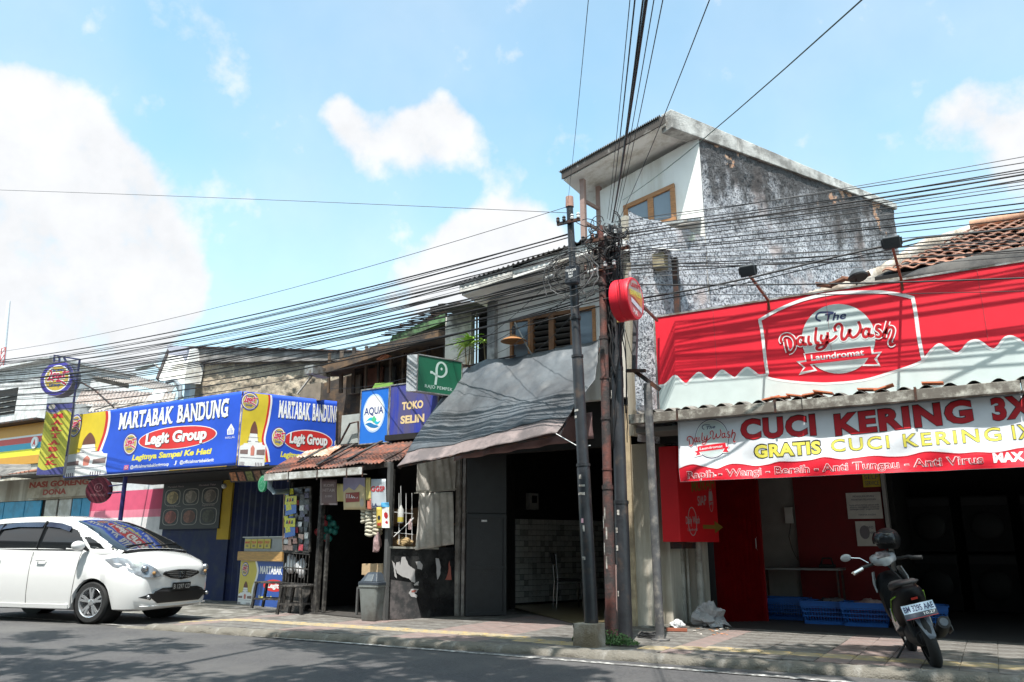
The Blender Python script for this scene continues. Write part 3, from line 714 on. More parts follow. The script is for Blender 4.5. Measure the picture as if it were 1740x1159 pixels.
# machines deep inside the dark room
M_MACH = mat('machine_grey_shaded', (.008,.008,.009), .7)  # cabinet, door and panel colours blackened to stand in for the room's shade
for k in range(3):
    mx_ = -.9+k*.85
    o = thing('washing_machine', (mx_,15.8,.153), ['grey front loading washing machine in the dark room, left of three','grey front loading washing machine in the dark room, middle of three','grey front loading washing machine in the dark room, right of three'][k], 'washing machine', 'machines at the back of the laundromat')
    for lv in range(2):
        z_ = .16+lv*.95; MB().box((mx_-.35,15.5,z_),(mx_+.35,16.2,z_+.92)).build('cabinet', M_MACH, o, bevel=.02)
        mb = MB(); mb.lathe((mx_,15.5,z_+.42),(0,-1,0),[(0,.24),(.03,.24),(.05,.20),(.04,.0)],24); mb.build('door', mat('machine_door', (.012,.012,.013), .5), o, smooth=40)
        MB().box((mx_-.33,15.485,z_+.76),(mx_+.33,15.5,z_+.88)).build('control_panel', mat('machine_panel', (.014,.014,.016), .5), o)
# litter by the pipes
M_BAG = mat('plastic_bag', (.62,.62,.64), .25, trans=.35, var=.1, bump=.6, bscale=25)
def crumple(name, c, s, m, lab, cat, seed, amp=.8):
    mb = MB(); mb.sphere(c, s, 22, 14); c = Vector(c)
    mb.v = [Vector((v.x, v.y, max(c.z-s[2]*.55, v.z))) + (v-c)*amp*noise.fractal(v*9+Vector((seed,0,0)),1,2,4) for v in mb.v]
    mb.v = [Vector((v.x, v.y, max(.155, v.z))) for v in mb.v]
    return tag(mb.build(name, m, loc=(c.x,c.y,.155)), lab, cat)
p = on_z(1205,1060,.2); crumple('plastic_bag', (p.x,p.y+.1,.28),(.20,.14,.17), M_BAG, 'clear crumpled plastic rubbish bag beside the wide pipe', 'plastic bag', 3)
p = on_z(1152,1066,.16); crumple('plastic_bag', (p.x,p.y,.19),(.11,.06,.05), mat('white_plastic', (.75,.75,.77), .4), 'small flat white plastic bag on the ground by the sign pole', 'plastic bag', 8)
rr = random.Random(2)
lt = MB()
for k in range(26):
    p = on_z(1178+rr.random()*60, 1066+rr.random()*14, .157); s = rr.uniform(.012,.03); a = rr.random()*6
    lt.slab([p+Vector((s*math.cos(a+q), s*math.sin(a+q), rr.random()*.008)) for q in (0,1.4,3,4.6)], (0,0,.003), rr.randrange(3))
tag(lt.build('litter', [mat('leaf_dry', (.35,.16,.06), .9), mat('paper_scrap', (.65,.6,.55), .9), mat('leaf_orange', (.55,.22,.10), .9)]), 'dry leaves and paper scraps lying in front of the cream wall', 'litter', kind='stuff')
p = on_z(1150,1072,.16); tag(MB().cbox((p.x,p.y,.175),(.26,.07,.035),Matrix.Rotation(.3,3,'Z')).build('broken_brick', mat('brick_red', (.30,.10,.06), .9), loc=(p.x,p.y,.157)), 'broken red brick lying beside the small white bag', 'brick')
# =================================================================== WHITE THREE STOREY HOUSE AND THE SHOP UNDER IT
M_PLAST = mat('white_plaster', (.85,.845,.83), .9, var=.04, scale=2, bump=.12, stain=(.6,.57,.52), stain_amt=.2, stain_scale=1.5, streak=True)
M_SOFF = mat('white_soffit', (.84,.83,.81), .9, var=.05, scale=2, bump=.1, stain=(.5,.46,.40), stain_amt=.15, stain_scale=2)
M_COPE = mat('coping_grey', (.56,.55,.53), .9, var=.2, scale=3, bump=.5, bscale=40, stain=(.22,.21,.2), stain_amt=.35, stain_scale=2.5)
M_WOOD = mat('varnished_wood', (.38,.18,.075), .5, var=.25, scale=8, bump=.1, stretch=(1,1,8))
M_WOODD = mat('dark_wood', (.20,.095,.045), .6, var=.25, scale=8, bump=.1)
M_GLASS = mat('window_glass', (.16,.20,.25), .08, 0, var=.15, scale=2, bump=0, spec=.9)
M_BLACKTR = mat('black_tar', (.03,.03,.032), .8, stain=(.09,.085,.08), stain_amt=.4)
# rough dashed render: black mould and bare brick are worn patches of the wall itself
def rough_mat():
    m = bpy.data.materials.new('rough_render'); m.use_nodes = True; nt = m.node_tree; N = nt.nodes; L = nt.links; b = N['Principled BSDF']
    tc = N.new('ShaderNodeTexCoord'); b.inputs['Roughness'].default_value = .95; b.inputs['Specular IOR Level'].default_value = .2
    def nz(s, d=8, r=.6, vec=None):
        n = N.new('ShaderNodeTexNoise'); n.inputs['Scale'].default_value = s; n.inputs['Detail'].default_value = d; n.inputs['Roughness'].default_value = r
        L.new(vec or tc.outputs['Object'], n.inputs['Vector']); return n.outputs[0]
    def rng(v, a, c, lo=0., hi=1.):
        r = N.new('ShaderNodeMapRange'); r.interpolation_type = 'SMOOTHSTEP'; r.inputs['From Min'].default_value = a; r.inputs['From Max'].default_value = c
        r.inputs['To Min'].default_value = lo; r.inputs['To Max'].default_value = hi; L.new(v, r.inputs['Value']); return r.outputs[0]
    def mth(op, a, c, cl=False):
        q = N.new('ShaderNodeMath'); q.operation = op; q.use_clamp = cl
        for i, w in enumerate((a, c)):
            if isinstance(w, (int, float)): q.inputs[i].default_value = w
            else: L.new(w, q.inputs[i])
        return q.outputs[0]
    def mix(f, a, c):
        q = N.new('ShaderNodeMix'); q.data_type = 'RGBA'; L.new(f, q.inputs['Factor'])
        for k, w in (('A', a), ('B', c)):
            if isinstance(w, tuple): q.inputs[k].default_value = w+(1,)
            else: L.new(w, q.inputs[k])
        return q.outputs['Result']
    sep = N.new('ShaderNodeSeparateXYZ'); L.new(tc.outputs['Object'], sep.inputs[0])
    base = mix(rng(nz(3.), .35, .65), (.47,.485,.53), (.68,.69,.735))
    base = mix(rng(nz(26., 4), .40, .54), (.15,.155,.18), base)                         # dark specks painted as shade in pits between the thrown lumps
    tint = mix(rng(nz(1.1, 4), .55, .68), base, (.50,.43,.43))
    tint = mix(rng(nz(1.4, 4, vec=None), .30, .22), tint, (.44,.48,.40))
    mp = N.new('ShaderNodeMapping'); mp.inputs['Scale'].default_value = (1,1,.22); L.new(tc.outputs['Object'], mp.inputs[0])
    h = mth('ADD', mth('MULTIPLY', sep.outputs['Z'], .30), mth('ADD', mth('MULTIPLY', nz(1.6, 9, .7), 1.3), mth('MULTIPLY', nz(3.2, 8, .7, mp.outputs[0]), 1.0)))
    mould = rng(h, 2.88, 3.42)
    c2 = mix(mth('MULTIPLY', mould, .9), tint, (.045,.042,.042))
    hb = mth('ADD', mth('MULTIPLY', sep.outputs['Z'], .42), mth('MULTIPLY', nz(1.9, 6, .55), 3.0))
    brick = rng(hb, 4.98, 5.05)
    c3 = mix(brick, c2, mix(rng(nz(30.), .4, .6), (.42,.21,.13), (.50,.36,.27)))
    L.new(c3, b.inputs['Base Color'])
    bp = N.new('ShaderNodeBump'); bp.inputs['Strength'].default_value = .9; bp.inputs['Distance'].default_value = .03
    L.new(nz(45., 4), bp.inputs['Height']); L.new(bp.outputs[0], b.inputs['Normal'])
    return m
M_ROUGH = rough_mat()
house = thing('white_house', (-3.5,11.7,.15), 'tall white house with a sloping roof and a rough stained side wall, above the tarpaulin', 'house')
def swx(y): return -3.33+(y-11.7)*.472
sd = Vector((.472,1,0)).normalized(); sn = Vector((sd.y,-sd.x,0))
# rough side wall as thrown lumps of render: real relief
def rough_grid(O, U, L_, z0, z1, nrm, cell=.045, amp=.03, top=None, seed=0):
    nu = int(L_/cell); nv = int((z1-z0)/cell); mb = MB()
    def fn(a, b):
        u = a*L_; zt = top(u) if top else z1; z = z0+(zt-z0)*b
        p = O+U*u+Vector((0,0,z))
        d, pts = noise.voronoi(Vector((u*11+seed, z*12, 0)))
        e = min(.5, d[0])
        n = (.32-e)*amp*1.5 + noise.fractal(Vector((u*3, z*3, seed)), 1, 2, 5)*amp*.5
        return p+nrm*n
    mb.grid(fn, nu, nv); return mb
O1 = Vector((swx(11.7), 11.7, 0)); L1 = (16.9-11.7)*Vector((.472,1,0)).length
rough_grid(O1, sd, L1, 3.2, 7.74, sn, .034, top=lambda u: 7.75+.2*u/L1).build('rough_side_wall', M_ROUGH, house, smooth=180)
MB().slab([q-sn*.07 for q in (O1+Vector((0,0,3.0)), O1+sd*L1+Vector((0,0,3.0)), O1+sd*L1+Vector((0,0,7.88)), O1+Vector((0,0,7.7)))], -sn*.13).build('wall', M_PLAST, house)
# gable coping beam on the side wall
tip = Vector((swx(11.1), 11.1, 0))
mb = MB(); Lc = L1+.66
CB = lambda u: 7.73+.21*u/Lc
def cop(u, w, z): return tip+sd*u+sn*w+Vector((0,0,z))
for u0, u1 in ((0,1.6),(1.602,3.3),(3.302,Lc+.1)):
    mb = MB(); mb.hexa([cop(u0,-.2,CB(u0)),cop(u0,.035,CB(u0)),cop(u1,.035,CB(u1)),cop(u1,-.2,CB(u1)),cop(u0,-.2,8.07),cop(u0,.03,8.07),cop(u1,.03,8.07),cop(u1,-.2,8.07)])
    mb.build('coping', M_COPE, house, bevel=.012)
# upper front wall and its slanting window
zt = lambda x: 7.74+(x+3.33)*.30
mb = MB(); mb.slab([(-5.15,11.7,5.9),(-3.34,11.7,5.9),(-3.34,11.7,zt(-3.34)+.06),(-5.15,11.7,zt(-5.15)+.06)],(0,.14,0)); mb.build('front_wall', M_PLAST, house)
MB().box((-5.15,11.84,3.0),(-5.0,16.5,7.15)).build('wall', M_PLAST, house)
MB().box((-5.0,16.4,3.0),(-1.2,16.55,7.1)).build('wall', M_PLAST, house)
win = MB(); wl, wr_ = -4.71, -3.79; zb = 6.42; tl, tr = 6.82, 7.02
def fr(mb, a, b, w=.075): mb.bar(a, b, .07, w, up=(0,0,1))
fy = 11.685
w1 = MB(); w1.slab([(wl,fy,zb),(wr_,fy,zb),(wr_,fy,tr),(wl,fy,tl)],(0,-.05,0))
frame = MB()
def vbar(mb, x, z0, z1, w): mb.box((x-w/2,fy-.03,z0),(x+w/2,fy+.02,z1))
vbar(frame, wl+.04, zb, tl+.01, .08); vbar(frame, wr_-.04, zb, tr-.01, .08); vbar(frame, -4.22, zb, 6.92, .10)
frame.slab([(wl,fy-.035,tl-.05),(wr_,fy-.035,tr-.05),(wr_,fy-.035,tr+.03),(wl,fy-.035,tl+.03)],(0,.05,0))
frame.box((wl,fy-.035,zb-.06),(wr_,fy+.02,zb+.02))
wo = frame.build('window_frame', M_WOOD, house, bevel=.006)
for a, b in ((wl+.08,-4.27),(-4.17,wr_-.08)):
    mb = MB(); z_ = lambda x: tl+(x-wl)*(tr-tl)/(wr_-wl)-.05
    mb.slab([(a,fy-.004,zb+.02),(b,fy-.004,zb+.02),(b,fy-.004,z_(b)),(a,fy-.004,z_(a))],(0,.006,0)); mb.build('pane', M_GLASS, wo)
# monopitch roof with soffit and corrugated sheet
rl = lambda x: 7.46+(x+5.55)*(8.0-7.46)/(1.9)
mb = MB(); xr0 = -5.56; yf, yb = 11.1, 16.5
def rx(y): return swx(y)-.12
mb.hexa([(xr0,yf,rl(xr0)-.15),(rx(yf),yf,rl(rx(yf))-.15),(rx(yb),yb,rl(rx(yf))-.15),(xr0,yb,rl(xr0)-.15),
         (xr0,yf,rl(xr0)-.02),(rx(yf),yf,rl(rx(yf))-.02),(rx(yb),yb,rl(rx(yf))-.02),(xr0,yb,rl(xr0)-.02)])
mb.build('eaves_slab', M_SOFF, house)
fas = MB(); fas.slab([(xr0-.02,yf-.015,rl(xr0)-.14),(rx(yf)+.05,yf-.015,rl(rx(yf))-.14),(rx(yf)+.05,yf-.015,rl(rx(yf))+.0),(xr0-.02,yf-.015,rl(xr0)+.0)],(0,-.02,0))
fas.build('fascia', mat('stained_fascia', (.55,.52,.49), .9, stain=(.07,.06,.055), stain_amt=.95, stain_scale=3, stain_edge=.1), house)
mb = MB(); N_ = 56; vs = []
for i in range(N_*4+1):
    x = xr0-.06+(rx(yf)+.02-xr0)*i/(N_*4); d = .018*math.cos(PI*i/2)
    vs += [(x,yf-.06,rl(x)+.02+d),(x+ (0 if x > rx(yf) else 0),yb,rl(x)+.02+d),(x,yf-.06,rl(x)+.005+d)]
fs = []
for i in range(N_*4): a = 3*i; fs += [(a,a+3,a+4,a+1),(a,a+2,a+5,a+3)]
mb.add(vs, fs); mb.build('corrugated_sheet', M_ASB, house, smooth=60)
# balcony frame left of the top floor: sky shows through
M_BRN = mat('brown_paint', (.33,.22,.19), .6, var=.15)
a = on_y(990,308,11.3); b = on_y(1017,315,11.75)
for p in (a, b):
    mb = MB(); mb.bar((p.x,p.y,5.9),(p.x,p.y,rl(p.x)-.2),.085); mb.build('balcony_post', M_BRN, house)
for z in (6.95, 6.55):
    mb = MB(); mb.bar((a.x,a.y,z),(b.x,b.y,z-.02),.05); mb.build('balcony_rail', M_BRN, house)

# ---- annex: middle storey with dark wood windows under a deep eave
AY = 10.5; AX1 = swx(AY)
annex = thing('annex_house', (-5.4,AY,2.6), 'middle storey with brown framed windows between the top floor and the tarpaulin', 'house')
O2 = Vector((swx(10.2),10.2,0)); L2 = 1.5*Vector((.472,1,0)).length
rough_grid(O2, sd, L2-.02, 2.6, 6.1, sn, .034, seed=5, top=lambda u: 6.05-.05*abs(math.sin(u*5))).build('rough_side_wall', M_ROUGH, annex, smooth=180)
MB().slab([q-sn*.07 for q in (O2+Vector((0,0,2.7)), O2+sd*(L2-.02)+Vector((0,0,2.7)), O2+sd*(L2-.02)+Vector((0,0,6.0)), O2+Vector((0,0,6.0)))], -sn*.1).build('wall', M_CREAM, annex)
wz = [on_y(845,517,AY), on_y(1012,600,AY)]
wx0 = on_y(868,580,AY).x; wx1 = on_y(1012,550,AY).x; wtop = on_y(868,560,AY).z; wtop = on_y(1012,517,AY).z-.02; wbot = wtop-.78
xl = on_y(845,560,AY).x
mb = MB()
mb.box((xl,AY,3.3),(wx0,AY+.12,5.5)); mb.build('front_wall', M_PLAST, annex)
MB().box((wx0,AY,wtop),(AX1-.02,AY+.12,5.5)).build('front_wall', M_PLAST, annex)
MB().box((wx0,AY,3.3),(AX1-.02,AY+.12,wbot)).build('front_wall', M_PLAST, annex)
MB().box((wx1,AY,wbot),(AX1-.02,AY+.12,wtop)).build('front_wall', M_PLAST, annex)
MB().box((wx0,AY+.6,wbot-.2),(wx1,AY+.62,wtop+.2)).build('room_dark', M_DARKIN, annex)
nW = 4; ww = (wx1-wx0)/nW
for k in range(nW):
    a = wx0+ww*k; b = a+ww
    f = MB()
    for x_, w_ in ((a+.02,.05),(b-.02,.05)): f.box((x_-w_/2,AY-.03,wbot),(x_+w_/2,AY+.06,wtop))
    f.box((a+.045,AY-.028,wtop-.06),(b-.045,AY+.06,wtop)); f.box((a+.045,AY-.028,wbot),(b-.045,AY+.06,wbot+.06))
    wf = f.build('window_frame', M_WOOD if k in (0, 3) else M_WOODD, annex, bevel=.004)
    if k in (1, 2):
        for j in range(7):
            z = wbot+.10+j*.095; mb = MB(); mb.cbox(((a+b)/2,AY+.02,z),(ww-.10,.075,.008),Matrix.Rotation(-.6,3,'X')); mb.build('louvre_slat', mat('louvre_dark', (.10,.095,.09), .5), wf)
    else: MB().box((a+.05,AY+.01,wbot+.06),(b-.05,AY+.016,wtop-.06)).build('pane', M_GLASS, wf)
# deep white soffit and dark corrugated roof of the annex
EY = 9.85
e0 = on_y(785,492,EY); e1 = on_y(960,432,EY); es = (e1.z-e0.z)/(e1.x-e0.x)
ex1 = swx(EY)-.02; ez = lambda x: e0.z+(x-e0.x)*es
mb = MB(); mb.hexa([(e0.x,EY,ez(e0.x)-.1),(ex1,EY,ez(ex1)-.1),(swx(11.6)-.03,11.66,ez(ex1)-.1),(e0.x,11.66,ez(e0.x)-.1),
    (e0.x,EY,ez(e0.x)+.06),(ex1,EY,ez(ex1)+.06),(swx(11.6)-.03,11.66,ez(ex1)+.06),(e0.x,11.66,ez(e0.x)+.06)])
mb.build('eaves_slab', M_SOFF, annex)
mb = MB(); vs = []; n = 90
for i in range(n+1):
    x = e0.x-.08+(ex1+.1-e0.x)*i/n; d = .022*math.cos(PI*i/1.5)
    vs += [(x,EY-.06,ez(x)+.10+d),(x,11.66,ez(x)+.12+d),(x,EY-.06,ez(x)+.085+d)]
fs = []
for i in range(n): a = 3*i; fs += [(a,a+3,a+4,a+1),(a,a+2,a+5,a+3)]
mb.add(vs, fs); mb.build('corrugated_sheet', M_BLACKTR, annex, smooth=60)
mb = MB(); mb.slab([(e0.x-.03,EY-.012,ez(e0.x)-.08),(e0.x+.95,EY-.012,ez(e0.x+.95)-.08),(e0.x+.95,EY-.012,ez(e0.x+.95)+.08),(e0.x-.03,EY-.012,ez(e0.x)+.08)],(0,-.015,0)); mb.build('fascia', mat('pale_fascia', (.66,.64,.6), .8, stain=(.3,.28,.26), stain_amt=.4), annex)
# white lower ledge and awning by the top floor window
mb = MB(); mb.hexa([(-4.7,11.15,6.18),(-3.45,11.15,6.10),(-3.38,11.68,6.30),(-4.75,11.68,6.36),(-4.7,11.15,6.22),(-3.45,11.15,6.14),(-3.38,11.68,6.34),(-4.75,11.68,6.40)]); mb.build('ledge_sheet', M_GALV, annex)
# left recess of the annex: grey column, dark gap, pale wall
c0 = on_y(834,560,AY-.1)
MB().box((c0.x-.07,AY-.1,3.3),(c0.x+.07,AY+.05,ez(c0.x)-.1)).build('column', mat('grey_column', (.42,.41,.40), .9, stain=(.12,.12,.12), stain_amt=.4), annex)
p0 = on_y(756,600,11.2); p1 = on_y(800,600,11.2)
MB().box((p0.x,11.2,3.3),(p1.x,11.32,5.25)).build('wall', mat('pale_grey_wall', (.66,.64,.59), .9, stain=(.2,.19,.17), stain_amt=.3), annex)
MB().box((p1.x-.3,11.9,3.3),(c0.x+.6,12.0,5.6)).build('wall', M_DARKIN, annex); MB().box((xl,AY+.13,3.3),(xl+.1,11.9,5.4)).build('wall', M_PLAST, annex)
p2 = on_y(812,560,11.4); MB().box((p1.x-.0,11.35,3.9),(p2.x,11.4,5.3)).build('panel', mat('grey_panel', (.45,.46,.48), .8), annex)
mb = MB(); q0 = on_y(752,532,10.9); q1 = on_y(835,520,10.9); mb.slab([(q0.x-.1,10.7,q0.z+.05),(q1.x,10.7,q1.z+.02),(q1.x,12.0,q1.z+.2),(q0.x-.1,12.0,q0.z+.2)],(0,0,.03)); mb.build('lean_to_sheet', M_BLACKTR, annex)
MB().box((p0.x,10.55,3.80),(c0.x-.08,11.2,3.92)).build('planter_ledge', mat('ledge_beige', (.50,.44,.34), .9, stain=(.25,.22,.18), stain_amt=.3), annex)
mb = MB(); a = Vector((p0.x,10.5,4.02)); b = Vector((xl+.4,10.4,4.12)); mb.tube([a, b], .014, 6); mb.build('rail', M_STEEL, annex)
for t in (0, .4, .75): mb = MB(); q = a.lerp(b, t); mb.tube([q+Vector((0,0,-.25)), q+Vector((0,0,.22 if t < .1 else 0))], .016, 6); mb.build('rail_post', M_STEEL, annex)
# plants: rosettes of strap leaves
M_LEAF = mat('strap_leaf', (.26,.44,.08), .5, var=.3, scale=12, trans=0)
def strap_plant(c, n, L_, seed, label, stems):
    rr = random.Random(seed); o = thing('potted_plant', c, label, 'plant', 'green plants on the ledge')
    for s in stems:
        top = Vector(c)+Vector(s)
        mb = MB(); mb.tube([Vector(c), Vector(c).lerp(top,.5)+Vector((.03,0,0)), top], [.016,.012,.010], 6); mb.build('stem', mat('plant_stem', (.16,.13,.08), .8), o)
        for k in range(n):
            az = 2*PI*k/n+rr.uniform(-.3,.3); el = rr.uniform(.15,1.2); l = L_*rr.uniform(.7,1.1); mb = MB(); N_ = 6; vs = []
            d = Vector((math.cos(az),math.sin(az),0)); sd_ = Vector((-d.y,d.x,0))
            for i in range(N_+1):
                t = i/N_; p = top+d*(l*t*math.cos(el*(1-.3*t)))+Vector((0,0,l*(t*math.sin(el)-.55*t*t))); w = .020*math.sin(PI*min(1,t*.85+.12))+.002
                vs += [p-sd_*w+Vector((0,0,.006)), p, p+sd_*w+Vector((0,0,.006))]
            fs = []
            for i in range(N_): a_ = 3*i; fs += [(a_,a_+1,a_+4,a_+3),(a_+1,a_+2,a_+5,a_+4)]
            mb.add(vs, fs); mb.build('leaf', M_LEAF, o, smooth=180)
    return o
p = on_y(790,612,10.85); strap_plant((p.x,10.85,3.93), 19, .38, 3, 'green strap leaved plant on the ledge beside the green sign, the fuller left one', [(0,0,.58),(.07,.05,.68)])
p = on_y(822,612,10.85); strap_plant((p.x,10.85,3.93), 13, .34, 7, 'green strap leaved plant on the ledge, the right one by the grey column', [(0,0,.62)])
# hanging lamp shade over the tarpaulin
p = on_y(873,575,10.3); o = thing('shade_lamp', (p.x,10.3,p.z), 'brown conical shade lamp on a bent arm above the tarpaulin', 'lamp')
mb = MB(); mb.lathe((p.x,10.3,p.z+.06),(0,0,-1),[(0,.02),(.02,.05),(.08,.17),(.11,.21),(.105,.20),(.03,.05)],20,cap=False); mb.build('shade', M_WOOD, o, smooth=50)
mb = MB(); mb.lathe((p.x,10.3,p.z+.20),(0,0,-1),[(0,.02),(.04,.035),(.09,.03),(.16,.03)],12); mb.build('socket', M_STEEL, o, smooth=50)
mb = MB(); q = on_y(905,607,10.4); mb.tube([(p.x,10.3,p.z+.19),(p.x+.02,10.3,p.z+.26),(q.x-.03,10.35,q.z+.1),(q.x,10.45,q.z)], .012, 6); mb.build('arm', M_GALV, o)

# ---- grey tarpaulin
M_TARP = mat('grey_tarpaulin', (.045,.047,.053), .55, var=.2, scale=4, bump=.25, bscale=20, stain=(.13,.15,.17), stain_amt=.45, stain_scale=1.1, stain_edge=.25)
M_TARPH = mat('tarp_hem', (.24,.19,.185), .6, var=.2, scale=4, bump=.2, bscale=14, stain=(.12,.10,.10), stain_amt=.4)
tarp = thing('tarpaulin', (-6,9.2,2.4), 'dark grey tarpaulin awning sloping over the open shop right of the green sign', 'awning')
T0 = on_y(782,628,10.42); T1 = on_y(1018,578,10.42); T2 = on_y(945,737,9.2); T3 = on_y(674,792,9.15)
R1 = on_y(1018,640,9.9)
def tf(u, v, drop=0):
    top = T0.lerp(T1, u); bot = T3.lerp(T2, u); p = top.lerp(bot, v)
    if u > .8: p = p.lerp(T1.lerp(R1, min(1, v*2)) if v < .5 else R1.lerp(T2, v*2-1), (u-.8)/.2*.8)
    w = .03*math.sin(u*5+v*3)*math.sin(PI*v) + (.022-.010*v)*noise.fractal(Vector((u*9+v*7,v*5-u*4,2)),1,2,4) + .012*math.sin(v*18+u*26)*(1-v)**2*u + .012*noise.ridged_multi_fractal(Vector((u*5+v*9,v*3-u*7,6)),1,2,3,1,1)*(1.1-v) + .012*noise.noise(Vector((u*14+v*6,v*5-u*3,1))) 
    for ta, tb, am in ((1.15,-.9,.03),(.95,-1.1,.02),(1.3,-.7,.022)):      # creases pulled towards the right corner
        q = (u*ta-v*tb*-.9)-.25; w += am*math.exp(-(q*9)**2)
    w += -.06*math.sin(PI*v)*(.6+.4*math.sin(u*6))
    edge = .008*math.sin(u*17)*v
    return p+Vector((0,-w*.6,w*.8+edge))
mb = MB(); mb.grid(lambda a, b: tf(a, b*.86), 90, 46); mb.build('sheet', M_TARP, tarp, smooth=180, solid=.003)
mb = MB(); mb.grid(lambda a, b: tf(a, .85+b*.15)+Vector((0,.004,-.006)), 90, 8); mb.build('hem', M_TARPH, tarp, smooth=180, solid=.003)
q0 = on_y(768,752,9.95); q1 = on_y(1006,700,9.95); q2 = on_y(1008,745,9.95); q3 = on_y(768,783,9.95)
mb = MB(); mb.grid(lambda a, b: q0.lerp(q1,a).lerp(q3.lerp(q2,a),b)+Vector((0,.05*math.sin(a*30+b*2)*b,0)), 60, 8); mb.build('valance', mat('tarp_brown', (.22,.13,.125), .7, var=.2), tarp, smooth=180, solid=.003)
mb = MB(); mb.tube([T3+Vector((0,.03,-.01)), T2+Vector((0,.03,-.01))], .018, 6); mb.build('pole', M_STEEL, tarp)
for a, b in ((T3, T0), (T2, T1)): mb = MB(); mb.tube([a+Vector((.02,.05,-.03)), b+Vector((.02,.0,-.12))], .018, 6); mb.build('pole', M_STEEL, tarp)
mb = MB(); mb.tube([T2+Vector((0,0,0)), on_y(985,760,8.9), on_y(1003,757,8.6)], .006, 5); mb.build('rope', M_WHITE, tarp)

# ---- the open eating shop under it
warung = thing('open_shop', (-5.8,10.6,.15), 'dark open shop with grey tiled inner wall, between the kiosk and the cream pillar', 'shop')
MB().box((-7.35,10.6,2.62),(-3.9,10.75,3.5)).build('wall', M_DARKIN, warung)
MB().box((-4.46,10.55,.15),(-4.30,10.9,3.2)).build('pillar', mat('tan_pillar', (.47,.38,.25), .85, var=.15, stain=(.25,.2,.14), stain_amt=.3), warung)
pl_ = MB(); pl_.box((-4.30,10.6,.15),(-4.06,10.95,3.3)); pl_.build('pillar', M_CREAM, warung)
MB().box((-4.06,10.9,.15),(-3.9,11.45,2.86)).build('wall', M_CREAM, warung)
MB().box((-4.2,10.45,.15),(-3.85,10.9,.17)).build('step', M_CONC, warung)
# tiled side wall, slightly turned; tiles are pieces of their own where they show
w0 = on_z(861,1026,.20); w1 = on_z(990,1019,.20); w1 = w0+(w1-w0).normalized()*4.2; wd = (w1-w0); wd.z = 0; wL = wd.length; wd.normalize(); wn = Vector((wd.y,-wd.x,0))
ztop = 1.78
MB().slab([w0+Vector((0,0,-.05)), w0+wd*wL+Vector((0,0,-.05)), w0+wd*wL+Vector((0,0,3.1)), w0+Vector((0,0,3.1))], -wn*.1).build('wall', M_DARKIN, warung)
M_T1 = mat('wall_tile_grey', (.60,.62,.59), .35, var=.3, scale=22, bump=.05, two=(.78,.79,.75))
M_T2 = mat('wall_tile_dark', (.42,.43,.41), .35, var=.2, scale=14, bump=.05)
ts = .10; tmb = MB(); tmb.hexa([Vector(q) for q in [(.003,0,.003),(ts-.003,0,.003),(ts-.003,-.006,.003),(.003,-.006,.003),(.003,0,ts-.003),(ts-.003,0,ts-.003),(ts-.003,-.006,ts-.003),(.003,-.006,ts-.003)]])
tm1 = tmb.mesh('tile', M_T1); tm2 = tmb.mesh('tile', M_T2); ang = math.atan2(wd.y, wd.x); rr = random.Random(6); cnt = 0; rest = MB()
for i in range(int(wL/ts)):
    for j in range(int((ztop-.2)/ts)):
        p = w0+wd*(i*ts)+Vector((0,0,j*ts))+wn*.002
        if cnt < 290: part('tile', tm2 if rr.random() < .14 else tm1, warung, p, (0,0,ang)); cnt += 1
        else:
            R = Matrix.Rotation(ang,3,'Z'); rest.add([p+R@v for v in tmb.v], tmb.f, 1 if rr.random() < .14 else 0)
tag(rest.build('tile', [M_T1, M_T2], warung), kind='stuff')
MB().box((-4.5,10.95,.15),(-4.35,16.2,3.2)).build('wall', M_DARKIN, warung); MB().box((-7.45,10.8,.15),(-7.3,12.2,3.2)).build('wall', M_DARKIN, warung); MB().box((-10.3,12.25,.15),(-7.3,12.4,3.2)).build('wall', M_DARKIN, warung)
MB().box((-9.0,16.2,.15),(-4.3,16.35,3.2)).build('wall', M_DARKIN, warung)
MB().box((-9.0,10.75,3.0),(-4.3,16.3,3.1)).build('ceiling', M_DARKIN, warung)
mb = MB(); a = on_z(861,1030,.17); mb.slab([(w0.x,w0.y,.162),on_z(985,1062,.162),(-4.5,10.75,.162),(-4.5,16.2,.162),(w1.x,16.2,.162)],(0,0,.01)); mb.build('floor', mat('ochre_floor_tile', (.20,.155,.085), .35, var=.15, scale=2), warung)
# dark folded metal door
dd = thing('metal_door', (-7.2,10.7,.15), 'dark grey metal door folded open beside the post, left of the tiled wall', 'door')
a = on_z(790,1047,.16); b = on_z(860,1045,.16)
dv = (b-a).normalized(); dnn = Vector((dv.y,-dv.x,0)); W_ = (b-a).length
M_DOOR = mat('door_charcoal', (.035,.035,.038), .45, .2, var=.15)
MB().slab([a, b, b+Vector((0,0,1.55)), a+Vector((0,0,1.55))], -dnn*.03).build('door_leaf', M_DOOR, dd)
MB().slab([a+Vector((0,0,1.56)), b+Vector((0,0,1.56)), b+Vector((0,0,2.6)), a+Vector((0,0,2.6))], -dnn*.03).build('upper_panel', M_DOOR, dd)
for z in (.03,.72,1.5):
    mb = MB(); mb.bar(a+dnn*.012+Vector((0,0,z)), b+dnn*.012+Vector((0,0,z)), .02, .05); mb.build('rail', M_DOOR, dd)
for q in (a+dv*.03, b-dv*.03): mb = MB(); mb.bar(q+dnn*.013, q+dnn*.013+Vector((0,0,1.54)), .05, .02, up=dnn); mb.build('stile', M_DOOR, dd)
mb = MB(); mb.cbox(b+dnn*.02+Vector((-.05,0,.80)),(.03,.03,.10)); mb.build('handle', M_GALV, dd)
q = a+dv*.25+dnn*.005+Vector((0,0,1.42)); mb = MB(); mb.slab([q, q+dv*.09, q+dv*.09+Vector((0,0,.03)), q+Vector((0,0,.03))], dnn*.003); mb.build('sticker', M_WHITE, dd)
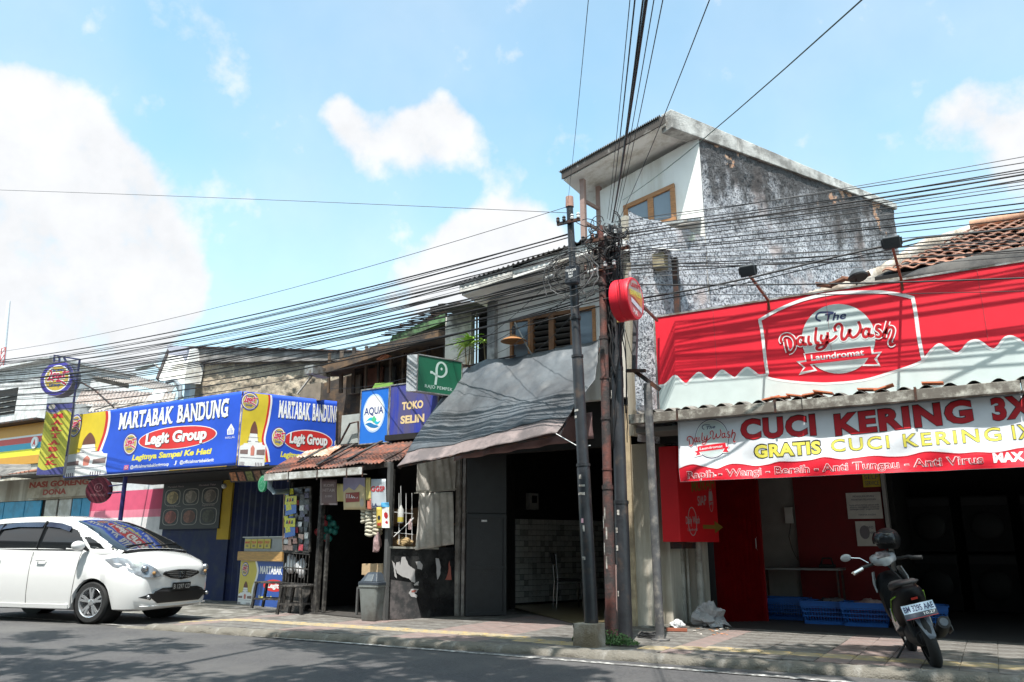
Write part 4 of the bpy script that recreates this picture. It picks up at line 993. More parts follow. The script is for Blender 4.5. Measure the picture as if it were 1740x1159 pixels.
# meter, chair, picture
p = on_y(892,850,12.0); mt = thing('electric_meter', (p.x,12.0,p.z), 'small pale electric meter on the dark wall over the grey tiles', 'meter')
pw = w0+wd*((p.x-w0.x)/wd.x)+wn*.0
mc = on_z(892,1024,.2); mcc = Vector((mc.x, mc.y, 0)) ; k_ = (mcc-w0).dot(wd); base = w0+wd*k_
z0_ = on_y(892,866,base.y).z; z1_ = on_y(892,838,base.y).z
MB().slab([base+Vector((0,0,z0_))-Vector((0,0,w0.z)), base+wd*.22+Vector((0,0,z0_-w0.z)), base+wd*.22+Vector((0,0,z1_-w0.z)), base+Vector((0,0,z1_-w0.z))], wn*.12).build('case', mat('meter_case', (.40,.40,.38), .5), mt, bevel=.01)
MB().slab([base+wd*.05+wn*.125+Vector((0,0,z0_+.12-w0.z)), base+wd*.17+wn*.125+Vector((0,0,z0_+.12-w0.z)), base+wd*.17+wn*.125+Vector((0,0,z1_-.05-w0.z)), base+wd*.05+wn*.125+Vector((0,0,z1_-.05-w0.z))], wn*.006).build('window', M_DARKIN, mt)
mt.location = base+Vector((0,0,z0_-w0.z)); 
for c in mt.children: c.location = -(mt.location-WP[mt.name])
def chair(x, y, rz, label):
    o = thing('chair', (x,y,.17), label, 'chair'); o.rotation_euler = (0,0,0)
    R = Matrix.Rotation(rz,3,'Z'); T = lambda a,b,c: Vector((x,y,.172))+R@Vector((a,b,c))
    ch = mat('chrome', (.5,.5,.5), .15, 1., bump=0)
    mb = MB(); mb.slab([T(-.2,-.2,.45),T(.2,-.2,.45),T(.2,.2,.45),T(-.2,.2,.45)],(0,0,.04)); mb.build('seat', M_DARKIN, o, bevel=.01)
    mb = MB(); mb.slab([T(-.2,.2,.72),T(.2,.2,.72),T(.2,.25,.92),T(-.2,.25,.92)],R@Vector((0,.03,0))); mb.build('backrest', M_DARKIN, o, bevel=.01)
    for a,b in ((-.2,-.2),(.2,-.2),(-.2,.2),(.2,.2)):
        mb = MB(); mb.tube([T(a*1.05,b*1.15,0),T(a,b,.45)]+([T(a,b+.03,.9)] if b > 0 else []), .011, 6); mb.build('leg', ch, o, smooth=60)
p = on_z(965,1034,.17); chair(p.x, p.y, 2.2, 'dark chair with chrome legs standing inside the tiled shop')
# =================================================================== POLES
M_POLEB = mat('black_pole_paint', (.028,.030,.035), .38, .1, var=.25, scale=5, bump=.15, bscale=30, stain=(.08,.06,.05), stain_amt=.0, stain_scale=6)
M_POLER = mat('red_rust_pole', (.19,.065,.05), .75, .1, var=.3, scale=7, bump=.4, bscale=50, stain=(.04,.035,.035), stain_amt=.55, stain_scale=3.5)
M_POLEG = mat('grey_pole_paint', (.10,.10,.105), .5, .1, var=.3, scale=6, bump=.2, stain=(.25,.23,.21), stain_amt=.18, stain_scale=9)
M_STICK = mat('paper_sticker', (.60,.58,.54), .8, stain=(.2,.18,.16), stain_amt=.4, stain_scale=20)
def pole(name, base, top, secs, m, label, cat, bands=()):
    o = thing(name, base, label, cat); base = Vector(base); top = Vector(top); d = top-base
    mb = MB(); pts = []; rs = []
    for t, r in secs: pts.append(base+d*t); rs.append(r)
    mb.tube(pts, rs, 18); mb.build('shaft', m, o, smooth=50)
    for t, r, h in bands:
        mb = MB(); c = base+d*t; mb.tube([c, c+d.normalized()*h], [r, r], 16); mb.build('collar', m, o, smooth=50)
    return o, base, d
bA = on_y(1005,1062,8.42); bA.z = .36; tA = on_y(968,352,8.42)
pA, b0, dA = pole('utility_pole', bA, tA, [(0,.078),(.34,.078),(.35,.070),(.60,.068),(.61,.056),(.80,.054),(.81,.045),(1,.043)], M_POLEB, 'black steel utility pole on a concrete block, leftmost of the tall poles', 'pole', [(.345,.084,.03),(.605,.074,.03),(.70,.07,.04)])
mb = MB(); mb.tube([tA, tA+Vector((0,0,.14))], [.055,.05], 14); mb.build('cap', mat('pole_cap', (.42,.24,.19), .7), pA, smooth=50)
# stickers and paint marks on its shaft
def sticker(o, b0, d, t, az, r, w, h, m):
    c = b0+d*t; mb = MB(); vs = []; n = 4
    for i in range(n+1):
        a = az+(i/n-.5)*w/r
        for z in (-h/2, h/2): vs.append(c+Vector((r*math.cos(a), r*math.sin(a), z)))
    mb.add(vs, [(2*i,2*i+2,2*i+3,2*i+1) for i in range(n)]); mb.build('sticker', m, o, smooth=180)
rr = random.Random(5)
for t, h, w in ((.14,.035,.05),(.222,.05,.03),(.282,.03,.09),(.30,.022,.08),(.32,.05,.03),(.205,.07,.022),(.46,.03,.08),(.475,.025,.07)):
    sticker(pA, b0, dA, t, -PI/2-.5+rr.uniform(-.3,.6), .081 if t < .34 else .073, w, h, M_STICK if t != .222 else mat('pink_sticker', (.6,.35,.42), .7))
blk = MB(); c = on_z(1006,1092,.15); cx, cy = b0.x+.0, 8.36
blk.grid(lambda u, v: Vector((cx+.155*(1+.03*noise.noise(Vector((u*9,v*5,1))))*math.cos(2*PI*u+.78)*(1.15 if int(u*4+.5) != u*4+.5 else 1.15), cy+.155*1.15*(1+.03*noise.noise(Vector((u*9,v*5,4))))*math.sin(2*PI*u+.78), .13+.25*v)), 4, 3)
blk2 = MB()
def bf(u, v):
    s = [(-1,-1),(1,-1),(1,1),(-1,1),(-1,-1)]; k = min(3, int(u*4)); f = u*4-k; a, b = s[k], s[k+1]
    n = .008*noise.fractal(Vector((u*20, v*6, 1)), 1, 2, 3); r = .148-.008*v+n
    x_, y_ = a[0]+(b[0]-a[0])*f, a[1]+(b[1]-a[1])*f
    l = max(1, math.hypot(x_, y_)/1.3)
    return Vector((cx+x_*r/l, cy+y_*r/l, .12+.255*v))
blk2.grid(bf, 32, 8); blk2.add([bf(i/32,1)-Vector((0,0,.0)) for i in range(32)], [tuple(range(32))])
o = blk2.build('concrete_block', mat('block_concrete', (.36,.33,.28), .95, var=.2, scale=8, bump=.6, bscale=60, stain=(.2,.16,.11), stain_amt=.45), loc=(cx,cy,.15), smooth=40); tag(o, 'square concrete footing block around the base of the black pole', 'footing')
bB = on_y(1039,1085,8.75); bB.z = .16; tB = on_y(1021,385,8.75)
pB, b1, dB = pole('utility_pole', bB, tB, [(0,.075),(.06,.075),(.07,.064),(.33,.062),(.34,.055),(.70,.053),(.705,.046),(1,.044)], M_POLER, 'rusty red brown steel pole, middle one of the close group of poles', 'pole', [(.335,.068,.05),(.38,.062,.02),(.50,.062,.03),(.60,.061,.02),(.70,.058,.04),(.84,.055,.03),(.90,.055,.03)])
bC = on_y(1062,1086,8.92); bC.z = .16; tC = on_y(1041,385,8.92)
pC, b2, dC = pole('utility_pole', bC, tC, [(0,.09),(.30,.088),(.31,.078),(.62,.074),(.63,.060),(1,.055)], M_POLEB, 'thick black pole wrapped in cable mess, right one of the close group of poles', 'pole', [(.30,.094,.04),(.62,.08,.05)])
for t in (.10,.2,.24,.28): sticker(pC, b2, dC, t, -PI/2-.2+.2*math.sin(t*50), .093, .03, .06, M_STICK)
for t in (.17,.20,.235,.26,.28): sticker(pB, b1, dB, t, -PI/2-.3+.4*math.sin(t*90), .0655, .018, .14, M_STICK)
o = MB().tube([on_y(1048,1083,8.80),on_y(1046,960,8.80)], .014, 8).build('conduit', mat('pink_conduit', (.30,.20,.18), .7), loc=(on_y(1048,1083,8.8)), smooth=60); tag(o, 'thin pinkish brown conduit standing between the rusty pole and the black pole', 'conduit')
o = MB().tube([on_y(799,50,1) and on_y(1050,505,8.80),on_y(1051,548,8.80)], .022, 8).build('insulator', mat('brass_insulator', (.55,.42,.16), .4, .3), loc=on_y(1050,548,8.8), smooth=60); tag(o, 'short brass coloured insulator strapped to the black pole beside the red disc sign', 'insulator')
# junction box, splice closures and coils on the black pole
jb = on_y(973,468,8.30)
o = thing('junction_box', jb, 'black cable junction box with white print on the black steel pole', 'box'); R = Matrix.Rotation(.05,3,'Y')
mb = MB(); mb.cbox(jb,(.17,.10,.24),R); mb.build('case', mat('junction_black', (.04,.045,.055), .35), o, bevel=.02)
Pj = Print(lambda u, v, lift=0.: Vector((jb.x+u, jb.y-.052-lift, jb.z+v)))
for t, y in (('TELKOM',.04),('FAT',.0),('007',-.04)): Pj.text(t, 0, y, .026, 'lettering', M_WHITE, o, .003, align='C', bold=.02)
M_CLOS = mat('closure_white', (.55,.55,.55), .5)
for (u, v, w) in ((934,472,.10),(1007,462,.13)):
    p = on_y(u, v, 8.3); mb = MB(); mb.tube([p-Vector((w/2,0,0)), p+Vector((w/2,0,.02))], .025, 8)
    o = mb.build('cable_splice', M_CLOS, loc=p, smooth=60); tag(o, 'white cable splice '+('left' if u < 970 else 'right')+' of the junction box on the black pole', 'cable splice')
M_CABLE = mat('cable_black', (.018,.018,.020), .55, var=.2, bump=0)
M_CABLEG = mat('cable_grey', (.13,.13,.135), .6, var=.2, bump=0)
def cable(pts, r, lab, grp, m=None, name='cable', seg=5):
    mb = MB(); mb.tube(pts, r*.72, seg); o = mb.build(name, m or M_CABLE, loc=pts[0], smooth=180); tag(o, lab, 'cable', grp); return o
rr = random.Random(21)
for k in range(9):
    c = on_y(972+rr.uniform(-3,3), 462+rr.uniform(-14,14), 8.28); a = rr.uniform(.15,.40); b = a*rr.uniform(.75,1.05); ph = rr.random()*6
    pts = [c+Vector((a*math.cos(t*2*PI/28+ph)*(1+.05*math.sin(3*t)), -.03+.03*math.sin(t*.9), b*math.sin(t*2*PI/28+ph))) for t in range(int(28*rr.uniform(.7,1.05)))]
    cable(pts, rr.choice([.005,.006,.009]), 'loose loop of spare cable coiled around the junction box of the black pole', 'cable loops at the junction box', M_CABLE if k % 3 else M_CABLEG, 'cable_loop')
# the cable tangle down the thick black pole and at the pole heads: nobody could count it
mb = MB()
for k in range(30):
    t0 = rr.uniform(.35,.8); n = 26; ph = rr.random()*6; rad = rr.uniform(.07,.13)
    pts = []
    for i in range(n):
        t = t0+(min(1.0, t0+.6)-t0)*i/(n-1); ph += rr.uniform(-.28,.28)
        pts.append(b2+dC*t+Vector((rad*math.cos(ph), rad*math.sin(ph)*.9, 0)))
    mb.tube(pts, rr.choice([.006,.008,.011]), 5, 0)
for k in range(40):
    c = on_y(rr.uniform(990,1062), rr.uniform(372,440), rr.uniform(8.6,8.95)); a = rr.uniform(.05,.18)
    d1 = Vector((rr.uniform(-1,1),rr.uniform(-.6,.6),rr.uniform(-1,1))).normalized(); d2 = d1.orthogonal().normalized()
    mb.tube([c+a*(d1*math.cos(i*.5)+d2*math.sin(i*.5)*.7) for i in range(9)], rr.choice([.006,.009]), 5, 0)
tag(mb.build('cable_tangle', M_CABLE, loc=b2, smooth=180), 'thick tangle of black cables wound round the heads of the two closest poles', 'cables', kind='stuff')
# crossarms and clamps
for (o_, b_, d_, t, w, lab) in ((pA,b0,dA,.955,.16,''),(pB,b1,dB,.96,.25,''),(pB,b1,dB,.88,.22,''),(pC,b2,dC,.93,.25,'')):
    c = b_+d_*t; mb = MB(); mb.bar(c+Vector((-w,-.06,0)), c+Vector((w,-.06,0)), .03, .04); mb.build('crossarm', M_STEEL, o_)
    for s in (-1, -.4, .4, 1): mb = MB(); mb.lathe(c+Vector((s*w*.9,-.07,.02)),(0,0,1),[(0,.02),(.02,.026),(.035,.018),(.05,.026),(.07,.012)],8); mb.build('insulator', M_CLOS if s > 0 else M_STEEL, o_, smooth=50)

# sign pole with the red disc
sp_ = thing('sign_pole', on_z(1122,1088,.15), 'slim dark sign pole with an offset top carrying the round red sign', 'pole'); bD = WP[sp_.name]
tD = on_y(1100,652,bD.y); mb = MB(); mb.tube([bD, bD.lerp(tD,.5), tD], .052, 14); mb.build('lower_shaft', M_POLEG, sp_, smooth=50)
c1 = on_y(1078,632,bD.y); c2 = on_y(1121,662,bD.y-.0)
mb = MB(); mb.bar(c1+Vector((-.02,0,.03)), c2, .05); mb.build('bracket', M_STEEL, sp_)
mb = MB(); mb.bar(on_y(1064,630,bD.y-.06), on_y(1097,630,bD.y-.06), .04); mb.build('bracket', M_STEEL, sp_)
c3 = on_y(1082,470,bD.y); mb = MB(); mb.bar(c1, c3, .055); mb.build('upper_shaft', mat('grey_post', (.10,.10,.11), .5), sp_)
q = on_y(1092,520,bD.y); q2 = on_y(1117,545,10.2); mb = MB(); mb.bar(q, q2, .03); mb.build('stay', mat('rusty_arm', (.16,.06,.05)), sp_)
mb = MB(); fb = bD; mb.lathe(fb+Vector((0,0,.0)),(0,0,1),[(0,.11),(.015,.11),(.02,.06),(.06,.055)],12); mb.build('base_collar', M_POLEG, sp_)
dc = on_y(1080,507,8.62); ds = thing('disc_sign', dc, 'round red drum shaped laundry sign on the slim pole', 'sign')
# faces: the disc looks right along the street
nn = Vector((1,-.03,0)).normalized()
Rr = .255; th = .24
cA = dc-nn*th
mb = MB(); mb.lathe(cA, nn, [(0,0),(0,Rr),(.02,Rr+.008),(th*.45,Rr+.002),(th*.47,Rr-.004),(th*.5,Rr+.002),(th-.02,Rr+.008),(th,Rr),(th,0)], 40, cap=False); mb.build('drum', M_SIGNRED, ds, smooth=40)
uu = Vector((0,0,1)).cross(nn).normalized(); fc = cA+nn*th
PD = Print(lambda u, v, lift=0.: fc+uu*u+Vector((0,0,v))+nn*lift)
PD.shapes([ell(0,0,.235,.235,40)], 'face', mat('disc_face', (.62,.10,.10), .35), ds, .002)
PD.shapes([[(.22*math.cos(a),.22*math.sin(a)) for a in [math.radians(q) for q in range(15,166,6)]]], 'upper_field', mat('disc_grey', (.45,.33,.30), .4), ds, .004)
PD.shapes([[(-.20,.07),(.20,.05),(.17,-.09),(-.04,.0),(-.19,.0)]], 'orange_field', mat('disc_orange', (.70,.25,.05), .4), ds, .0055)
PD.shapes([[(-.15,-.02),(.17,-.09),(.16,-.15),(-.14,-.08)]], 'label_strip', mat('disc_strip', (.66,.62,.68), .4), ds, .007)
PD.text('Laundry', 0, .12, .07, 'lettering', M_REDINK, ds, .006, align='C', w=.30, bold=.03, slope=.1); PD.text('EXPRESS', 0, .02, .06, 'lettering', M_YELINK, ds, .0075, align='C', w=.32, bold=.03, slope=.05)
PD.text('24 jam', -.09, -.19, .05, 'lettering', M_WHITE, ds, .004, w=.12, bold=.02)
PD.strokes([[(-.03,-.21),(.0,-.18),(.03,-.21)]], .015, 'mark', M_WHITE, ds, .004)
mb = MB(); mb.tube([dc+Vector((-.06,0,Rr-.02)), dc+Vector((-.06,0,Rr+.10))], .02, 6); mb.build('hanger', M_GALV, ds)
# weeds round the block
M_WEED = mat('weed_leaf', (.06,.13,.035), .6, var=.4, scale=30)
def weeds(name, c, s, n, seed, lab, h=.12):
    rr = random.Random(seed); mb = MB()
    for k in range(n):
        a = rr.random()*6.28; r = rr.random()**.5; p = Vector((c[0]+s[0]*r*math.cos(a), c[1]+s[1]*r*math.sin(a), .155+rr.random()**1.6*h*(1.1-r)))
        l = rr.uniform(.012,.028); d = Vector((rr.uniform(-1,1),rr.uniform(-1,1),rr.uniform(-.2,1))).normalized(); e = d.orthogonal().normalized()*l*.5
        mb.add([p-d*l*.2, p+d*l*.4+e, p+d*l, p+d*l*.4-e], [(0,1,2,3)])
    return tag(mb.build(name, M_WEED, loc=(c[0],c[1],.155)), lab, 'weeds', kind='stuff')
p = on_z(1040,1092,.16); weeds('weeds', (p.x,p.y-.02), (.33,.12), 900, 4, 'low green weeds growing between the concrete block and the poles', .17)
p = on_z(984,1088,.16); weeds('weeds', (p.x,p.y), (.06,.12), 260, 5, 'small tuft of green weeds left of the concrete block', .2)
p = on_z(1105,1083,.16); mbz = MB()
for k in range(5): mbz.tube([Vector((p.x+.16*math.cos(t*.4+k)*(1-.08*k), p.y+.08*math.sin(t*.4+k), .165+.01*k+.01*math.sin(t))) for t in range(15)], .009, 5)
o = mbz.build('cable_coil', M_CABLE, loc=(p.x,p.y,.16), smooth=180); tag(o, 'small heap of coiled cable on the paving between the cream pillar and the sign pole', 'cable', kind='stuff')

# =================================================================== OVERHEAD CABLES
rr = random.Random(77)
WY = 8.75
def span(a, b, sag, n=14): 
    a = Vector(a); b = Vector(b); return [a.lerp(b, i/n)-Vector((0,0,sag*4*(i/n)*(1-i/n))) for i in range(n+1)]
# left: from the pole heads to a pole far down the street
def left(v0, v1, r, x0=1000, yd=8.75, ye=9.5, lab=None, grp='cables running left from the poles', m=None, sag=.45):
    a = on_y(x0, v0, yd); b = on_y(0, v1, ye)
    d = b-a; end = a+d*1.5; end.z = b.z-(a.z-b.z)*.15
    # catenary through both visible ends
    T = 1/1.5; s = sag; P0 = a
    n = 26; pts = []
    zend = (b.z-a.z*(1-T)+s*4*T*(1-T))/T
    for i in range(n+1):
        t = i/n; pts.append(Vector((a.x+d.x*1.5*t, a.y+d.y*1.5*t, a.z*(1-t)+zend*t-s*4*t*(1-t))))
    cable(pts, r, lab or 'thin black cable of the sheaf that runs left from the pole heads over the shops', grp, m, 'overhead_cable')
left(350, 598, .006, 968, lab='single thin cable running left, highest of those over the shops', grp=None, sag=.5)
for k in range(34):
    v0 = 392+k*3.3+rr.uniform(-5,5); v1 = 618+(k/34)**1.25*62+rr.uniform(-9,9)
    left(v0, v1, rr.choice([.006,.007,.009,.012,.015]), rr.choice([972,1022,1040]), 8.6+rr.uniform(-.1,.3), 9.6+rr.uniform(-.25,.25), m=M_CABLEG if rr.random() < .25 else None, sag=rr.uniform(.40,.75))
left(505, 690, .016, 1020, lab='thick twisted black cable, lowest of those running left over the blue banners', grp=None, sag=.75)
left(520, 697, .011, 1020, lab='thin black cable just under the thick twisted cable running left', grp=None, sag=.82)
# a high one that crosses the whole left half of the sky
a = on_y(-60,321,6.5); b = on_y(968,362,8.42); cable(span(a, b, -.02), .006, 'single thin cable crossing the open sky on the left half', None, M_CABLEG, 'overhead_cable')
# right: level bundle in front of the rough wall
R_ = [(378,272,.008),(390,288,.010),(420,330,.007),(433,356,.011),(441,380,.007),(459,416,.012),(385,263,.007),(398,283,.011),(402,291,.016),(407,297,.012),(400,305,.008),(412,312,.007),(418,318,.009),(425,343,.012),(430,349,.010),(437,362,.008),(444,398,.008),(448,405,.007),(455,403,.011),(462,408,.006),(468,412,.010),(474,430,.006),(452,420,.009)]
for v0, v1, r in R_:
    a = on_y(1041, v0, 9.15); m_ = on_y(1135, v0+(v1-v0)*.134, 9.72); b = on_y(1740, v1, 9.86+rr.uniform(-.1,.08)); d = b-m_; c = b+d*.35
    cable([a]+span(m_, c, .04+rr.uniform(-.03,.04), 16), r, 'black cable of the level bundle passing right in front of the rough stained wall', 'cables passing the rough wall', M_CABLEG if r < .008 else None, 'overhead_cable')
for v0, v1, r, lab in ((483,468,.013,'thick level cable just above the left floodlight'),(497,490,.006,'thin slack cable at the height of the red sign top')):
    a = on_y(1045, v0, 8.9); b = on_y(1740, v1, 8.9); cable(span(a, b+(b-a)*.2, .05, 14), r, lab, None, None, 'overhead_cable')
p_ = [on_y(1092,507,8.95), on_y(1180,492,9.1), on_y(1285,470,9.25), on_y(1420,437,9.4), on_y(1560,405,9.6), on_y(1740,388,9.8), on_y(1850,380,9.9)]
cable(p_, .018, 'thick black cable rising to the right from the red disc sign', None, None, 'overhead_cable')
cable([q+Vector((.0,.02,-.05)) for q in p_], .010, 'second cable hanging right under the thick rising cable', None, None, 'overhead_cable')
# across the street, over the camera
for k, (u0, v0, u1, r) in enumerate([(964,350,996,.003),(1032,372,1066,.0035),(1036,374,1074,.006),(1040,378,1092,.013),(1041,378,1087,.007),(1043,376,1104,.004),(1046,376,1118,.004),(1050,376,1190,.004),(1058,340,1418,.005)]):
    a = on_y(u0, v0, 8.8); b = on_y(u1, 0, 3.2); e = a+(b-a)*1.55
    cable(span(a, e, .12, 12), r, ['thin cable rising straight up from the top of the leftmost black pole','thin cable, first left of the thick one crossing the street overhead','medium cable beside the thick one crossing the street overhead','thickest black cable crossing the street overhead','cable touching the thickest one over the street','thin cable, first right of the thick one crossing the street overhead','second thin cable right of the thick one overhead','thin cable crossing the sky and passing the tip of the house roof','long thin cable climbing to the upper right corner of the sky'][k], None, None if k != 8 else mat('cable_green', (.05,.09,.06), .5), 'overhead_cable')
# a few slack service drops to the houses
for k, (a, b, s, r) in enumerate([((972,440,8.4),(700,640,11.0),.25,.005),((1020,470,8.7),(560,660,11.5),.4,.006),((1038,445,8.8),(905,600,10.3),.12,.006),((972,495,8.4),(845,600,10.4),.1,.005),((1010,500,8.7),(620,590,11.0),.12,.014),((1062,560,8.9),(1112,705,9.8),.1,.006)]):
    cable(span(on_y(*a), on_y(*b), s), r, ['slack thin cable from the black pole to the green sign','slack thin cable from the poles to the old dark house','slack cable dropping from the poles to the shade lamp','slack cable dropping from the black pole to the brown window','thick twisted cable sagging across the brown windows to the old dark house','short slack cable beside the slim sign pole'][k], None, None, 'service_cable')
for k in range(7):
    a = on_y(rr.uniform(965,1000), rr.uniform(400,470), 8.5); b = on_y(rr.uniform(930,1010), rr.uniform(470,520), 8.4)
    cable(span(a, b, rr.uniform(.05,.3), 10), .005, 'thin loose wire drooping near the junction box of the black pole', 'loose wires near the junction box', M_CABLEG, 'service_cable')
# =================================================================== KIOSK
rr = random.Random(31)
KL = on_z(478,1040,.13); KR = on_z(650,1055,.15); KR.z = KL.z = .15
kd = (KR-KL).normalized(); kn = Vector((kd.y,-kd.x,0)); KW = (KR-KL).length          # kn points to the street
K2 = on_z(775,1047,.15); K2.z = .15; kd2 = (K2-KR).normalized(); kn2 = Vector((kd2.y,-kd2.x,0)); KW2 = (K2-KR).length
def onp(u, v, O, nrm):           # point seen at (u, v) on the upright plane through O
    d = ray(u, v); t = (Vector((O.x,O.y,0)).dot(nrm))/(d.dot(nrm)); p = d*t; p.z += EYE; return p
KF = lambda u, v, off=0.: onp(u, v, KL+kn*off, kn)
KS = lambda u, v, off=0.: onp(u, v, KR+kn2*off, kn2)
M_BLKW = mat('blackened_wood', (.028,.026,.025), .7, var=.3, scale=9, bump=.3, stretch=(1,1,.2), stain=(.12,.11,.10), stain_amt=.2, stain_scale=12)
M_GREYW = mat('grey_weathered_wood', (.09,.09,.09), .8, var=.3, scale=9, bump=.3, stretch=(1,1,.2))
M_RUST = mat('rusty_tin', (.30,.105,.065), .75, .15, var=.35, scale=4, bump=.3, bscale=50, stain=(.11,.07,.06), stain_amt=.5, stain_scale=3, stretch=(3,.6,1))
M_RUSTL = mat('pale_tin', (.55,.47,.38), .6, .2, var=.2, stain=(.35,.17,.10), stain_amt=.4, stain_scale=4)
M_GRY = mat('dark_wall_cloth', (.03,.03,.033), .85)
M_CARD = mat('cardboard', (.38,.25,.15), .85, var=.12, scale=6, bump=.1)
kiosk = thing('kiosk', KL, 'small black wooden street kiosk with a rusty tin roof, open front and hanging goods', 'kiosk')
def post(p, h, w, m, name='post', d=None): mb = MB(); mb.bar(p, p+Vector((0,0,h)), w, d or w, up=kn); return mb.build(name, m, kiosk, bevel=.004)
pl = KF(532,1040); pl.z = .15; post(pl-kn*.05, 2.3, .08, M_BLKW); post(KL-kn*.05, 2.15, .06, M_BLKW)
post(KR-kn*.04, 2.3, .07, M_GREYW); post(KR+kd2*.10-kn2*.03, 2.2, .05, M_BLKW)
q = KF(545,1043); q.z = .15; post(q-kn*.05, 1.25, .05, M_BLKW, 'gate_post')
mb = MB(); mb.bar(KL+Vector((0,0,2.25))-kn*.05, KR+Vector((0,0,2.27))-kn*.05, .06, .08); mb.build('header_beam', M_BLKW, kiosk)
back = -kn*1.9
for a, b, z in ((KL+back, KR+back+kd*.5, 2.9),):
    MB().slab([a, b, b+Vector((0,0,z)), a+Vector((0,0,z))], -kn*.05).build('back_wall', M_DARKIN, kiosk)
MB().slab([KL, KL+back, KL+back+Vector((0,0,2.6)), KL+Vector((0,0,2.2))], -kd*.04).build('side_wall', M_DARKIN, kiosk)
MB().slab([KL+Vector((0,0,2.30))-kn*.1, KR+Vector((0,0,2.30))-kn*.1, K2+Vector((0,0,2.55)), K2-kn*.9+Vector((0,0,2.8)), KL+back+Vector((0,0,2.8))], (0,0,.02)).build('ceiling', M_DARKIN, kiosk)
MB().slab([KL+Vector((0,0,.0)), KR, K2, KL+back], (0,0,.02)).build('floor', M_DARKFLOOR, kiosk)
# boxes and shelves in the gloom
sh_ = thing('goods_shelf', pl-kn*1.5, 'dim shelf stacked with brown cartons at the back of the kiosk', 'shelf')
for z in (.5,.95,1.4):
    a = KL+kd*.8-kn*1.6+Vector((0,0,z)); b = KR-kd*.1-kn*1.6+Vector((0,0,z)); MB().slab([a, b, b-kn*.25, a-kn*.25], (0,0,.025)).build('board', mat('shelf_wood', (.14,.08,.045), .8), sh_)
for k in range(9):
    z = (.53,.98,1.43)[k % 3]; c = KL+kd*(1.0+.45*(k//3)+rr.uniform(0,.1))-kn*1.68+Vector((0,0,z+.14)); mb = MB(); mb.cbox(c, (rr.uniform(.25,.36),.2,.27), Matrix.Rotation(math.atan2(kd.y,kd.x),3,'Z'))
    o = mb.build('carton', M_CARD, loc=c); tag(o, 'brown carton on the dim shelf at the back of the kiosk', 'carton', 'cartons on the kiosk shelf')
# tin roof: overlapping rusty sheets, uneven
G0 = on_z(456,812,2.33); G1 = on_z(640,799,2.33)
gd = (G1-G0).normalized(); gn = Vector((gd.y,-gd.x,0)); GL = (G1-G0).length
RB0 = on_y(500,775,11.0); RB1 = on_y(708,750,11.0)
def tin(u0, u1, l0, l1, dz, m, seed, wl=.076):
    a0 = G0+gd*(GL*u0)+gn*.06+Vector((0,0,.07+dz)); a1 = G0+gd*(GL*u1)+gn*.06+Vector((0,0,.07+dz)); b0_ = RB0.lerp(RB1, u0); b1_ = RB0.lerp(RB1, u1)
    b0_ = a0.lerp(b0_+Vector((0,0,dz)), l1); b1_ = a1.lerp(b1_+Vector((0,0,dz)), l1); a0_ = a0.lerp(b0_, l0); a1_ = a1.lerp(b1_, l0)
    W = (a1-a0).length; n = max(6, int(W/wl*6)); mb = MB(); r2 = random.Random(seed); ph = r2.random()
    up = Vector((0,0,1))
    def fn(u, v): return a0_.lerp(a1_, u).lerp(b0_.lerp(b1_, u), v)+up*(.012*math.cos(2*PI*u*W/wl)+.025*noise.noise(Vector((u*3,v*2,seed)))+.02*math.sin(v*3+seed)*u)
    mb.grid(fn, n, 8); mb.build('tin_sheet', m, kiosk, smooth=180, solid=.003)
tin(-.01,.26,0,.92,.00,M_RUST,1); tin(.24,.50,0,1,.035,M_RUST,2); tin(.47,.74,0,1,.012,M_RUST,3); tin(.72,1.04,0,1,.045,M_RUST,4)
tin(.12,.42,.58,1.0,.07,M_RUSTL,5); tin(1.0,1.16,.1,1,.01,M_RUST,6)
for u0, l0 in ((.25,.2),(.50,.0),(.73,.1)):
    a = (G0+gd*(GL*u0)+gn*.06+Vector((0,0,.15))).lerp(RB0.lerp(RB1,u0)+Vector((0,0,.12)), l0); b = RB0.lerp(RB1,u0+.02)+Vector((0,0,.10)); mb = MB(); mb.bar(a, b, .05, .02); mb.build('roof_batten', M_BLKW, kiosk)
# segmented pale gutter
k = 0; x = 0
for L_ in (.62,.68,.66,.34):
    a = G0+gd*x+gn*.09; b = G0+gd*min(GL+.02, x+L_-.006)+gn*.09; mb = MB()
    mb.bar(a+Vector((0,0,.0)), b+Vector((0,0,.0)), .006, .11); mb.bar(a-gn*.05+Vector((0,0,-.052)), b-gn*.05+Vector((0,0,-.052)), .10, .006)
    mb.build('gutter', mat('kiosk_gutter', (.62,.62,.60), .5, .1, stain=(.3,.28,.25), stain_amt=.35, stain_scale=6, stretch=(.3,.3,6)), kiosk, bevel=.002)
    mb = MB(); mb.bar(b+gn*.006+Vector((0,0,-.10)), b+gn*.006+Vector((0,0,.07)), .02, .008); mb.build('gutter_strap', M_STEEL, kiosk); x += L_
mb = MB(); p = G0+gd*.05; mb.tube([p+Vector((0,0,-.05)), p+Vector((.0,0,-.16)), p+gd*.12+Vector((0,0,-.24)), KL+Vector((0,0,1.98))], .045, 10); mb.build('drain_pipe', mat('blue_grey_pipe', (.20,.25,.29), .5), kiosk, smooth=60)
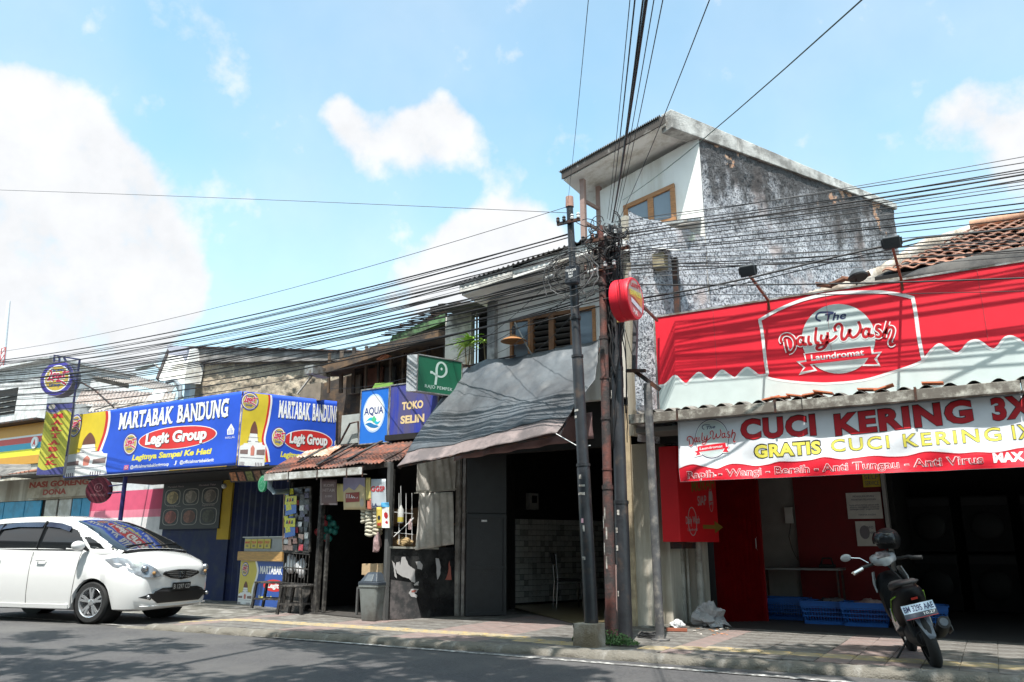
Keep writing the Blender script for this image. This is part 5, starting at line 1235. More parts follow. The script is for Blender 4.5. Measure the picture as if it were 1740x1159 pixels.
# green round sign
gc = on_z(447,822,2.28); gs = thing('round_sign', gc, 'small round green sign at the left end of the kiosk gutter', 'sign')
gnn = Vector((-.25,-1,0)).normalized(); mb = MB(); mb.lathe(gc-gnn*.02, gnn, [(0,0),(0,.145),(.04,.145),(.04,0)], 28, cap=False); mb.build('disc', mat('sign_green', (.02,.36,.15), .4), gs, smooth=30)
guu = Vector((0,0,1)).cross(gnn)
PG = Print(lambda u, v, lift=0.: gc+guu*u+Vector((0,0,v))+gnn*(.021+lift))
M_GRN2 = mat('print_pale_green', (.30,.62,.40), .5)
PG.strokes([[(.12*math.cos(t*2*PI/24), .12*math.sin(t*2*PI/24)) for t in range(25)]], .012, 'ring', M_GRN2, gs, .002)
for q in range(5): PG.text('AXY0C'[q], -.09+.045*q, .03-.02*abs(q-2), .035, 'lettering', M_GRN2, gs, .002, bold=.02)
PG.text('mini', -.05, -.05, .03, 'lettering', M_GRN2, gs, .002)

# posters over the opening
def poster(u0, v0, u1, v1, col, label, off=.03, name='poster', texts=(), cat='poster', extra=None, pl=KF):
    a = pl(u0, v0, off); b = pl(u1, v0, off); c = pl(u1, v1, off); d = pl(u0, v1, off)
    nrm = kn if pl is KF else kn2; dd = kd if pl is KF else kd2
    o = thing(name, d, label, cat)
    mb = MB(); mb.grid(lambda s, t: d.lerp(c, s).lerp(a.lerp(b, s), t)+nrm*(.006*math.sin(s*5+t*3)), 8, 8); mb.build('sheet', mat('paper_%d%d%d' % tuple(int(q*99) for q in col), col, .55, var=.08, bump=.1), o, smooth=180, solid=.002)
    W = (b-a).length; H = (a-d).length
    pr = Print(lambda s, t, lift=0.: d.lerp(c, s).lerp(a.lerp(b, s), t)+nrm*(.006*math.sin(s*5+t*3)+.004+lift), None)
    for t_, x, y, w, h, m in texts: pr.text(t_, x, y, h, 'lettering', m, o, .002, w=w, bold=.03)
    if extra: extra(pr, o)
    return o
poster(545,815,573,858,(.16,.10,.10),'dark brown coffee poster hanging at the left over the kiosk opening',texts=[('KOPI',.2,.72,.6,.1,M_DULLW),('HITAM',.15,.52,.7,.12,M_DULLW),('5.000',.3,.3,.4,.08,M_DULLW)], extra=lambda pr,o:(pr.shapes([[(0,0),(1,0),(1,.06),(0,.06)],[(0,0),(.06,0),(.06,1),(0,1)]],'border',M_DULLW,o,.002)))
poster(573,822,584,852,(.50,.42,.15),'plain yellow paper strip beside the dark coffee poster')
def pic(pr, o):
    pr.shapes([[(0,.55),(.25,.7),(.5,.6),(.75,.8),(1,.7),(1,1),(0,1)]],'picture_sky',mat('print_lilac',(.28,.25,.38),.6),o,.002)
    pr.shapes([[(.12,.22),(.72,.25),(.72,.55),(.12,.52)]],'price_label',mat('print_brownred',(.30,.05,.04),.6),o,.003)
    pr.text('11.000', .17,.36,.12,'lettering',M_WHITE,o,.0045,w=.5,bold=.03)
    pr.shapes([ell(.84,.22,.09,.13)],'picture_cup',mat('print_cup',(.45,.4,.35),.5),o,.003)
poster(584,812,621,866,(.60,.48,.28),'large picture poster with a red price label over the kiosk opening',extra=pic)
poster(622,812,630,850,(.55,.45,.15),'narrow yellow poster right of the picture poster')
poster(624,848,631,866,(.50,.14,.09),'small red card hanging under the narrow yellow poster')
poster(631,814,656,864,(.44,.48,.52),'pale blue grey poster with large red letters, at the right over the opening',texts=[('GGSP',.02,.58,.92,.17,M_REDINK),('LA',.1,.05,.35,.12,M_NAVYINK)])
# hanging balls
hb = KF(555,898,-.25); o = thing('ball_bunch', hb, 'bunch of red and green plastic balls hanging in the kiosk opening', 'balls')
rr = random.Random(12); pts_ = []
for k in range(24):
    for _ in range(40):
        a = Vector((rr.uniform(-1,1),rr.uniform(-.7,.7),rr.uniform(-1.05,1.05)))
        if a.length < 1.1 and all((a-b).length > .42 for b in pts_): pts_.append(a); break
for a in pts_:
    mb = MB(); mb.sphere(hb+Vector((a.x*.17,a.y*.14,a.z*.20)), .052, 12, 8); mb.build('ball', mat('ball_red', (.45,.06,.07), .35) if (a.x < -.2 and a.z < .35) or rr.random() < .1 else mat('ball_teal', (.03,.20,.17), .35), o, smooth=180)
mb = MB(); mb.tube([hb+Vector((0,0,.15)), hb+Vector((0,0,.6))], .004, 4); mb.build('string', M_CABLE, o)
# strings of sponges
for k, (u, v0, v1, r, c, lab) in enumerate([(620,868,892,.045,(.50,.47,.38),'short string of pale loofah rings, left one in the kiosk opening'),(629,866,915,.055,(.55,.52,.42),'long string of pale loofah rings, middle one in the kiosk opening'),(642,866,913,.055,(.50,.46,.36),'long string of pale loofah rings, right one beside the yellow packets')]):
    p = KF(u, v0, -.06); q = KF(u-1, v1, -.06); n = max(4, int((p-q).length/.05)); o = thing('loofah_string', p, lab, 'loofahs', 'loofah strings in the kiosk')
    for j in range(n):
        c_ = p.lerp(q, j/n); mb = MB(); pts = [c_+Vector((r*math.cos(i*PI/6)*(1+.1*math.sin(i*2+j)), r*.8*math.sin(i*PI/6), .01*math.sin(i+j))) for i in range(13)]
        mb.tube(pts, .026, 7); mb.build('loofah', mat('loofah%d' % k, c, .9, bump=.4, var=.2), o, smooth=180)
p = KF(641,925,-.05); o = crumple('snack_bag', (p.x,p.y,p.z),(.07,.05,.15), mat('pink_bag', (.42,.28,.28), .35, var=.5, scale=9), 'pinkish plastic bag hanging below the loofah strings', 'bag', 21, .5)
o = poster(640,862,662,897,(.62,.45,.08),'yellow and white sachet packets hanging by the kiosk corner post',off=.05,name='sachet_packets',cat='packets',texts=[('MIE',.1,.1,.3,.15,M_REDINK)],extra=lambda pr,o:(pr.shapes([[(.45,0),(1,0),(1,1),(.45,1)]],'white_packet',M_WHITE,o,.002), pr.shapes([ell(.72,.6,.18,.16),ell(.72,.25,.16,.1)],'red_print',M_REDINK,o,.0035), pr.shapes([ell(.22,.5,.1,.1)],'dark_print',M_BLACKINK,o,.0035)))
o = poster(648,854,661,862,(.08,.35,.62),'small bright blue packet clipped above the yellow sachets',off=.055,name='blue_packet',cat='packet')
# cartons inside right
for k, (u0, v0, u1, v1, dz, lab) in enumerate([(618,977,652,1000,0,'cardboard carton on the small table inside the kiosk, lower one'),(614,958,650,977,1,'open tan cardboard carton on top of the other in the kiosk')]):
    a = KF(u0,v1,-.25); b = KF(u1,v1,-.25); c = KF(u0,v0,-.25); mb = MB(); mb.slab([a, b, b-kn*.3, a-kn*.3], (0,0,c.z-a.z)); o = mb.build('carton', M_CARD if not k else mat('cardboard_pale', (.50,.36,.22), .85), loc=a, bevel=.006); tag(o, lab, 'carton')
a = KF(606,1000,-.2); b = KF(650,1004,-.2); o = thing('small_table', Vector((a.x,a.y,.17)), 'small dark table holding the cartons just inside the kiosk', 'table')
MB().slab([a, b, b-kn*.4, a-kn*.4], (0,0,.025)).build('table_top', M_GREYW, o)
for p in (a+kd*.03, b-kd*.03, b-kd*.03-kn*.35, a+kd*.03-kn*.35): mb = MB(); mb.bar(Vector((p.x,p.y,.17)), p, .03); mb.build('leg', M_GREYW, o)
# rack of sachets at the left: board with small packets, each its own
rk = thing('sachet_rack', KL, 'rack of hanging coloured sachets and small goods at the left of the kiosk opening', 'rack')
mb = MB(); a = KF(483,935,.04); b = KF(527,938,.04); c = KF(529,828,.04); d = KF(486,832,.04)
MB().slab([a,b,c,d], -kn*.02).build('rack_board', M_BLKW, rk)
for (p, q) in ((a,b),(b,c),(c,d),(d,a)): mb = MB(); mb.bar(p+kn*.01, q+kn*.01, .03); mb.build('rack_frame', M_BLKW, rk)
mb = MB(); mb.bar(d+kn*.03-kd*.0, a+kn*.03, .016); mb.build('rack_edge', M_RUSTL, rk)
rr = random.Random(14)
cols = {'y': (.62,.60,.05), 'b': (.04,.10,.42), 'k': (.03,.03,.04), 'w': (.60,.60,.60), 'p': (.45,.25,.22), 'r': (.40,.04,.06), 'c': (.50,.33,.28), 'n': (.05,.04,.10)}
rows = ['bykkn','ybkkn','ybrkk','bykwn','kyknk','ybkkn','ybkwk','kwrkk','cpkcw','wcpkk','cckrk']
for j, row in enumerate(rows):
    for i, ch in enumerate(row):
        jx, jy = rr.uniform(-.03,.03), rr.uniform(-.02,.02); s0 = (i+.05)/5+jx; s1 = (i+rr.uniform(.7,1.0))/5+jx; t1 = 1-(j+.05)/11.2+jy; t0 = 1-(j+rr.uniform(.85,1.15))/11.2+jy
        P_ = lambda s, t: a.lerp(b, s).lerp(d.lerp(c, s), t)+kn*(.012+rr.uniform(0,.02))
        mb = MB(); mb.slab([P_(s0,t0),P_(s1,t0),P_(s1,t1),P_(s0,t1)], kn*.006); mb.build('sachet', mat('sachet_'+ch, cols[ch], .3, bump=.3, var=.25, scale=30), rk)
PK = Print(lambda s, t, lift=0.: a.lerp(b, s).lerp(d.lerp(c, s), t)+kn*(.045+lift))
for s, t, m, w in ((.08,.86,'y',.45),(.08,.50,'y',.42)):
    PK.shapes([[(s,t-.12),(s+w,t-.12),(s+w,t+.02),(s,t+.02)]], 'bright_pack', mat('sachet_y', cols['y'], .3), rk, .002)
    PK.shapes([[(s+.02,t-.30),(s+w,t-.26),(s+w,t-.125),(s+.02,t-.125)]], 'blue_pack', mat('sachet_blue2', (.05,.16,.52), .3), rk, .002)
    PK.shapes([[(s+.05,t-.22),(s+w*.6,t-.2),(s+w*.5,t-.1),(s+.04,t-.1)]], 'pack_flash', mat('sachet_y', cols['y'], .3), rk, .004)
    for q in range(3): PK.shapes([[(s+.06+.10*q,t-.075),(s+.14+.10*q,t-.065),(s+.12+.10*q,t-.01),(s+.08+.10*q,t-.02)]], 'pack_print', M_NAVYINK if q != 1 else M_REDINK, rk, .005)
# cage below with white cloth behind the bars
a2 = KF(480,990,.05); b2 = KF(522,993,.05); c2 = KF(526,942,.05); d2 = KF(483,938,.05)
cg = thing('wire_cage', KL+Vector((0,0,.5)), 'black wire cage with white bags inside, below the sachet rack', 'cage')
for i in range(9): mb = MB(); mb.bar(a2.lerp(b2,i/8), d2.lerp(c2,i/8), .009); mb.build('bar', M_BLKW, cg)
for t in (0,.5,1): mb = MB(); mb.bar(a2.lerp(d2,t), b2.lerp(c2,t), .02); mb.build('rail', M_BLKW, cg)
a3 = KF(478,1038,.0); MB().slab([KL-kn*.03+Vector((0,0,.02)), KL+kd*.6-kn*.03+Vector((0,0,.02)), b2-kn*.12, a2-kn*.12], -kn*.02).build('lower_board', M_BLKW, cg)
for u, v, sx, sz_ in ((495,958,.14,.15),(513,965,.12,.15)):
    p = KF(u, v, -.07); mb = MB(); mb.sphere(p,(sx,.06,sz_),16,12); mb.v = [q+(q-p)*.6*noise.fractal(q*9,1,2,4) for q in mb.v]; tag(mb.build('white_bag', mat('white_plastic', (.75,.75,.77), .4), loc=p, smooth=180), 'white plastic bag in the wire cage, '+('left one' if u < 500 else 'right one'), 'bag')
# right side: wire window, black panel, grey curtain
A_, B_ = KS(664,930), KS(772,935)
MB().slab([KS(662,1052,0)*1.0, KS(772,1047,0), KS(772,930,0), KS(662,930,0)], -kn2*.03).build('side_panel', mat('black_gloss_panel', (.012,.012,.014), .25, bump=.05, stain=(.05,.05,.05), stain_amt=.2), kiosk)
MB().slab([KS(662,1052,.004), KS(716,1052,.004), KS(700,990,.004), KS(664,985,.004)], kn2*.008).build('metal_patch', mat('worn_black_metal', (.05,.05,.052), .55, stain=(.16,.14,.14), stain_amt=.3, stain_scale=5), kiosk)
PS = Print(lambda u, v, lift=0.: KS(u, v, lift+.012))
def torn(pts, seed, m, nm='torn_poster', lift=.003):
    r2 = random.Random(seed); out = []
    for i in range(len(pts)):
        p, q = pts[i], pts[(i+1) % len(pts)]
        for k in range(3): t = k/3; out.append((p[0]+(q[0]-p[0])*t+r2.uniform(-1,1)*(.8 if k else 0), p[1]+(q[1]-p[1])*t+r2.uniform(-1,1)*(.8 if k else 0)))
    PS.shapes([out[::-1]], nm, m, kiosk, lift)
c4 = lambda pts: [(470+x/4.14, 780+y/4.14) for x, y in pts]
M_TORN = mat('torn_paper', (.52,.50,.50), .8, var=.1)
torn(c4([(880,690),(905,688),(925,740),(950,760),(975,780),(975,870),(950,865),(930,840),(890,830),(845,800),(850,760),(870,745)]), 1, M_TORN)
torn(c4([(810,712),(830,735),(838,790),(845,840),(830,825),(825,770)]), 2, M_TORN)
torn(c4([(845,725),(865,720),(862,790),(845,800),(835,770)]), 5, M_TORN, lift=.004)
torn(c4([(978,722),(1010,720),(1028,750),(1020,782),(990,770)]), 3, M_TORN)
torn(c4([(1118,698),(1140,700),(1155,760),(1148,820),(1130,850),(1125,800)]), 4, M_TORN)
torn(c4([(1215,715),(1225,760),(1232,850),(1185,850),(1205,800)]), 6, mat('torn_red', (.40,.12,.09), .8))
torn(c4([(945,915),(1000,915),(985,940),(960,945),(990,960),(985,978),(950,970),(930,945)]), 7, M_TORN)
torn(c4([(950,925),(985,920),(975,938),(950,940)]), 8, mat('torn_red', (.40,.12,.09), .8), lift=.005)
torn(c4([(965,880),(1000,860),(998,890),(970,892)]), 9, M_TORN)
mb = MB(); mb.bar(KS(662,930,.02), KS(745,932,.02), .02, .03); mb.build('sill', mat('pale_sill', (.35,.34,.30), .7), kiosk)
wk = thing('wire_window', KS(670,900), 'white wire grid window with hanging goods on the right side of the kiosk', 'window')
for v in (870, 905): mb = MB(); mb.bar(KS(670,v,.0), KS(702,v+3,.0), .008); mb.build('wire', M_WHITE, wk)
for u in (678, 690, 700): mb = MB(); mb.bar(KS(u,838,.0), KS(u,925,.0), .007); mb.build('wire', M_WHITE, wk)
mb = MB(); mb.bar(KS(669,912,.01), KS(703,880,.01), .008); mb.build('wire', M_WHITE, wk)
p = KS(681,872,.02); o = thing('hanging_bottle', p, 'clear hanging bottle with yellow label behind the wire window', 'bottle')
mb = MB(); mb.lathe(p+Vector((0,0,.12)),(0,0,-1),[(0,.012),(.03,.02),(.07,.045),(.26,.045),(.27,.03)],14); mb.build('bottle', mat('bottle_silver', (.45,.45,.44), .25), o, smooth=50)
mb = MB(); mb.lathe(p+Vector((0,0,-.06)),(0,0,-1),[(0,.047),(.07,.047)],14); mb.build('label', mat('label_yellow', (.5,.42,.08), .5), o, smooth=50)
mb = MB(); mb.tube([p+Vector((0,0,.1)), KS(681,825,.02)], .004, 4); mb.build('string', M_WHITE, o)
p = KS(688,922,-.05); o = crumple('onion_net', (p.x,p.y,p.z),(.15,.07,.07), mat('straw', (.34,.24,.12), .9, bump=.7, bscale=60), 'straw coloured heap of onions on the sill of the wire window', 'onions', 33, .7)
p = KS(697,895,-.02); o = crumple('pink_packet', (p.x,p.y,p.z),(.04,.02,.10), mat('pink_packet', (.5,.36,.36), .5), 'small pale pink packet behind the wire window', 'packet', 35, .4)
# curtain cloths
M_CURT = mat('grey_curtain', (.66,.63,.58), .9, var=.15, scale=3, bump=.2, bscale=30, stain=(.40,.37,.33), stain_amt=.3)
def curtain(pts, off, seed, name, label):
    tl, tr, br, bl = [KS(u, v, off) for u, v in pts]
    mb = MB(); mb.grid(lambda u, v: bl.lerp(br,u).lerp(tl.lerp(tr,u),v)+kn2*(.025*math.sin(u*13+seed+v*1.5)*(1-.4*v)+.012*math.sin(u*31+v*3)), 50, 14)
    o = mb.build(name, M_CURT, loc=bl, smooth=180, solid=.004); return tag(o, label, 'curtain')
curtain([(712,838),(769,836),(770,925),(704,935)], .06, 1, 'curtain', 'grey cloth curtain hanging over the black kiosk side, lower piece')
curtain([(710,776),(775,776),(775,834),(708,837)], .03, 4, 'curtain', 'dull grey cloth under the tarpaulin edge, upper piece of the kiosk curtain')
mb = MB(); mb.bar(KS(704,838,.09), KS(775,831,.09), .02); tag(mb.build('curtain_rod', mat('pale_rod', (.40,.38,.33), .7), loc=KS(704,838,.09)), 'pale rod between the two grey curtain cloths of the kiosk', 'rod')
for u, w, m in ((776,.07,mat('pale_grey_post',(.36,.34,.31),.85,stain=(.15,.13,.12),stain_amt=.35)),(787,.06,mat('pale_grey_post2',(.42,.40,.38),.85,stain=(.18,.15,.14),stain_amt=.35))):
    p = on_z(u,1047,.15); mb = MB(); mb.bar(p, p+Vector((0,0,2.75)), w); o = mb.build('awning_post', m, loc=p, bevel=.004); tag(o, 'pale grey square post between the kiosk and the dark metal door, '+('left one' if u < 780 else 'right one'), 'post')
mb = MB(); q = KS(748,890,.1); 
# dustbin
bc = on_z(621,1056,.15); bn = thing('dustbin', bc+Vector((0,.16,0)), 'grey plastic dustbin with dark swing lid standing on the pavement before the kiosk', 'dustbin')
bx_, by_ = bc.x, bc.y+.16; M_BIN = mat('bin_grey', (.21,.23,.225), .45, var=.1, stain=(.12,.12,.11), stain_amt=.3); M_LID = mat('bin_lid', (.045,.055,.07), .4)
def rrect(w, d, r, z, n=5):
    out = []
    for cx_, cy_, a0 in ((w-r,d-r,0),(-(w-r),d-r,PI/2),(-(w-r),-(d-r),PI),(w-r,-(d-r),1.5*PI)):
        for k in range(n+1): a = a0+PI/2*k/n; out.append(Vector((bx_+cx_+r*math.cos(a), by_+cy_+r*math.sin(a), z)))
    return out
def loft(rings, cap=True):
    mb = MB(); n = len(rings[0]); vs = [v for r in rings for v in r]
    fs = [(i*n+k, i*n+(k+1)%n, (i+1)*n+(k+1)%n, (i+1)*n+k) for i in range(len(rings)-1) for k in range(n)]
    if cap: fs += [tuple(reversed(range(n))), tuple((len(rings)-1)*n+k for k in range(n))]
    return mb.add(vs, fs)
loft([rrect(.13,.11,.03,.155),rrect(.135,.115,.03,.17),rrect(.175,.15,.035,.62),rrect(.185,.16,.035,.625),rrect(.185,.16,.035,.66)]).build('body', M_BIN, bn, smooth=35)
loft([rrect(.188,.163,.035,.655),rrect(.188,.163,.035,.69),rrect(.175,.15,.03,.70)]).build('lid_rim', M_LID, bn, smooth=35)
mb = MB(); mb.hexa([(bx_-.165,by_-.14,.70),(bx_+.165,by_-.14,.70),(bx_+.165,by_+.14,.70),(bx_-.165,by_+.14,.70),(bx_-.09,by_-.05,.83),(bx_+.09,by_-.05,.83),(bx_+.09,by_+.05,.83),(bx_-.09,by_+.05,.83)]); mb.build('lid', M_LID, bn, bevel=.012)
mb = MB(); mb.hexa([(bx_-.075,by_-.150,.705),(bx_+.075,by_-.150,.705),(bx_+.075,by_-.11,.705),(bx_-.075,by_-.11,.705),(bx_-.055,by_-.085,.80),(bx_+.055,by_-.085,.80),(bx_+.055,by_-.05,.80),(bx_-.055,by_-.05,.80)]); mb.build('flap', mat('bin_flap', (.10,.115,.13), .4), bn, bevel=.004)
# benches
def bench(u0, u1, vt, vb, label, dpt=.28, splay=.06):
    a = on_z(u0, vb, .14); b = on_z(u1, vb+2, .14); h = on_y(u0, vt, a.y).z-.14; d = (b-a).normalized(); n_ = Vector((-d.y,d.x,0))
    o = thing('wooden_bench', a, label, 'bench')
    a0 = a+d*splay; b0_ = b-d*splay; up = Vector((0,0,h))
    MB().slab([a0+up-d*.05, b0_+up+d*.05, b0_+up+d*.05+n_*dpt, a0+up-d*.05+n_*dpt], (0,0,-.03)).build('seat', M_BLKW, o, bevel=.004)
    for p, q in ((a, a0+up), (b, b0_+up), (a+n_*dpt, a0+up+n_*dpt), (b+n_*dpt, b0_+up+n_*dpt)):
        mb = MB(); mb.bar(p, q-Vector((0,0,.03)), .045, .035); mb.build('leg', M_BLKW, o)
    for s in (0, 1): mb = MB(); k = n_*dpt*s; mb.bar(a.lerp(a0+up,.35)+k, b.lerp(b0_+up,.35)+k, .03); mb.build('stretcher', M_BLKW, o)
    return o
bench(428,478,988,1033,'black wooden bench in front of the yellow and blue food counter')
bench(471,512,994,1044,'black wooden stool bench in front of the sachet rack')

# =================================================================== SIGNS ABOVE THE KIOSK
M_AQB = paint('aqua_blue', (.02,.16,.62), .35); M_TKB = paint('toko_blue', (.025,.05,.40), .35, stain=(.10,.09,.20), stain_amt=.45, stain_scale=4, streak=True)
GY = 10.9
def sboard(u0, v0, u1, v1, u2, v2, u3, v3, Y, m, label, th=.10, name='shop_sign'):
    TL, TR, BR_, BL_ = [on_y(*q, Y) for q in ((u0,v0),(u1,v1),(u2,v2),(u3,v3))]
    zt_ = (TL.z+TR.z)/2; zb_ = (BL_.z+BR_.z)/2; xl_ = (TL.x+BL_.x)/2; xr_ = (TR.x+BR_.x)/2
    o = thing(name, (xl_,Y,zb_), label, 'sign'); MB().box((xl_,Y,zb_),(xr_,Y+th,zt_)).build('sign_board', m, o)
    fr_ = MB(); 
    for q in (((xl_-.02,Y-.012,zb_-.02),(xl_+.0,Y+th+.01,zt_+.02)),((xr_,Y-.012,zb_-.02),(xr_+.02,Y+th+.01,zt_+.02)),((xl_,Y-.012,zt_),(xr_,Y+th+.01,zt_+.02)),((xl_,Y-.012,zb_-.02),(xr_,Y+th+.01,zb_))): fr_.box(*q)
    fr_.build('frame', M_GALV, o)
    return o, xl_, xr_, zb_, zt_, Print(lambda s, t, lift=0.: Vector((xl_+s*(xr_-xl_), Y-lift, zb_+t*(zt_-zb_))))
o, *_x, pr = sboard(615,665,662,657,657,751,611,754, GY, M_AQB, 'bright blue sign board with dark letters on a white oval')
pr.shapes([ell(.48,.55,.40,.36,32)], 'glow', mat('print_paleblue', (.45,.62,.85), .4), o, .002)
pr.shapes([ell(.48,.55,.36,.33,32)], 'oval', M_WHITE, o, .0035)
pr.text('AQUA', .13, .53, .13, 'lettering', mat('print_deepblue', (.02,.05,.22), .4), o, .005, w=.70, bold=.02)
for c_, m in (([(.20,.40),(.35,.47),(.5,.45),(.62,.38),(.74,.40),(.70,.36),(.6,.33),(.45,.40),(.32,.42)], mat('print_cyan', (.02,.45,.65), .4)), ([(.18,.36),(.35,.38),(.5,.34),(.68,.30),(.55,.27),(.38,.29)], mat('print_midblue', (.02,.18,.45), .4))):
    pr.shapes([catmull(c_+c_[:1], 4)], 'wave', m, o, .005)
pr.shapes([[(.40,.43),(.5,.50),(.60,.43),(.5,.37)]], 'leaf_mark', mat('print_green', (.08,.5,.25), .4), o, .0065)
o, *_x, pr = sboard(666,656,746,645,742,747,660,750, GY, M_TKB, 'dark blue sign board with cream letters behind the green sign')
M_CRM = paint('cream_letter', (.72,.55,.30), .4)
pr.text('TOKO', .25, .55, .125, 'lettering', M_CRM, o, .003, w=.45, bold=.045); pr.text('SELIN', .23, .31, .125, 'lettering', M_CRM, o, .003, w=.50, bold=.045)
for s in (.12,.3,.52,.8): pr.strokes([[(s,.02),(s+.004,.98)]], .006, 'crease', mat('print_crease', (.10,.10,.30), .4), o, .002)
# green sign: a lit box whose face looks along the street
g1 = on_z(710,602,4.1); g2 = on_z(785,615,4.1); g0 = on_z(692,603,4.1)
gd2 = (g2-g1).normalized(); gn2 = Vector((gd2.y,-gd2.x,0))
gb = onp(712,665,g1,gn2).z
o = thing('box_sign', Vector((g1.x,g1.y,gb)), 'dark green box sign with a white loop emblem beside the tarpaulin', 'sign')
ge = (g0-g1)
MB().slab([g1, g2, g2+ge, g1+ge], (0,0,gb-4.1)).build('box', mat('sign_side_grey', (.52,.55,.58), .5, stain=(.3,.3,.3), stain_amt=.3), o)
W_ = (g2-g1).length; PGN = Print(lambda s, t, lift=0.: g1+gd2*(s*W_)+gn2*lift+Vector((0,0,(gb-4.1)*(1-t))))
M_DKG = paint('deep_green', (.015,.13,.07), .35); PGN.shapes([[(.01,.02),(.99,.02),(.99,.98),(.01,.98)]], 'face', M_DKG, o, .003)
M_PALE = paint('print_pale', (.50,.62,.58), .4)
lp = [(.40,.24),(.42,.50),(.42,.70),(.46,.84),(.54,.88),(.62,.80),(.64,.66),(.60,.54),(.52,.48),(.42,.50),(.34,.56)]
PGN.strokes([[(p[0],p[1]) for p in catmull(lp, 6)]], .05, 'emblem', M_PALE, o, .005)
PGN.shapes([ell(.53,.70,.022,.04)], 'emblem', M_PALE, o, .005); PGN.shapes([[(.28,.53),(.34,.53),(.34,.60),(.28,.60)]], 'emblem', M_PALE, o, .005)
PGN.text('RAJO PEMPEK', .17, .13, .085, 'lettering', M_PALE, o, .005, w=.62, bold=.01, space=1.1)
fr_ = MB()
for p, q in ((g1,g2),(g1+Vector((0,0,gb-4.1)),g2+Vector((0,0,gb-4.1))),(g1,g1+Vector((0,0,gb-4.1))),(g2,g2+Vector((0,0,gb-4.1)))): fr_ = MB(); fr_.bar(p+gn2*.004, q+gn2*.004, .016); fr_.build('frame', M_GALV, o)
mb = MB(); mb.bar(g2+Vector((0,0,-.05)), g2+gd2*.8+Vector((0,0,-.05)), .03); mb.build('bracket', M_STEEL, o)

# =================================================================== OLD DARK HOUSE WITH GREEN FASCIA
M_OLD = mat('sooty_timber', (.055,.045,.04), .9, var=.4, scale=4, bump=.3, stain=(.16,.10,.06), stain_amt=.25, stain_scale=3)
M_GFAS = mat('green_fascia', (.13,.26,.11), .7, var=.15, stain=(.05,.07,.04), stain_amt=.4, stain_scale=3)
old = thing('old_house', (-9.5,12,3), 'old dark timber upper storey with sagging roof and green fascia above the blue signs', 'house')
f0 = on_y(655,592,11.4); f1 = on_y(755,538,11.4)
mb = MB(); mb.slab([f0, on_y(664,587,11.4)*1 if 0 else f0+Vector((0,0,-.02)), Vector((f1.x,11.4,f1.z-.14)), Vector((f1.x,11.4,f1.z+.03))], (0,.03,0)); mb.build('green_fascia', M_GFAS, old)
mb = MB(); mb.slab([on_y(660,588,11.38), on_y(668,571,11.38), on_y(757,533,11.38), on_y(757,547,11.38)], (0,-.025,0)); mb.build('green_fascia', M_GFAS, old)
p = [on_y(642,575,11.3), on_y(752,517,11.3)]
nT = 17
for k in range(nT):
    a = p[0].lerp(p[1], k/nT); b = p[0].lerp(p[1], (k+1)/nT)
    mb = MB(); mb.slab([a+Vector((0,-.02,.02)), b+Vector((0,-.02,-.01)), b+Vector((.3,1.6,.45)), a+Vector((.3,1.6,.48))], (0,0,.02)); mb.build('roof_tile', mat('sooty_tile', (.045,.038,.036), .9, var=.4, stain=(.30,.12,.07), stain_amt=.08), old)
for k in range(5):
    c = on_y(645+k*3, 603+ (k%2)*5, 11.3); mb = MB(); mb.cbox(c, (.16,.1,.02), Matrix.Rotation(.4*(-1)**k,3,'Y')); mb.build('broken_tile', mat('terracotta', (.42,.16,.09), .85), old)
a, b, c, d = on_y(640,600,11.9), on_y(756,540,11.9), on_y(756,640,11.9), on_y(600,700,11.9)
MB().slab([Vector((-10.9,11.9,3.0)), Vector((-8.6,11.9,3.0)), Vector((-8.6,11.9,5.75)), Vector((-10.3,11.9,5.0)), Vector((-10.9,11.9,4.8))], (0,.1,0)).build('wall', M_OLD, old)
MB().slab([Vector((-12.4,12.2,3.0)), Vector((-10.9,12.2,3.0)), Vector((-10.9,12.2,4.75)), Vector((-12.4,12.2,4.55))], (0,.1,0)).build('wall', M_OLD, old)
# long lower eave sweeping left, with pale gutter stub
e = [on_y(535,636,11.2), on_y(640,596,11.2), on_y(745,566,11.2)]
mb = MB(); mb.slab([e[0]+Vector((0,0,-.05)), e[1]+Vector((0,0,-.1)), e[2]+Vector((0,0,-.1)), e[2]+Vector((0,0,.06)), e[1]+Vector((0,0,.12)), e[0]+Vector((0,0,.10))], (0,.8,.15)); mb.build('eave', M_OLD, old)
mb = MB(); q = on_y(540,632,11.1); mb.cbox(q, (.22,.5,.17)); mb.build('gutter_end', M_GALV, old, bevel=.005)
rr = random.Random(8)
for k in range(9):
    u = 560+k*21; a = on_y(u, 600-k*4, 11.7); b = on_y(u-2, 668, 11.7); mb = MB(); mb.bar(a, b, rr.choice([.05,.08]), .04); mb.build('timber_post', mat('old_beam', (.13,.10,.08), .9, var=.3) if k % 2 else M_OLD, old)
for u0, v0, u1, v1, c in ((590,640,612,668,(.20,.17,.14)),(620,628,650,655,(.16,.07,.05)),(655,625,672,650,(.05,.05,.05)),(600,600,640,612,(.12,.11,.10)),(512,655,545,680,(.22,.18,.14))):
    a = on_y(u0,v0,11.8); b = on_y(u1,v1,11.8); MB().box((a.x,11.78,b.z),(b.x,11.83,a.z)).build('board', mat('board_%d'%(c[0]*100), c, .9, var=.3), old)
a = on_y(630,664,11.3); b = on_y(667,650,11.3); MB().slab([a, Vector((b.x,11.3,a.z+.0)), b, Vector((a.x+.1,11.3,b.z+.03))], (0,.03,0)).build('green_board', mat('lime_board', (.22,.40,.08), .7), old)
a = on_y(581,706,11.25); b = on_y(611,752,11.25); MB().box((a.x,11.25,b.z),(b.x+.02,11.3,a.z)).build('pale_panel', mat('pale_panel', (.36,.38,.37), .7), old)
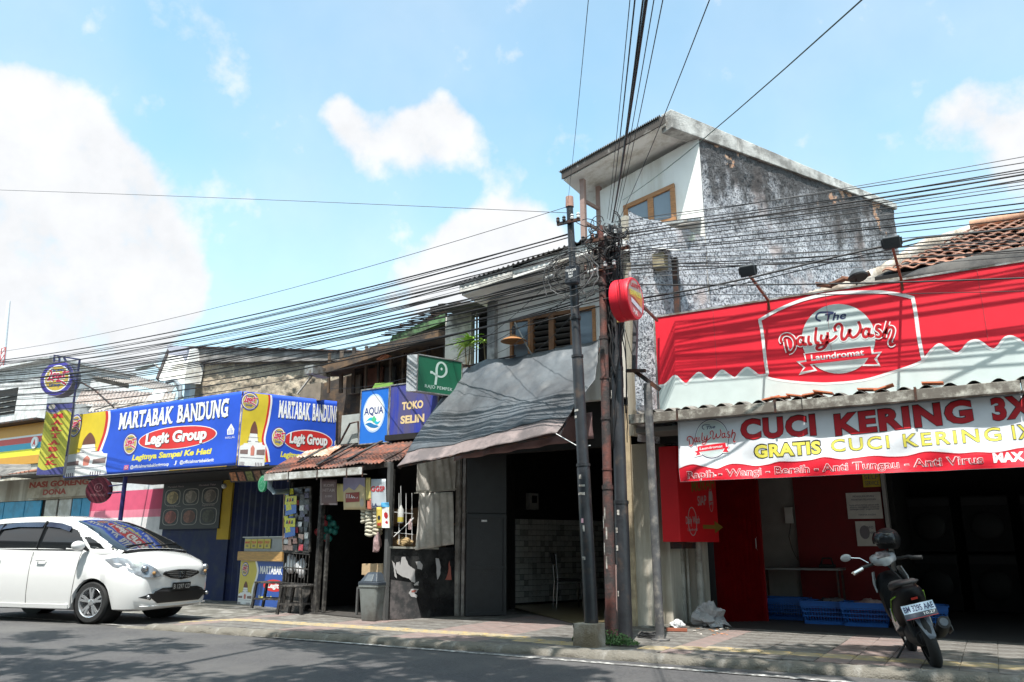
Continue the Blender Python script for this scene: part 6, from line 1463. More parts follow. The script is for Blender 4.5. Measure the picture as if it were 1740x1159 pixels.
c = on_y(590,745,11.15); mb = MB(); mb.tube([c+Vector((-.2,0,-.1)), c+Vector((.05,0,.28)), c+Vector((.25,0,.3)), c+Vector((.3,0,-.15)), c+Vector((-.2,0,-.12))], .02, 6); mb.build('chair_frame', M_STEEL, old)
mb = MB(); mb.tube([on_y(527,628,11.1)+Vector((.2,0,0)), on_y(505,670,10.9)], .02, 6); mb.build('strut', mat('pale_strut', (.35,.33,.31), .7), old)
# =================================================================== MARTABAK STALL (left)
M_NAVY = mat('navy_wall', (.010,.020,.085), .7, var=.12, scale=4, bump=.1, stain=(.03,.04,.08), stain_amt=.3)
M_YEL = mat('yellow_wall', (.52,.34,.03), .75, var=.1, scale=4)
M_BYEL = paint('banner_yellow', (.72,.55,.04), .55); M_BBLUE = paint('banner_blue', (.02,.09,.60), .55)
M_BRED = paint('banner_red', (.62,.03,.03), .5); M_BRN2 = mat('print_brown', (.17,.07,.05), .6); M_GRYP = mat('print_greyline', (.25,.23,.27), .6)
M_GOLD = paint('print_gold', (.55,.40,.08), .5)
SWY = 12.3
stall = thing('food_stall', (-17.3,SWY,.03), 'blue and yellow painted food stall front behind the white car and the counter', 'shop')
X = lambda u, v, Y=SWY: on_y(u, v, Y).x
xa, xb, xc, xd = X(276,900), X(372,900), X(392,900), X(483,900)
MB().box((xa,SWY,.02),(xb,SWY+.12,1.66)).build('wall', M_NAVY, stall)
MB().box((xa,SWY,1.66),(xb,SWY+.12,3.2)).build('wall', M_YEL, stall)
MB().box((xb,SWY-.05,1.35),(xc,SWY+.12,3.2)).build('column', M_YEL, stall); MB().box((xb,SWY-.05,.02),(xc,SWY+.12,1.35)).build('column', M_NAVY, stall)
n = 26
for k in range(n):      # corrugated shutter strips
    x0_ = xc+(xd+.8-xc)*k/n; x1_ = xc+(xd+.8-xc)*(k+1)/n; mb = MB(); mb.slab([(x0_,SWY+(.03 if k%2 else 0),.05),(x1_-.004,SWY+(.0 if k%2 else .03),.05),(x1_-.004,SWY+(0 if k%2 else .03),3.1),(x0_,SWY+(.03 if k%2 else 0),3.1)],(0,.01,0)); mb.build('shutter_strip', M_NAVY, stall)
MB().box((xd+.8,SWY,.02),(-10.2,SWY+.12,3.1)).build('wall', M_DARKIN, stall)
MB().box((-17.6,9.9+.75,2.66),(-11.0,SWY,2.70)).build('ceiling', M_DARKIN, stall)
p = on_y(381,826,SWY-.15); mb = MB(); mb.sphere(p, .06, 12, 8); o = mb.build('bulb', mat('bulb_white', (.6,.6,.58), .3), loc=p, smooth=180); tag(o, 'round white bulb under the banner beside the yellow column', 'bulb')
# menu board with six pictures
mbx = thing('menu_board', (X(278,820),SWY-.06,X(278,820) and on_y(278,898,SWY-.06).z), 'black menu board with six food pictures on the stall wall', 'menu board')
a = on_y(280,822,SWY-.06); b = on_y(372,898,SWY-.06); MB().box((a.x,SWY-.08,b.z),(b.x,SWY-.02,a.z)).build('board', M_BLACKINK, mbx)
PM = Print(lambda s, t, lift=0.: Vector((a.x+s*(b.x-a.x), SWY-.08-lift, b.z+t*(a.z-b.z))))
foods = [(.45,.35,.18),(.30,.26,.22),(.22,.18,.15),(.36,.12,.10),(.25,.12,.09),(.09,.09,.07)]
for k in range(6):
    i, j = k % 3, k//3; cx_ = .18+.32*i; cy_ = .68-.42*j
    P_ = [(cx_+.13*(abs(math.cos(t))**.5)*(1 if math.cos(t) > 0 else -1), cy_+.17*(abs(math.sin(t))**.5)*(1 if math.sin(t) > 0 else -1)) for t in [2*PI*q/32 for q in range(32)]]
    PM.strokes([P_+P_[:1]], .012, 'plate_frame', mat('menu_frame', (.35,.33,.30), .6), mbx, .002)
    PM.shapes([ell(cx_,cy_,.10,.135)], 'food_picture', mat('food_%d'%k, foods[k], .6, var=.5, scale=25), mbx, .003)
    PM.shapes([[(cx_,cy_-.13),(cx_+.08,cy_-.07),(cx_+.09,cy_+.05),(cx_+.02,cy_+.12)]], 'food_slice', mat('food_slice%d'%k, tuple(q*.5 for q in foods[k]), .6), mbx, .004)
PM.text('Martabak Manis', .08,.90,.035,'lettering',M_DULLW,mbx,.002,w=.28); PM.text('Martabak Telur', .62,.90,.035,'lettering',M_DULLW,mbx,.002,w=.28); PM.text('Terang Bulan', .1,.475,.03,'lettering',M_DULLW,mbx,.002,w=.24); PM.text('Spesial', .7,.475,.03,'lettering',M_DULLW,mbx,.002,w=.2)

# ---- long banner and its return
def bannerfn(O, U, W, z0, z1, seed):
    N_ = Vector((U.y,-U.x,0))
    def fn(s, t, lift=0.):
        f = .018*math.sin(s*W*1.9+t*2.2+seed)+.010*math.sin(s*W*4.3-t*5+seed*2)+.006*noise.noise(Vector((s*W*3,t*3,seed)))
        return O+U*(s*W)+Vector((0,0,z0+(z1-z0)*t))+N_*(f*math.sin(PI*min(1,max(0,t)))+lift)
    return fn
MY = 10.4; Z0, Z1 = 2.72, 4.17
xL = on_y(116,750,MY).x; xR = on_y(406,728,MY).x
O3 = Vector((xL,MY,0)); U3 = Vector((1,0,0)); W3 = xR-xL
b1 = thing('cloth_banner', (xL,MY,Z0), 'long blue and yellow food banner facing the street over the white car', 'banner')
f3 = bannerfn(O3, U3, W3, Z0, Z1, 1.)
mb = MB(); mb.grid(lambda s, t: f3(s,t), 110, 22); mb.build('cloth', M_BBLUE, b1, smooth=180, solid=.002)
P3 = Print(f3, (.02,.06))
def S3(u, v): q = on_y(u, v, MY); return ((q.x-xL)/W3, (q.z-Z0)/(Z1-Z0))
C1 = lambda x, y: S3(x/3.955, 580+y/3.955)
def legit_disc(P, cx, cy, rx, ry, parent, lift):
    P.shapes([ell(cx,cy,rx,ry,32)], 'emblem_ring', mat('emblem_indigo', (.07,.06,.33), .5), parent, lift)
    P.shapes([ell(cx,cy,rx*.88,ry*.88,32)], 'emblem_white', M_WHITE, parent, lift+.0018)
    P.shapes([ell(cx,cy,rx*.80,ry*.80,32)], 'emblem_disc', M_GOLD, parent, lift+.0036)
    tr = lambda pts: [(cx+p[0]*rx, cy+p[1]*ry) for p in catmull(pts, 4)]
    # a slanting pen script
    L_ = [[(-.55,.50),(-.42,.42),(-.50,.05),(-.62,-.12),(-.35,-.05),(-.2,-.18)],[(-.30,.12),(-.12,.22),(-.18,.32),(-.30,.2),(-.22,.0),(-.05,.05)],
          [(.12,.28),(.0,.30),(-.02,.08),(.12,.06),(.16,.28),(.10,-.12),(-.02,-.18)],[(.26,.30),(.26,.08),(.34,.06)],[(.48,.50),(.44,.08),(.56,.08)],[(.34,.36),(.84,.42)],[(.05,-.15),(.35,-.22),(.70,-.42)]]
    sm = [tr(q) for q in L_]; w = (rx+ry)/2
    def strokes_a(lines, wid, nm, m, lf):      # pen width measured in the surface's own two scales
        v = []; f = []
        for L in lines:
            n0 = len(v); k = len(L)
            for i, p in enumerate(L):
                a_ = L[max(0,i-1)]; b_ = L[min(k-1,i+1)]; dx, dy = (b_[0]-a_[0])/rx, (b_[1]-a_[1])/ry; l = math.hypot(dx,dy) or 1
                v += [(p[0]-dy/l*wid*rx/2, p[1]+dx/l*wid*ry/2), (p[0]+dy/l*wid*rx/2, p[1]-dx/l*wid*ry/2)]
            f += [(n0+2*i, n0+2*i+1, n0+2*i+3, n0+2*i+2) for i in range(k-1)]
        P.geo(v, f, nm, m, parent, lf)
    strokes_a(sm, .22, 'lettering_edge', M_WHITE, lift+.0054)
    strokes_a(sm, .115, 'lettering', mat('emblem_red', (.60,.03,.10), .5), lift+.0072)
    P.text('Martabak', cx, cy+ry*.50, ry*.14, 'lettering', mat('emblem_blue', (.03,.10,.35), .5), parent, lift+.0060, w=rx*.95, align='C', bold=.03)
    P.text('Group', cx-rx*.08, cy-ry*.52, ry*.22, 'lettering', mat('emblem_blue', (.03,.10,.35), .5), parent, lift+.0060, w=rx*.75, align='C', bold=.03)
def monument(P, T, parent, lift):      # a white tiered hall drawn on the banner
    P.shapes([[T(*q) for q in [(0,0),(1,0),(1,.40),(.86,.42),(.86,.46),(.14,.42),(.14,.40),(0,.36)]]], 'picture_hall', M_WHITE, parent, lift)
    P.shapes([[T(*q) for q in [(.30,.42),(.70,.42),(.64,.62),(.36,.62)]]], 'picture_tower', M_WHITE, parent, lift+.0010)
    P.shapes([[T(*q) for q in catmull([(.35,.62),(.38,.74),(.50,.86),(.62,.74),(.66,.62)],4)]], 'picture_roof', M_BRN2, parent, lift+.0020)
    P.shapes([[T(*q) for q in [(.02,.22),(.32,.22),(.32,.31),(.02,.29)]],[T(*q) for q in [(.66,.22),(.98,.22),(.98,.33),(.66,.31)]]], 'picture_shade', mat('print_taupe', (.25,.17,.16), .6), parent, lift+.0020)
    P.shapes([[T(*q) for q in [(.43,.20),(.57,.20),(.58,.34),(.5,.40),(.42,.34)]]], 'picture_door', mat('print_salmon', (.62,.22,.17), .6), parent, lift+.0022)
    P.shapes([[T(a_,.46),(T(b_,.46)),T(b_,.475),T(a_,.475)] for a_, b_ in ((.26,.42),(.58,.74))]+[[T(.3,.54),T(.7,.54),T(.7,.55),T(.3,.55)],[T(.05,.15),T(.95,.15),T(.95,.158),T(.05,.158)]], 'picture_line', M_GRYP, parent, lift+.0024)
    P.shapes([[T(q,.0),T(q+.02,.0),T(q+.02,.07),T(q,.07)] for q in (.04,.09,.14,.19,.64,.70,.76,.82,.88)], 'picture_fence', mat('print_darkpurple', (.10,.04,.08), .6), parent, lift+.0030)
def halal(P, x, y, sx, sy, parent, lift):
    P.shapes([[(x,y+sy),(x+sx*.55,y+sy*.45),(x+sx*.5,y),(x-sx*.5,y),(x-sx*.55,y+sy*.45)]], 'halal_mark', M_WHITE, parent, lift)
    P.shapes([[(x+q*sx-sx*.035,y+sy*.08),(x+q*sx+sx*.035,y+sy*.08),(x+q*sx+sx*.03,y+sy*h_),(x+q*sx-sx*.03,y+sy*h_)] for q, h_ in ((-.3,.4),(-.1,.62),(.12,.62),(.3,.4))], 'halal_lines', M_BBLUE, parent, lift+.0015)
    P.text('HALLAL', x, y-sy*.35, sy*.2, 'lettering', M_WHITE, parent, lift, align='C', w=sx*1.5)
# yellow field with red and white edge
edge = catmull([C1(*q) for q in [(722,462),(722,520),(700,610),(672,690),(655,738),(690,745),(700,800),(720,880)]], 5)
P3.shapes([[(.004,.996)]+[(p[0],min(.996,p[1])) for p in edge[:21]]+[C1(640,740),(.004,.30)]], 'yellow_field', M_BYEL, b1, .0035)
ed = [(p[0],min(.99,max(.01,p[1]))) for p in catmull([C1(*q) for q in [(728,466),(728,520),(708,610),(680,690),(664,738)]], 5)]
def band(P, line, o0, o1, nm, m, parent, lift): P.shapes([[(p[0]+o0,p[1]) for p in line]+[(p[0]+o1,p[1]) for p in reversed(line)]], nm, m, parent, lift)
band(P3, ed, -.018, -.001, 'red_edge', M_BRED, b1, .0055); band(P3, ed, -.001, .014, 'white_edge', M_WHITE, b1, .0055)
lo = [C1(720,888), C1(700,800), C1(690,745), C1(645,738), C1(455,765), C1(430,900)]
P3.shapes([[(max(.004,min(.3,p[0])), max(.006,p[1])) for p in lo[::-1]]], 'picture_ground', M_WHITE, b1, .0052)
q0_, q1_ = C1(440,888), C1(705,880)
monument(P3, lambda s, t: (max(.006,q0_[0]+(q1_[0]-q0_[0])*s), max(.008, .01+t*.78)), b1, .0062)
c_ = C1(508,567); e_ = C1(548,567); g_ = C1(508,492); legit_disc(P3, c_[0], c_[1], e_[0]-c_[0], g_[1]-c_[1], b1, .0075)
def serif(P, t, x0, y0, x1, h, parent, lift, aspect, m1=M_WHITE, m0=M_BLACKINK):
    """block capitals with slab feet and a dark drop edge"""
    W = x1-x0
    P.text(t, x0+h*.05*aspect, y0-h*.04, h, 'lettering_edge', m0, parent, lift, w=W, bold=.05, space=1.1)
    P.text(t, x0, y0, h, 'lettering', m1, parent, lift+.002, w=W, bold=.038, space=1.1)
    n = len(t); adv = W/n
    for k, ch in enumerate(t):
        if ch == ' ': continue
    v, f = text_shape(t, .038, 0, 1.1); xs0 = min(p[0] for p in v); xs1 = max(p[0] for p in v); sx = W/(xs1-xs0)
    low = sorted(set(round(p[0],2) for p in v if abs(p[1]) < .06)); hi = sorted(set(round(p[0],2) for p in v if abs(p[1]-.69) < .07))
    def runs(L):
        out = []; st = None; pr_ = None
        for q in L:
            if st is None: st = pr_ = q
            elif q-pr_ > .16: out.append((st, pr_)); st = pr_ = q
            else: pr_ = q
        if st is not None: out.append((st, pr_))
        return out
    for L, yy in ((low, -.01), (hi, .93)):
        P.shapes([[(x0+(a_-xs0-.05)*sx, y0+h*yy), (x0+(b_-xs0+.05)*sx, y0+h*yy), (x0+(b_-xs0+.05)*sx, y0+h*(yy+.10)), (x0+(a_-xs0-.05)*sx, y0+h*(yy+.10))] for a_, b_ in runs(L) if b_-a_ < .5], 'lettering_serif', m1, parent, lift+.0034)
a_ = C1(803,548); b_ = C1(1163,505); serif(P3, 'MARTABAK', a_[0], .68, b_[0], .235, b1, .0035, .25)
a_ = C1(1195,500); b_ = C1(1537,440); serif(P3, 'BANDUNG', a_[0], .68, b_[0], .235, b1, .0035, .25)
o_ = C1(1188,617); r_ = C1(1458,617); rr_ = C1(1188,545); rx_, ry_ = r_[0]-o_[0], .165
P3.shapes([ell(o_[0],.455,rx_,ry_,40)], 'oval_edge', M_WHITE, b1, .0035); P3.shapes([ell(o_[0],.455,rx_*.975,ry_*.93,40)], 'red_oval', M_BRED, b1, .0055)
a_ = C1(985,0); b_ = C1(1390,0)
P3.text('Legit Group', C1(990,640)[0], .395, .15, 'lettering_edge', M_BLACKINK, b1, .0070, w=C1(1392,620)[0]-C1(990,640)[0], bold=.065); P3.text('Legit Group', C1(988,640)[0], .40, .15, 'lettering', M_WHITE, b1, .0088, w=C1(1390,620)[0]-C1(988,640)[0], bold=.045)
c_ = C1(882,652); e_ = C1(930,652); legit_disc(P3, c_[0], .43, e_[0]-c_[0], .165, b1, .0060)
P3.text('Legitnya Sampai Ke Hati', C1(885,795)[0], .185, .075, 'lettering', M_YELINK, b1, .0035, w=C1(1420,740)[0]-C1(885,795)[0], bold=.045, shear=.15)
P3.text('@officialmartabaklegitgroup', C1(875,850)[0], .065, .045, 'lettering', M_WHITE, b1, .0035, w=C1(1135,835)[0]-C1(875,850)[0], bold=.02)
P3.text('@officialmartabaklegit', C1(1208,830)[0], .075, .045, 'lettering', M_WHITE, b1, .0035, w=C1(1435,800)[0]-C1(1208,830)[0], bold=.02)
x_ = C1(848,845)[0]; P3.shapes([[(x_-.014,.05),(x_+.014,.05),(x_+.014,.12),(x_-.014,.12)]], 'app_mark', mat('print_pink', (.65,.12,.25), .5), b1, .0035); P3.strokes([ell(x_,.085,.007,.02,12)+ell(x_,.085,.007,.02,12)[:1]], .003, 'app_mark', M_WHITE, b1, .005)
x_ = C1(1178,820)[0]; P3.strokes([[(x_-.005,.075),(x_,.06),(x_+.004,.08),(x_+.004,.125),(x_+.011,.115)]], .006, 'app_mark', M_WHITE, b1, .0035)
halal(P3, C1(1550,590)[0], .42, .034, .15, b1, .0035)
# return side of the banner
Ra = on_z(406,666,4.17); Rb = on_z(581,683,4.17); 
Ra = Vector((xR+.02,MY+.02,0)); Rb.z = 0; U4 = (Rb-Ra).normalized(); W4 = (Rb-Ra).length
b2_ = thing('cloth_banner', Ra+Vector((0,0,Z0)), 'shorter blue and yellow food banner turning back above the kiosk roof', 'banner')
f4 = bannerfn(Ra, U4, W4, Z0-.02, Z1, 3.)
mb = MB(); mb.grid(lambda s, t: f4(s,t), 60, 20); mb.build('cloth', M_BBLUE, b2_, smooth=180, solid=.002)
P4 = Print(f4, (.05,.06)); N4 = Vector((U4.y,-U4.x,0))
def S4(u, v):
    q = onp(u, v, Ra, N4); return ((q-Ra).dot(U4)/W4, (q.z-(Z0-.02))/(Z1-Z0+.02))
C4 = lambda x, y: S4(400+x/8, 655+y/8)
ed4 = [(p[0],min(.99,max(.01,p[1]))) for p in catmull([C4(*q) for q in [(468,112),(480,200),(465,350),(440,500),(405,640),(390,760),(430,880),(450,1040)]], 4)]
P4.shapes([[(.006,.992),(.006,.01)]+ed4[::-1]], 'yellow_field', M_BYEL, b2_, .0035)
band(P4, ed4, -.022, -.002, 'red_edge', M_BRED, b2_, .0055); band(P4, ed4, -.002, .016, 'white_edge', M_WHITE, b2_, .0055)
w_m = C4(420,900)[0]; monument(P4, lambda s, t: (.01+(w_m-.02)*s, .012+t*.70), b2_, .0062)
c_ = C4(195,215); e_ = C4(315,230); g_ = C4(195,90); legit_disc(P4, c_[0], c_[1], e_[0]-c_[0], g_[1]-c_[1], b2_, .0070)
serif(P4, 'MARTABAK', C4(592,350)[0], .70, C4(1010,380)[0], .22, b2_, .0035, .1); serif(P4, 'BANDUNG', C4(1045,380)[0], .70, C4(1400,410)[0], .22, b2_, .0035, .1)
o_ = C4(1000,635); r_ = C4(1325,650); P4.shapes([ell(o_[0],.40,r_[0]-o_[0],.155,40)], 'oval_edge', M_WHITE, b2_, .0035); P4.shapes([ell(o_[0],.40,(r_[0]-o_[0])*.97,.142,40)], 'red_oval', M_BRED, b2_, .0055)
a_ = C4(742,660)[0]; b_ = C4(1252,690)[0]; P4.text('Legit Group', a_+.004, .355, .13, 'lettering_edge', M_BLACKINK, b2_, .0070, w=b_-a_, bold=.065); P4.text('Legit Group', a_, .36, .13, 'lettering', M_WHITE, b2_, .0088, w=b_-a_, bold=.045)
c_ = C4(595,605); e_ = C4(695,605); legit_disc(P4, c_[0], .42, e_[0]-c_[0], .145, b2_, .0060)
a_ = C4(615,920)[0]; P4.text('Legitnya Sampai Ke Hati', a_, .16, .07, 'lettering', M_YELINK, b2_, .0035, w=C4(1400,900)[0]-a_, bold=.045, shear=.15)
halal(P4, C4(1385,640)[0], .37, .05, .11, b2_, .0035)
# frame under and behind the banners
fr3 = thing('banner_frame', (xL,MY+.06,2.6), 'dark steel frame holding the two food banners', 'frame')
for z in (Z0-.03, Z1-.03): mb = MB(); mb.bar((xL,MY+.06,z),(xR,MY+.06,z),.05); mb.build('rail', M_STEEL, fr3)
mb = MB(); mb.bar((xL+.4,MY+.10,Z0-.02),(xL+.4,SWY,Z0+.2),.04); mb.build('rail', M_STEEL, fr3)
mb = MB(); mb.bar(Vector((xR,MY+.06,Z0-.03)), Rb+Vector((0,.06,Z0-.03)), .05); mb.build('rail', M_STEEL, fr3)
for u, v in ((205,878),):
    p = on_y(u, v, 10.55); mb = MB(); mb.tube([Vector((p.x,10.55,.05)), Vector((p.x,10.55,Z0-.03))], .045, 10); mb.build('post', mat('indigo_post', (.025,.02,.12), .5), fr3, smooth=50)
# row of food pictures under the return banner
o = thing('picture_strip', Ra+Vector((0,.1,2.4)), 'slanting strip of food pictures under the shorter banner, beside the green round sign', 'sign')
q = [on_y(385,792,10.9), on_y(455,790,10.9), on_y(462,818,11.15), on_y(392,820,11.15)]
MB().slab([q[3],q[2],q[1],q[0]], (0,.03,.02)).build('board', M_BLACKINK, o)
for k in range(5):
    f = lambda s, t: q[3].lerp(q[2], s).lerp(q[0].lerp(q[1], s), t)+Vector((0,-.008,0)); s0, s1 = k/5+.02, k/5+.17
    MB().slab([f(s0+.03,.08), f(s1+.03,.08), f(s1,.92), f(s0,.92)], (0,-.004,0)).build('food_picture', mat('foodpic_%d'%k, [(.5,.2,.08),(.35,.14,.09),(.22,.25,.08),(.3,.16,.10),(.2,.2,.18)][k], .5, var=.6, scale=18), o)
# ---- counter
M_YP = paint('counter_yellow', (.62,.50,.08), .5); M_BP = paint('counter_blue', (.03,.09,.36), .5)
ct = on_y(404,1016,11.75); ct2 = on_y(478,1024,11.35); ct.z = ct2.z = .06; cdv = (ct2-ct); cdv.z = 0; cl = cdv.length; cdv.normalize(); cn = Vector((cdv.y,-cdv.x,0))
cz = lambda v, u=404: onp(u, v, ct, cn).z
co = thing('food_counter', ct, 'food counter with yellow and blue printed front and a pale wooden ledge', 'counter')
def cbx(s0, s1, z0, z1, d0, d1, m, nm): a_ = Vector((ct.x,ct.y,0))+cdv*s0-cn*d0; b_ = Vector((ct.x,ct.y,0))+cdv*s1-cn*d0; return MB().slab([a_+Vector((0,0,z0)), b_+Vector((0,0,z0)), b_+Vector((0,0,z1)), a_+Vector((0,0,z1))], -cn*(d1-d0)).build(nm, m, co, bevel=.003)
zb_, zs0, zs1, zt_ = .05, cz(952), cz(937), cz(914)
cbx(0, cl, zb_, zs0, 0, .5, M_WHITE, 'cabinet'); cbx(-.05, cl, zs0, zs1, -.06, .5, mat('pale_wood', (.50,.29,.10), .6, stretch=(1,1,8), var=.2), 'ledge')
cbx(0, cl, zs1, zt_, .05, .06, mat('glass_grey', (.20,.23,.26), .1, spec=.8), 'display_glass'); cbx(0, cl, zs1, zt_, .4, .42, M_NAVY, 'display_back'); cbx(-.01,cl,zt_,zt_+.02,.0,.45,mat('chrome_grey',(.4,.42,.44),.3,.5),'display_top')
PC = Print(lambda s, t, lift=0.: Vector((ct.x,ct.y,zb_+(zs0-zb_)*t))+cdv*(s*cl)+cn*lift)
ec = catmull([(.36,.99),(.42,.8),(.40,.6),(.34,.4),(.33,.2),(.36,.01)], 4)
PC.shapes([[(.01,.99),(.01,.01)]+ec[::-1]], 'yellow_field', M_YP, co, .003); PC.shapes([ec+[(.99,.01),(.99,.99)]], 'blue_field', M_BP, co, .003); band(PC, ec, -.01, .03, 'white_edge', M_WHITE, co, .005)
monument(PC, lambda s, t: (.01+.33*s, .012+t*.60), co, .006); legit_disc(PC, .13, .80, .085, .16, co, .006)
PC.text('MARTABAK', .48, .72, .16, 'lettering', M_WHITE, co, .005, w=.50, bold=.04); PC.text('BANDUNG', 1.0, .72, .16, 'lettering', M_WHITE, co, .005, w=.0+.001, bold=.04) if 0 else None
PC.shapes([ell(.82,.47,.24,.13)], 'red_oval', M_BRED, co, .005); PC.text('Legit', .68, .42, .10, 'lettering', M_WHITE, co, .007, w=.25, bold=.04); PC.text('Legitnya Sampai', .50, .18, .06, 'lettering', M_YELINK, co, .005, w=.45, bold=.03)
for k in range(4):
    s0 = .03+k*.155; cbx(s0*cl, (s0+.14)*cl, zs1+.06, zt_-.03, .03, .045, M_YP, 'price_card'); 
PC2 = Print(lambda s, t, lift=0.: Vector((ct.x,ct.y,zs1+.06+(zt_-.09-zs1)*t))+cdv*(s*cl)+cn*(-.03+lift))
for k in range(4): PC2.text(['MANIS','TELUR','KEJU','COKLAT'][k], .04+k*.155, .55, .22, 'lettering', M_BRED, co, .003, w=.11, bold=.03); PC2.text(['15','18','20','22'][k], .07+k*.155, .18, .22, 'lettering', M_NAVYINK, co, .003, w=.05, bold=.03)
# pail and small green thing
p = on_z(368,1000,.05); o = thing('pail', p, 'pale grey paint pail on the ground under the menu board', 'pail')
mb = MB(); mb.lathe(p,(0,0,1),[(0,.12),(.02,.13),(.27,.155),(.28,.165),(.30,.16),(.29,.14),(.05,.11)],20); mb.build('pail_body', mat('pail_grey', (.20,.20,.20), .5), o, smooth=40)
mb = MB(); mb.tube([p+Vector((.155*math.cos(t),-.02,.27-.09*math.sin(t))) for t in [PI*k/10 for k in range(11)]], .004, 5); mb.build('handle', M_GALV, o)
p = on_z(357,1002,.05); mb = MB(); mb.lathe(p,(0,0,1),[(0,.035),(.08,.035),(.10,.015),(.13,.015)],10); o = mb.build('bottle', mat('bottle_green', (.02,.25,.08), .3), loc=p, smooth=40); tag(o, 'small green bottle beside the grey pail', 'bottle')

# ---- vertical MARTABAK light box and the round emblem sign above
VL, VR = on_z(75,682,4.42), on_z(123,684,4.30)
v0_ = on_y(84,745,10.0); 
vn = Vector((.35,-.94,0)).normalized(); vo = on_y(100,745,10.0)
tl, tr, br, bl = [onp(u, v, vo, vn) for u, v in ((80,682),(123,687),(108,808),(62,806))]
zt_, zb_ = (tl.z+tr.z)/2, (bl.z+br.z)/2; vu = Vector((-vn.y,vn.x,0)); L0 = Vector(((tl.x+bl.x)/2,(tl.y+bl.y)/2,0)); R0 = Vector(((tr.x+br.x)/2,(tr.y+br.y)/2,0)); VW = (R0-L0).length
o = thing('light_box_sign', Vector((L0.x,L0.y,zb_)), 'tall narrow yellow sign with red stacked letters at the left end of the long banner', 'sign')
MB().slab([L0+Vector((0,0,zb_)), R0+Vector((0,0,zb_)), R0+Vector((0,0,zt_)), L0+Vector((0,0,zt_))], -vn*.2-vu*.10).build('box', mat('box_grey', (.22,.23,.26), .6), o)
PV_ = Print(lambda s, t, lift=0.: L0+vu*(s*VW)+vn*lift+Vector((0,0,zb_+(zt_-zb_)*t)))
PV_.shapes([[(.01,.005),(.99,.005),(.99,.995),(.01,.995)]], 'face', mat('face_olive', (.50,.47,.06), .5), o, .003)
wv_ = catmull([(.01,.90),(.2,.86),(.4,.86),(.6,.90),(.8,.90),(.99,.86)], 4); PV_.shapes([wv_+[(.99,.995),(.01,.995)]], 'top_wave', mat('print_indigo', (.07,.07,.22), .5), o, .005); PV_.strokes([wv_], .02, 'wave_edge', M_GRYP, o, .006)
wv_ = catmull([(.01,.12),(.2,.07),(.4,.07),(.7,.10),(.99,.11)], 4); PV_.shapes([[(.01,.005)]+[(.99,.005)]+wv_[::-1]], 'bottom_wave', mat('print_indigo', (.07,.07,.22), .5), o, .005)
PV_.shapes([ell(.22,.945,.13,.035)], 'small_emblem', mat('print_taupe2', (.35,.33,.30), .5), o, .0065)
M_STK = paint('stack_red', (.55,.04,.04), .5)
for k, ch in enumerate('MARTABAK'):
    y = .79-k*.093; PV_.text(ch, .5, y, .058, 'lettering', M_STK, o, .005, w=.36 if ch in 'MKB' else .34, align='C', bold=.04)
    PV_.shapes([[(.28,y-.004),(.46,y-.004),(.46,y+.010),(.28,y+.010)],[(.54,y-.004),(.72,y-.004),(.72,y+.010),(.54,y+.010)]] if ch in 'MARAK' else [[(.40,y-.004),(.60,y-.004),(.60,y+.010),(.40,y+.010)]], 'lettering_serif', M_STK, o, .0065)
dc2 = on_y(97,643,10.0); o = thing('round_sign', dc2, 'round blue ringed emblem sign hanging from a bracket above the tall yellow sign', 'sign')
n5 = Vector((.42,-.91,0)).normalized(); u5 = Vector((-n5.y,n5.x,0))
# drum radius from its height in the picture
rz = (on_y(97,613,10.0).z-on_y(97,671,10.0).z)/2
mb = MB(); mb.lathe(dc2-n5*.26, n5, [(0,0),(0,rz),(.26,rz),(.26,0)], 36, cap=False); mb.build('drum', mat('drum_dark', (.10,.10,.13), .5), o, smooth=40)
P5 = Print(lambda s, t, lift=0.: dc2+u5*s+Vector((0,0,t))+n5*lift); P5.shapes([ell(0,0,rz*1.0,rz*1.0,36)], 'emblem_rim', M_GRYP, o, .0025); P5.shapes([ell(0,0,rz*.97,rz*.97,36)], 'emblem_rim', mat('emblem_indigo', (.07,.06,.33), .5), o, .004); legit_disc(P5, 0, 0, rz*.86, rz*.86, o, .006)
pA_ = on_y(130,612,10.1); pB_ = on_y(124,700,10.1); M_INDF = mat('bracket_indigo', (.03,.03,.10), .5)
pA_.x = pB_.x = (pA_.x+pB_.x)/2+.05
for a_, b_ in ((pA_, pB_+Vector((0,0,-1.0))), (pA_, on_y(92,604,10.1)), (pA_+Vector((0,0,-.55)), on_y(108,606,10.1)), (on_y(101,606,10.0), on_y(101,615,10.0)), (on_y(92,606,10.0), on_y(92,615,10.0))): mb = MB(); mb.bar(a_, b_, .035); mb.build('bracket', M_INDF, o)
# maroon disc on the indigo post
dm = on_y(167,833,10.35); o = thing('round_sign', dm, 'dark maroon round sign fixed to the indigo post before the pink wall', 'sign')
rm = (on_y(167,811,10.35).z-on_y(167,855,10.35).z)/2; nm_ = Vector((.5,-.87,0)).normalized(); um = Vector((-nm_.y,nm_.x,0))
mb = MB(); mb.lathe(dm-nm_*.08, nm_, [(0,0),(0,rm),(.08,rm),(.08,0)], 32, cap=False); mb.build('disc', mat('maroon', (.085,.012,.022), .45), o, smooth=40)
PD5 = Print(lambda s, t, lift=0.: dm+um*s+Vector((0,0,t))+nm_*lift); M_MR2 = mat('maroon_pale', (.22,.09,.10), .5)
PD5.strokes([ell(0,.06,.09,.085,18)+ell(0,.06,.09,.085,18)[:1]], .018, 'emblem', M_MR2, o, .003)
for s in (-.03,.03): PD5.strokes([[(s,.03),(s,.09)]], .02, 'emblem', M_MR2, o, .003)
PD5.text('gofood', 0, -.13, .075, 'lettering', M_MR2, o, .003, align='C', w=.34, bold=.02)
pp = on_y(205,838,10.5)
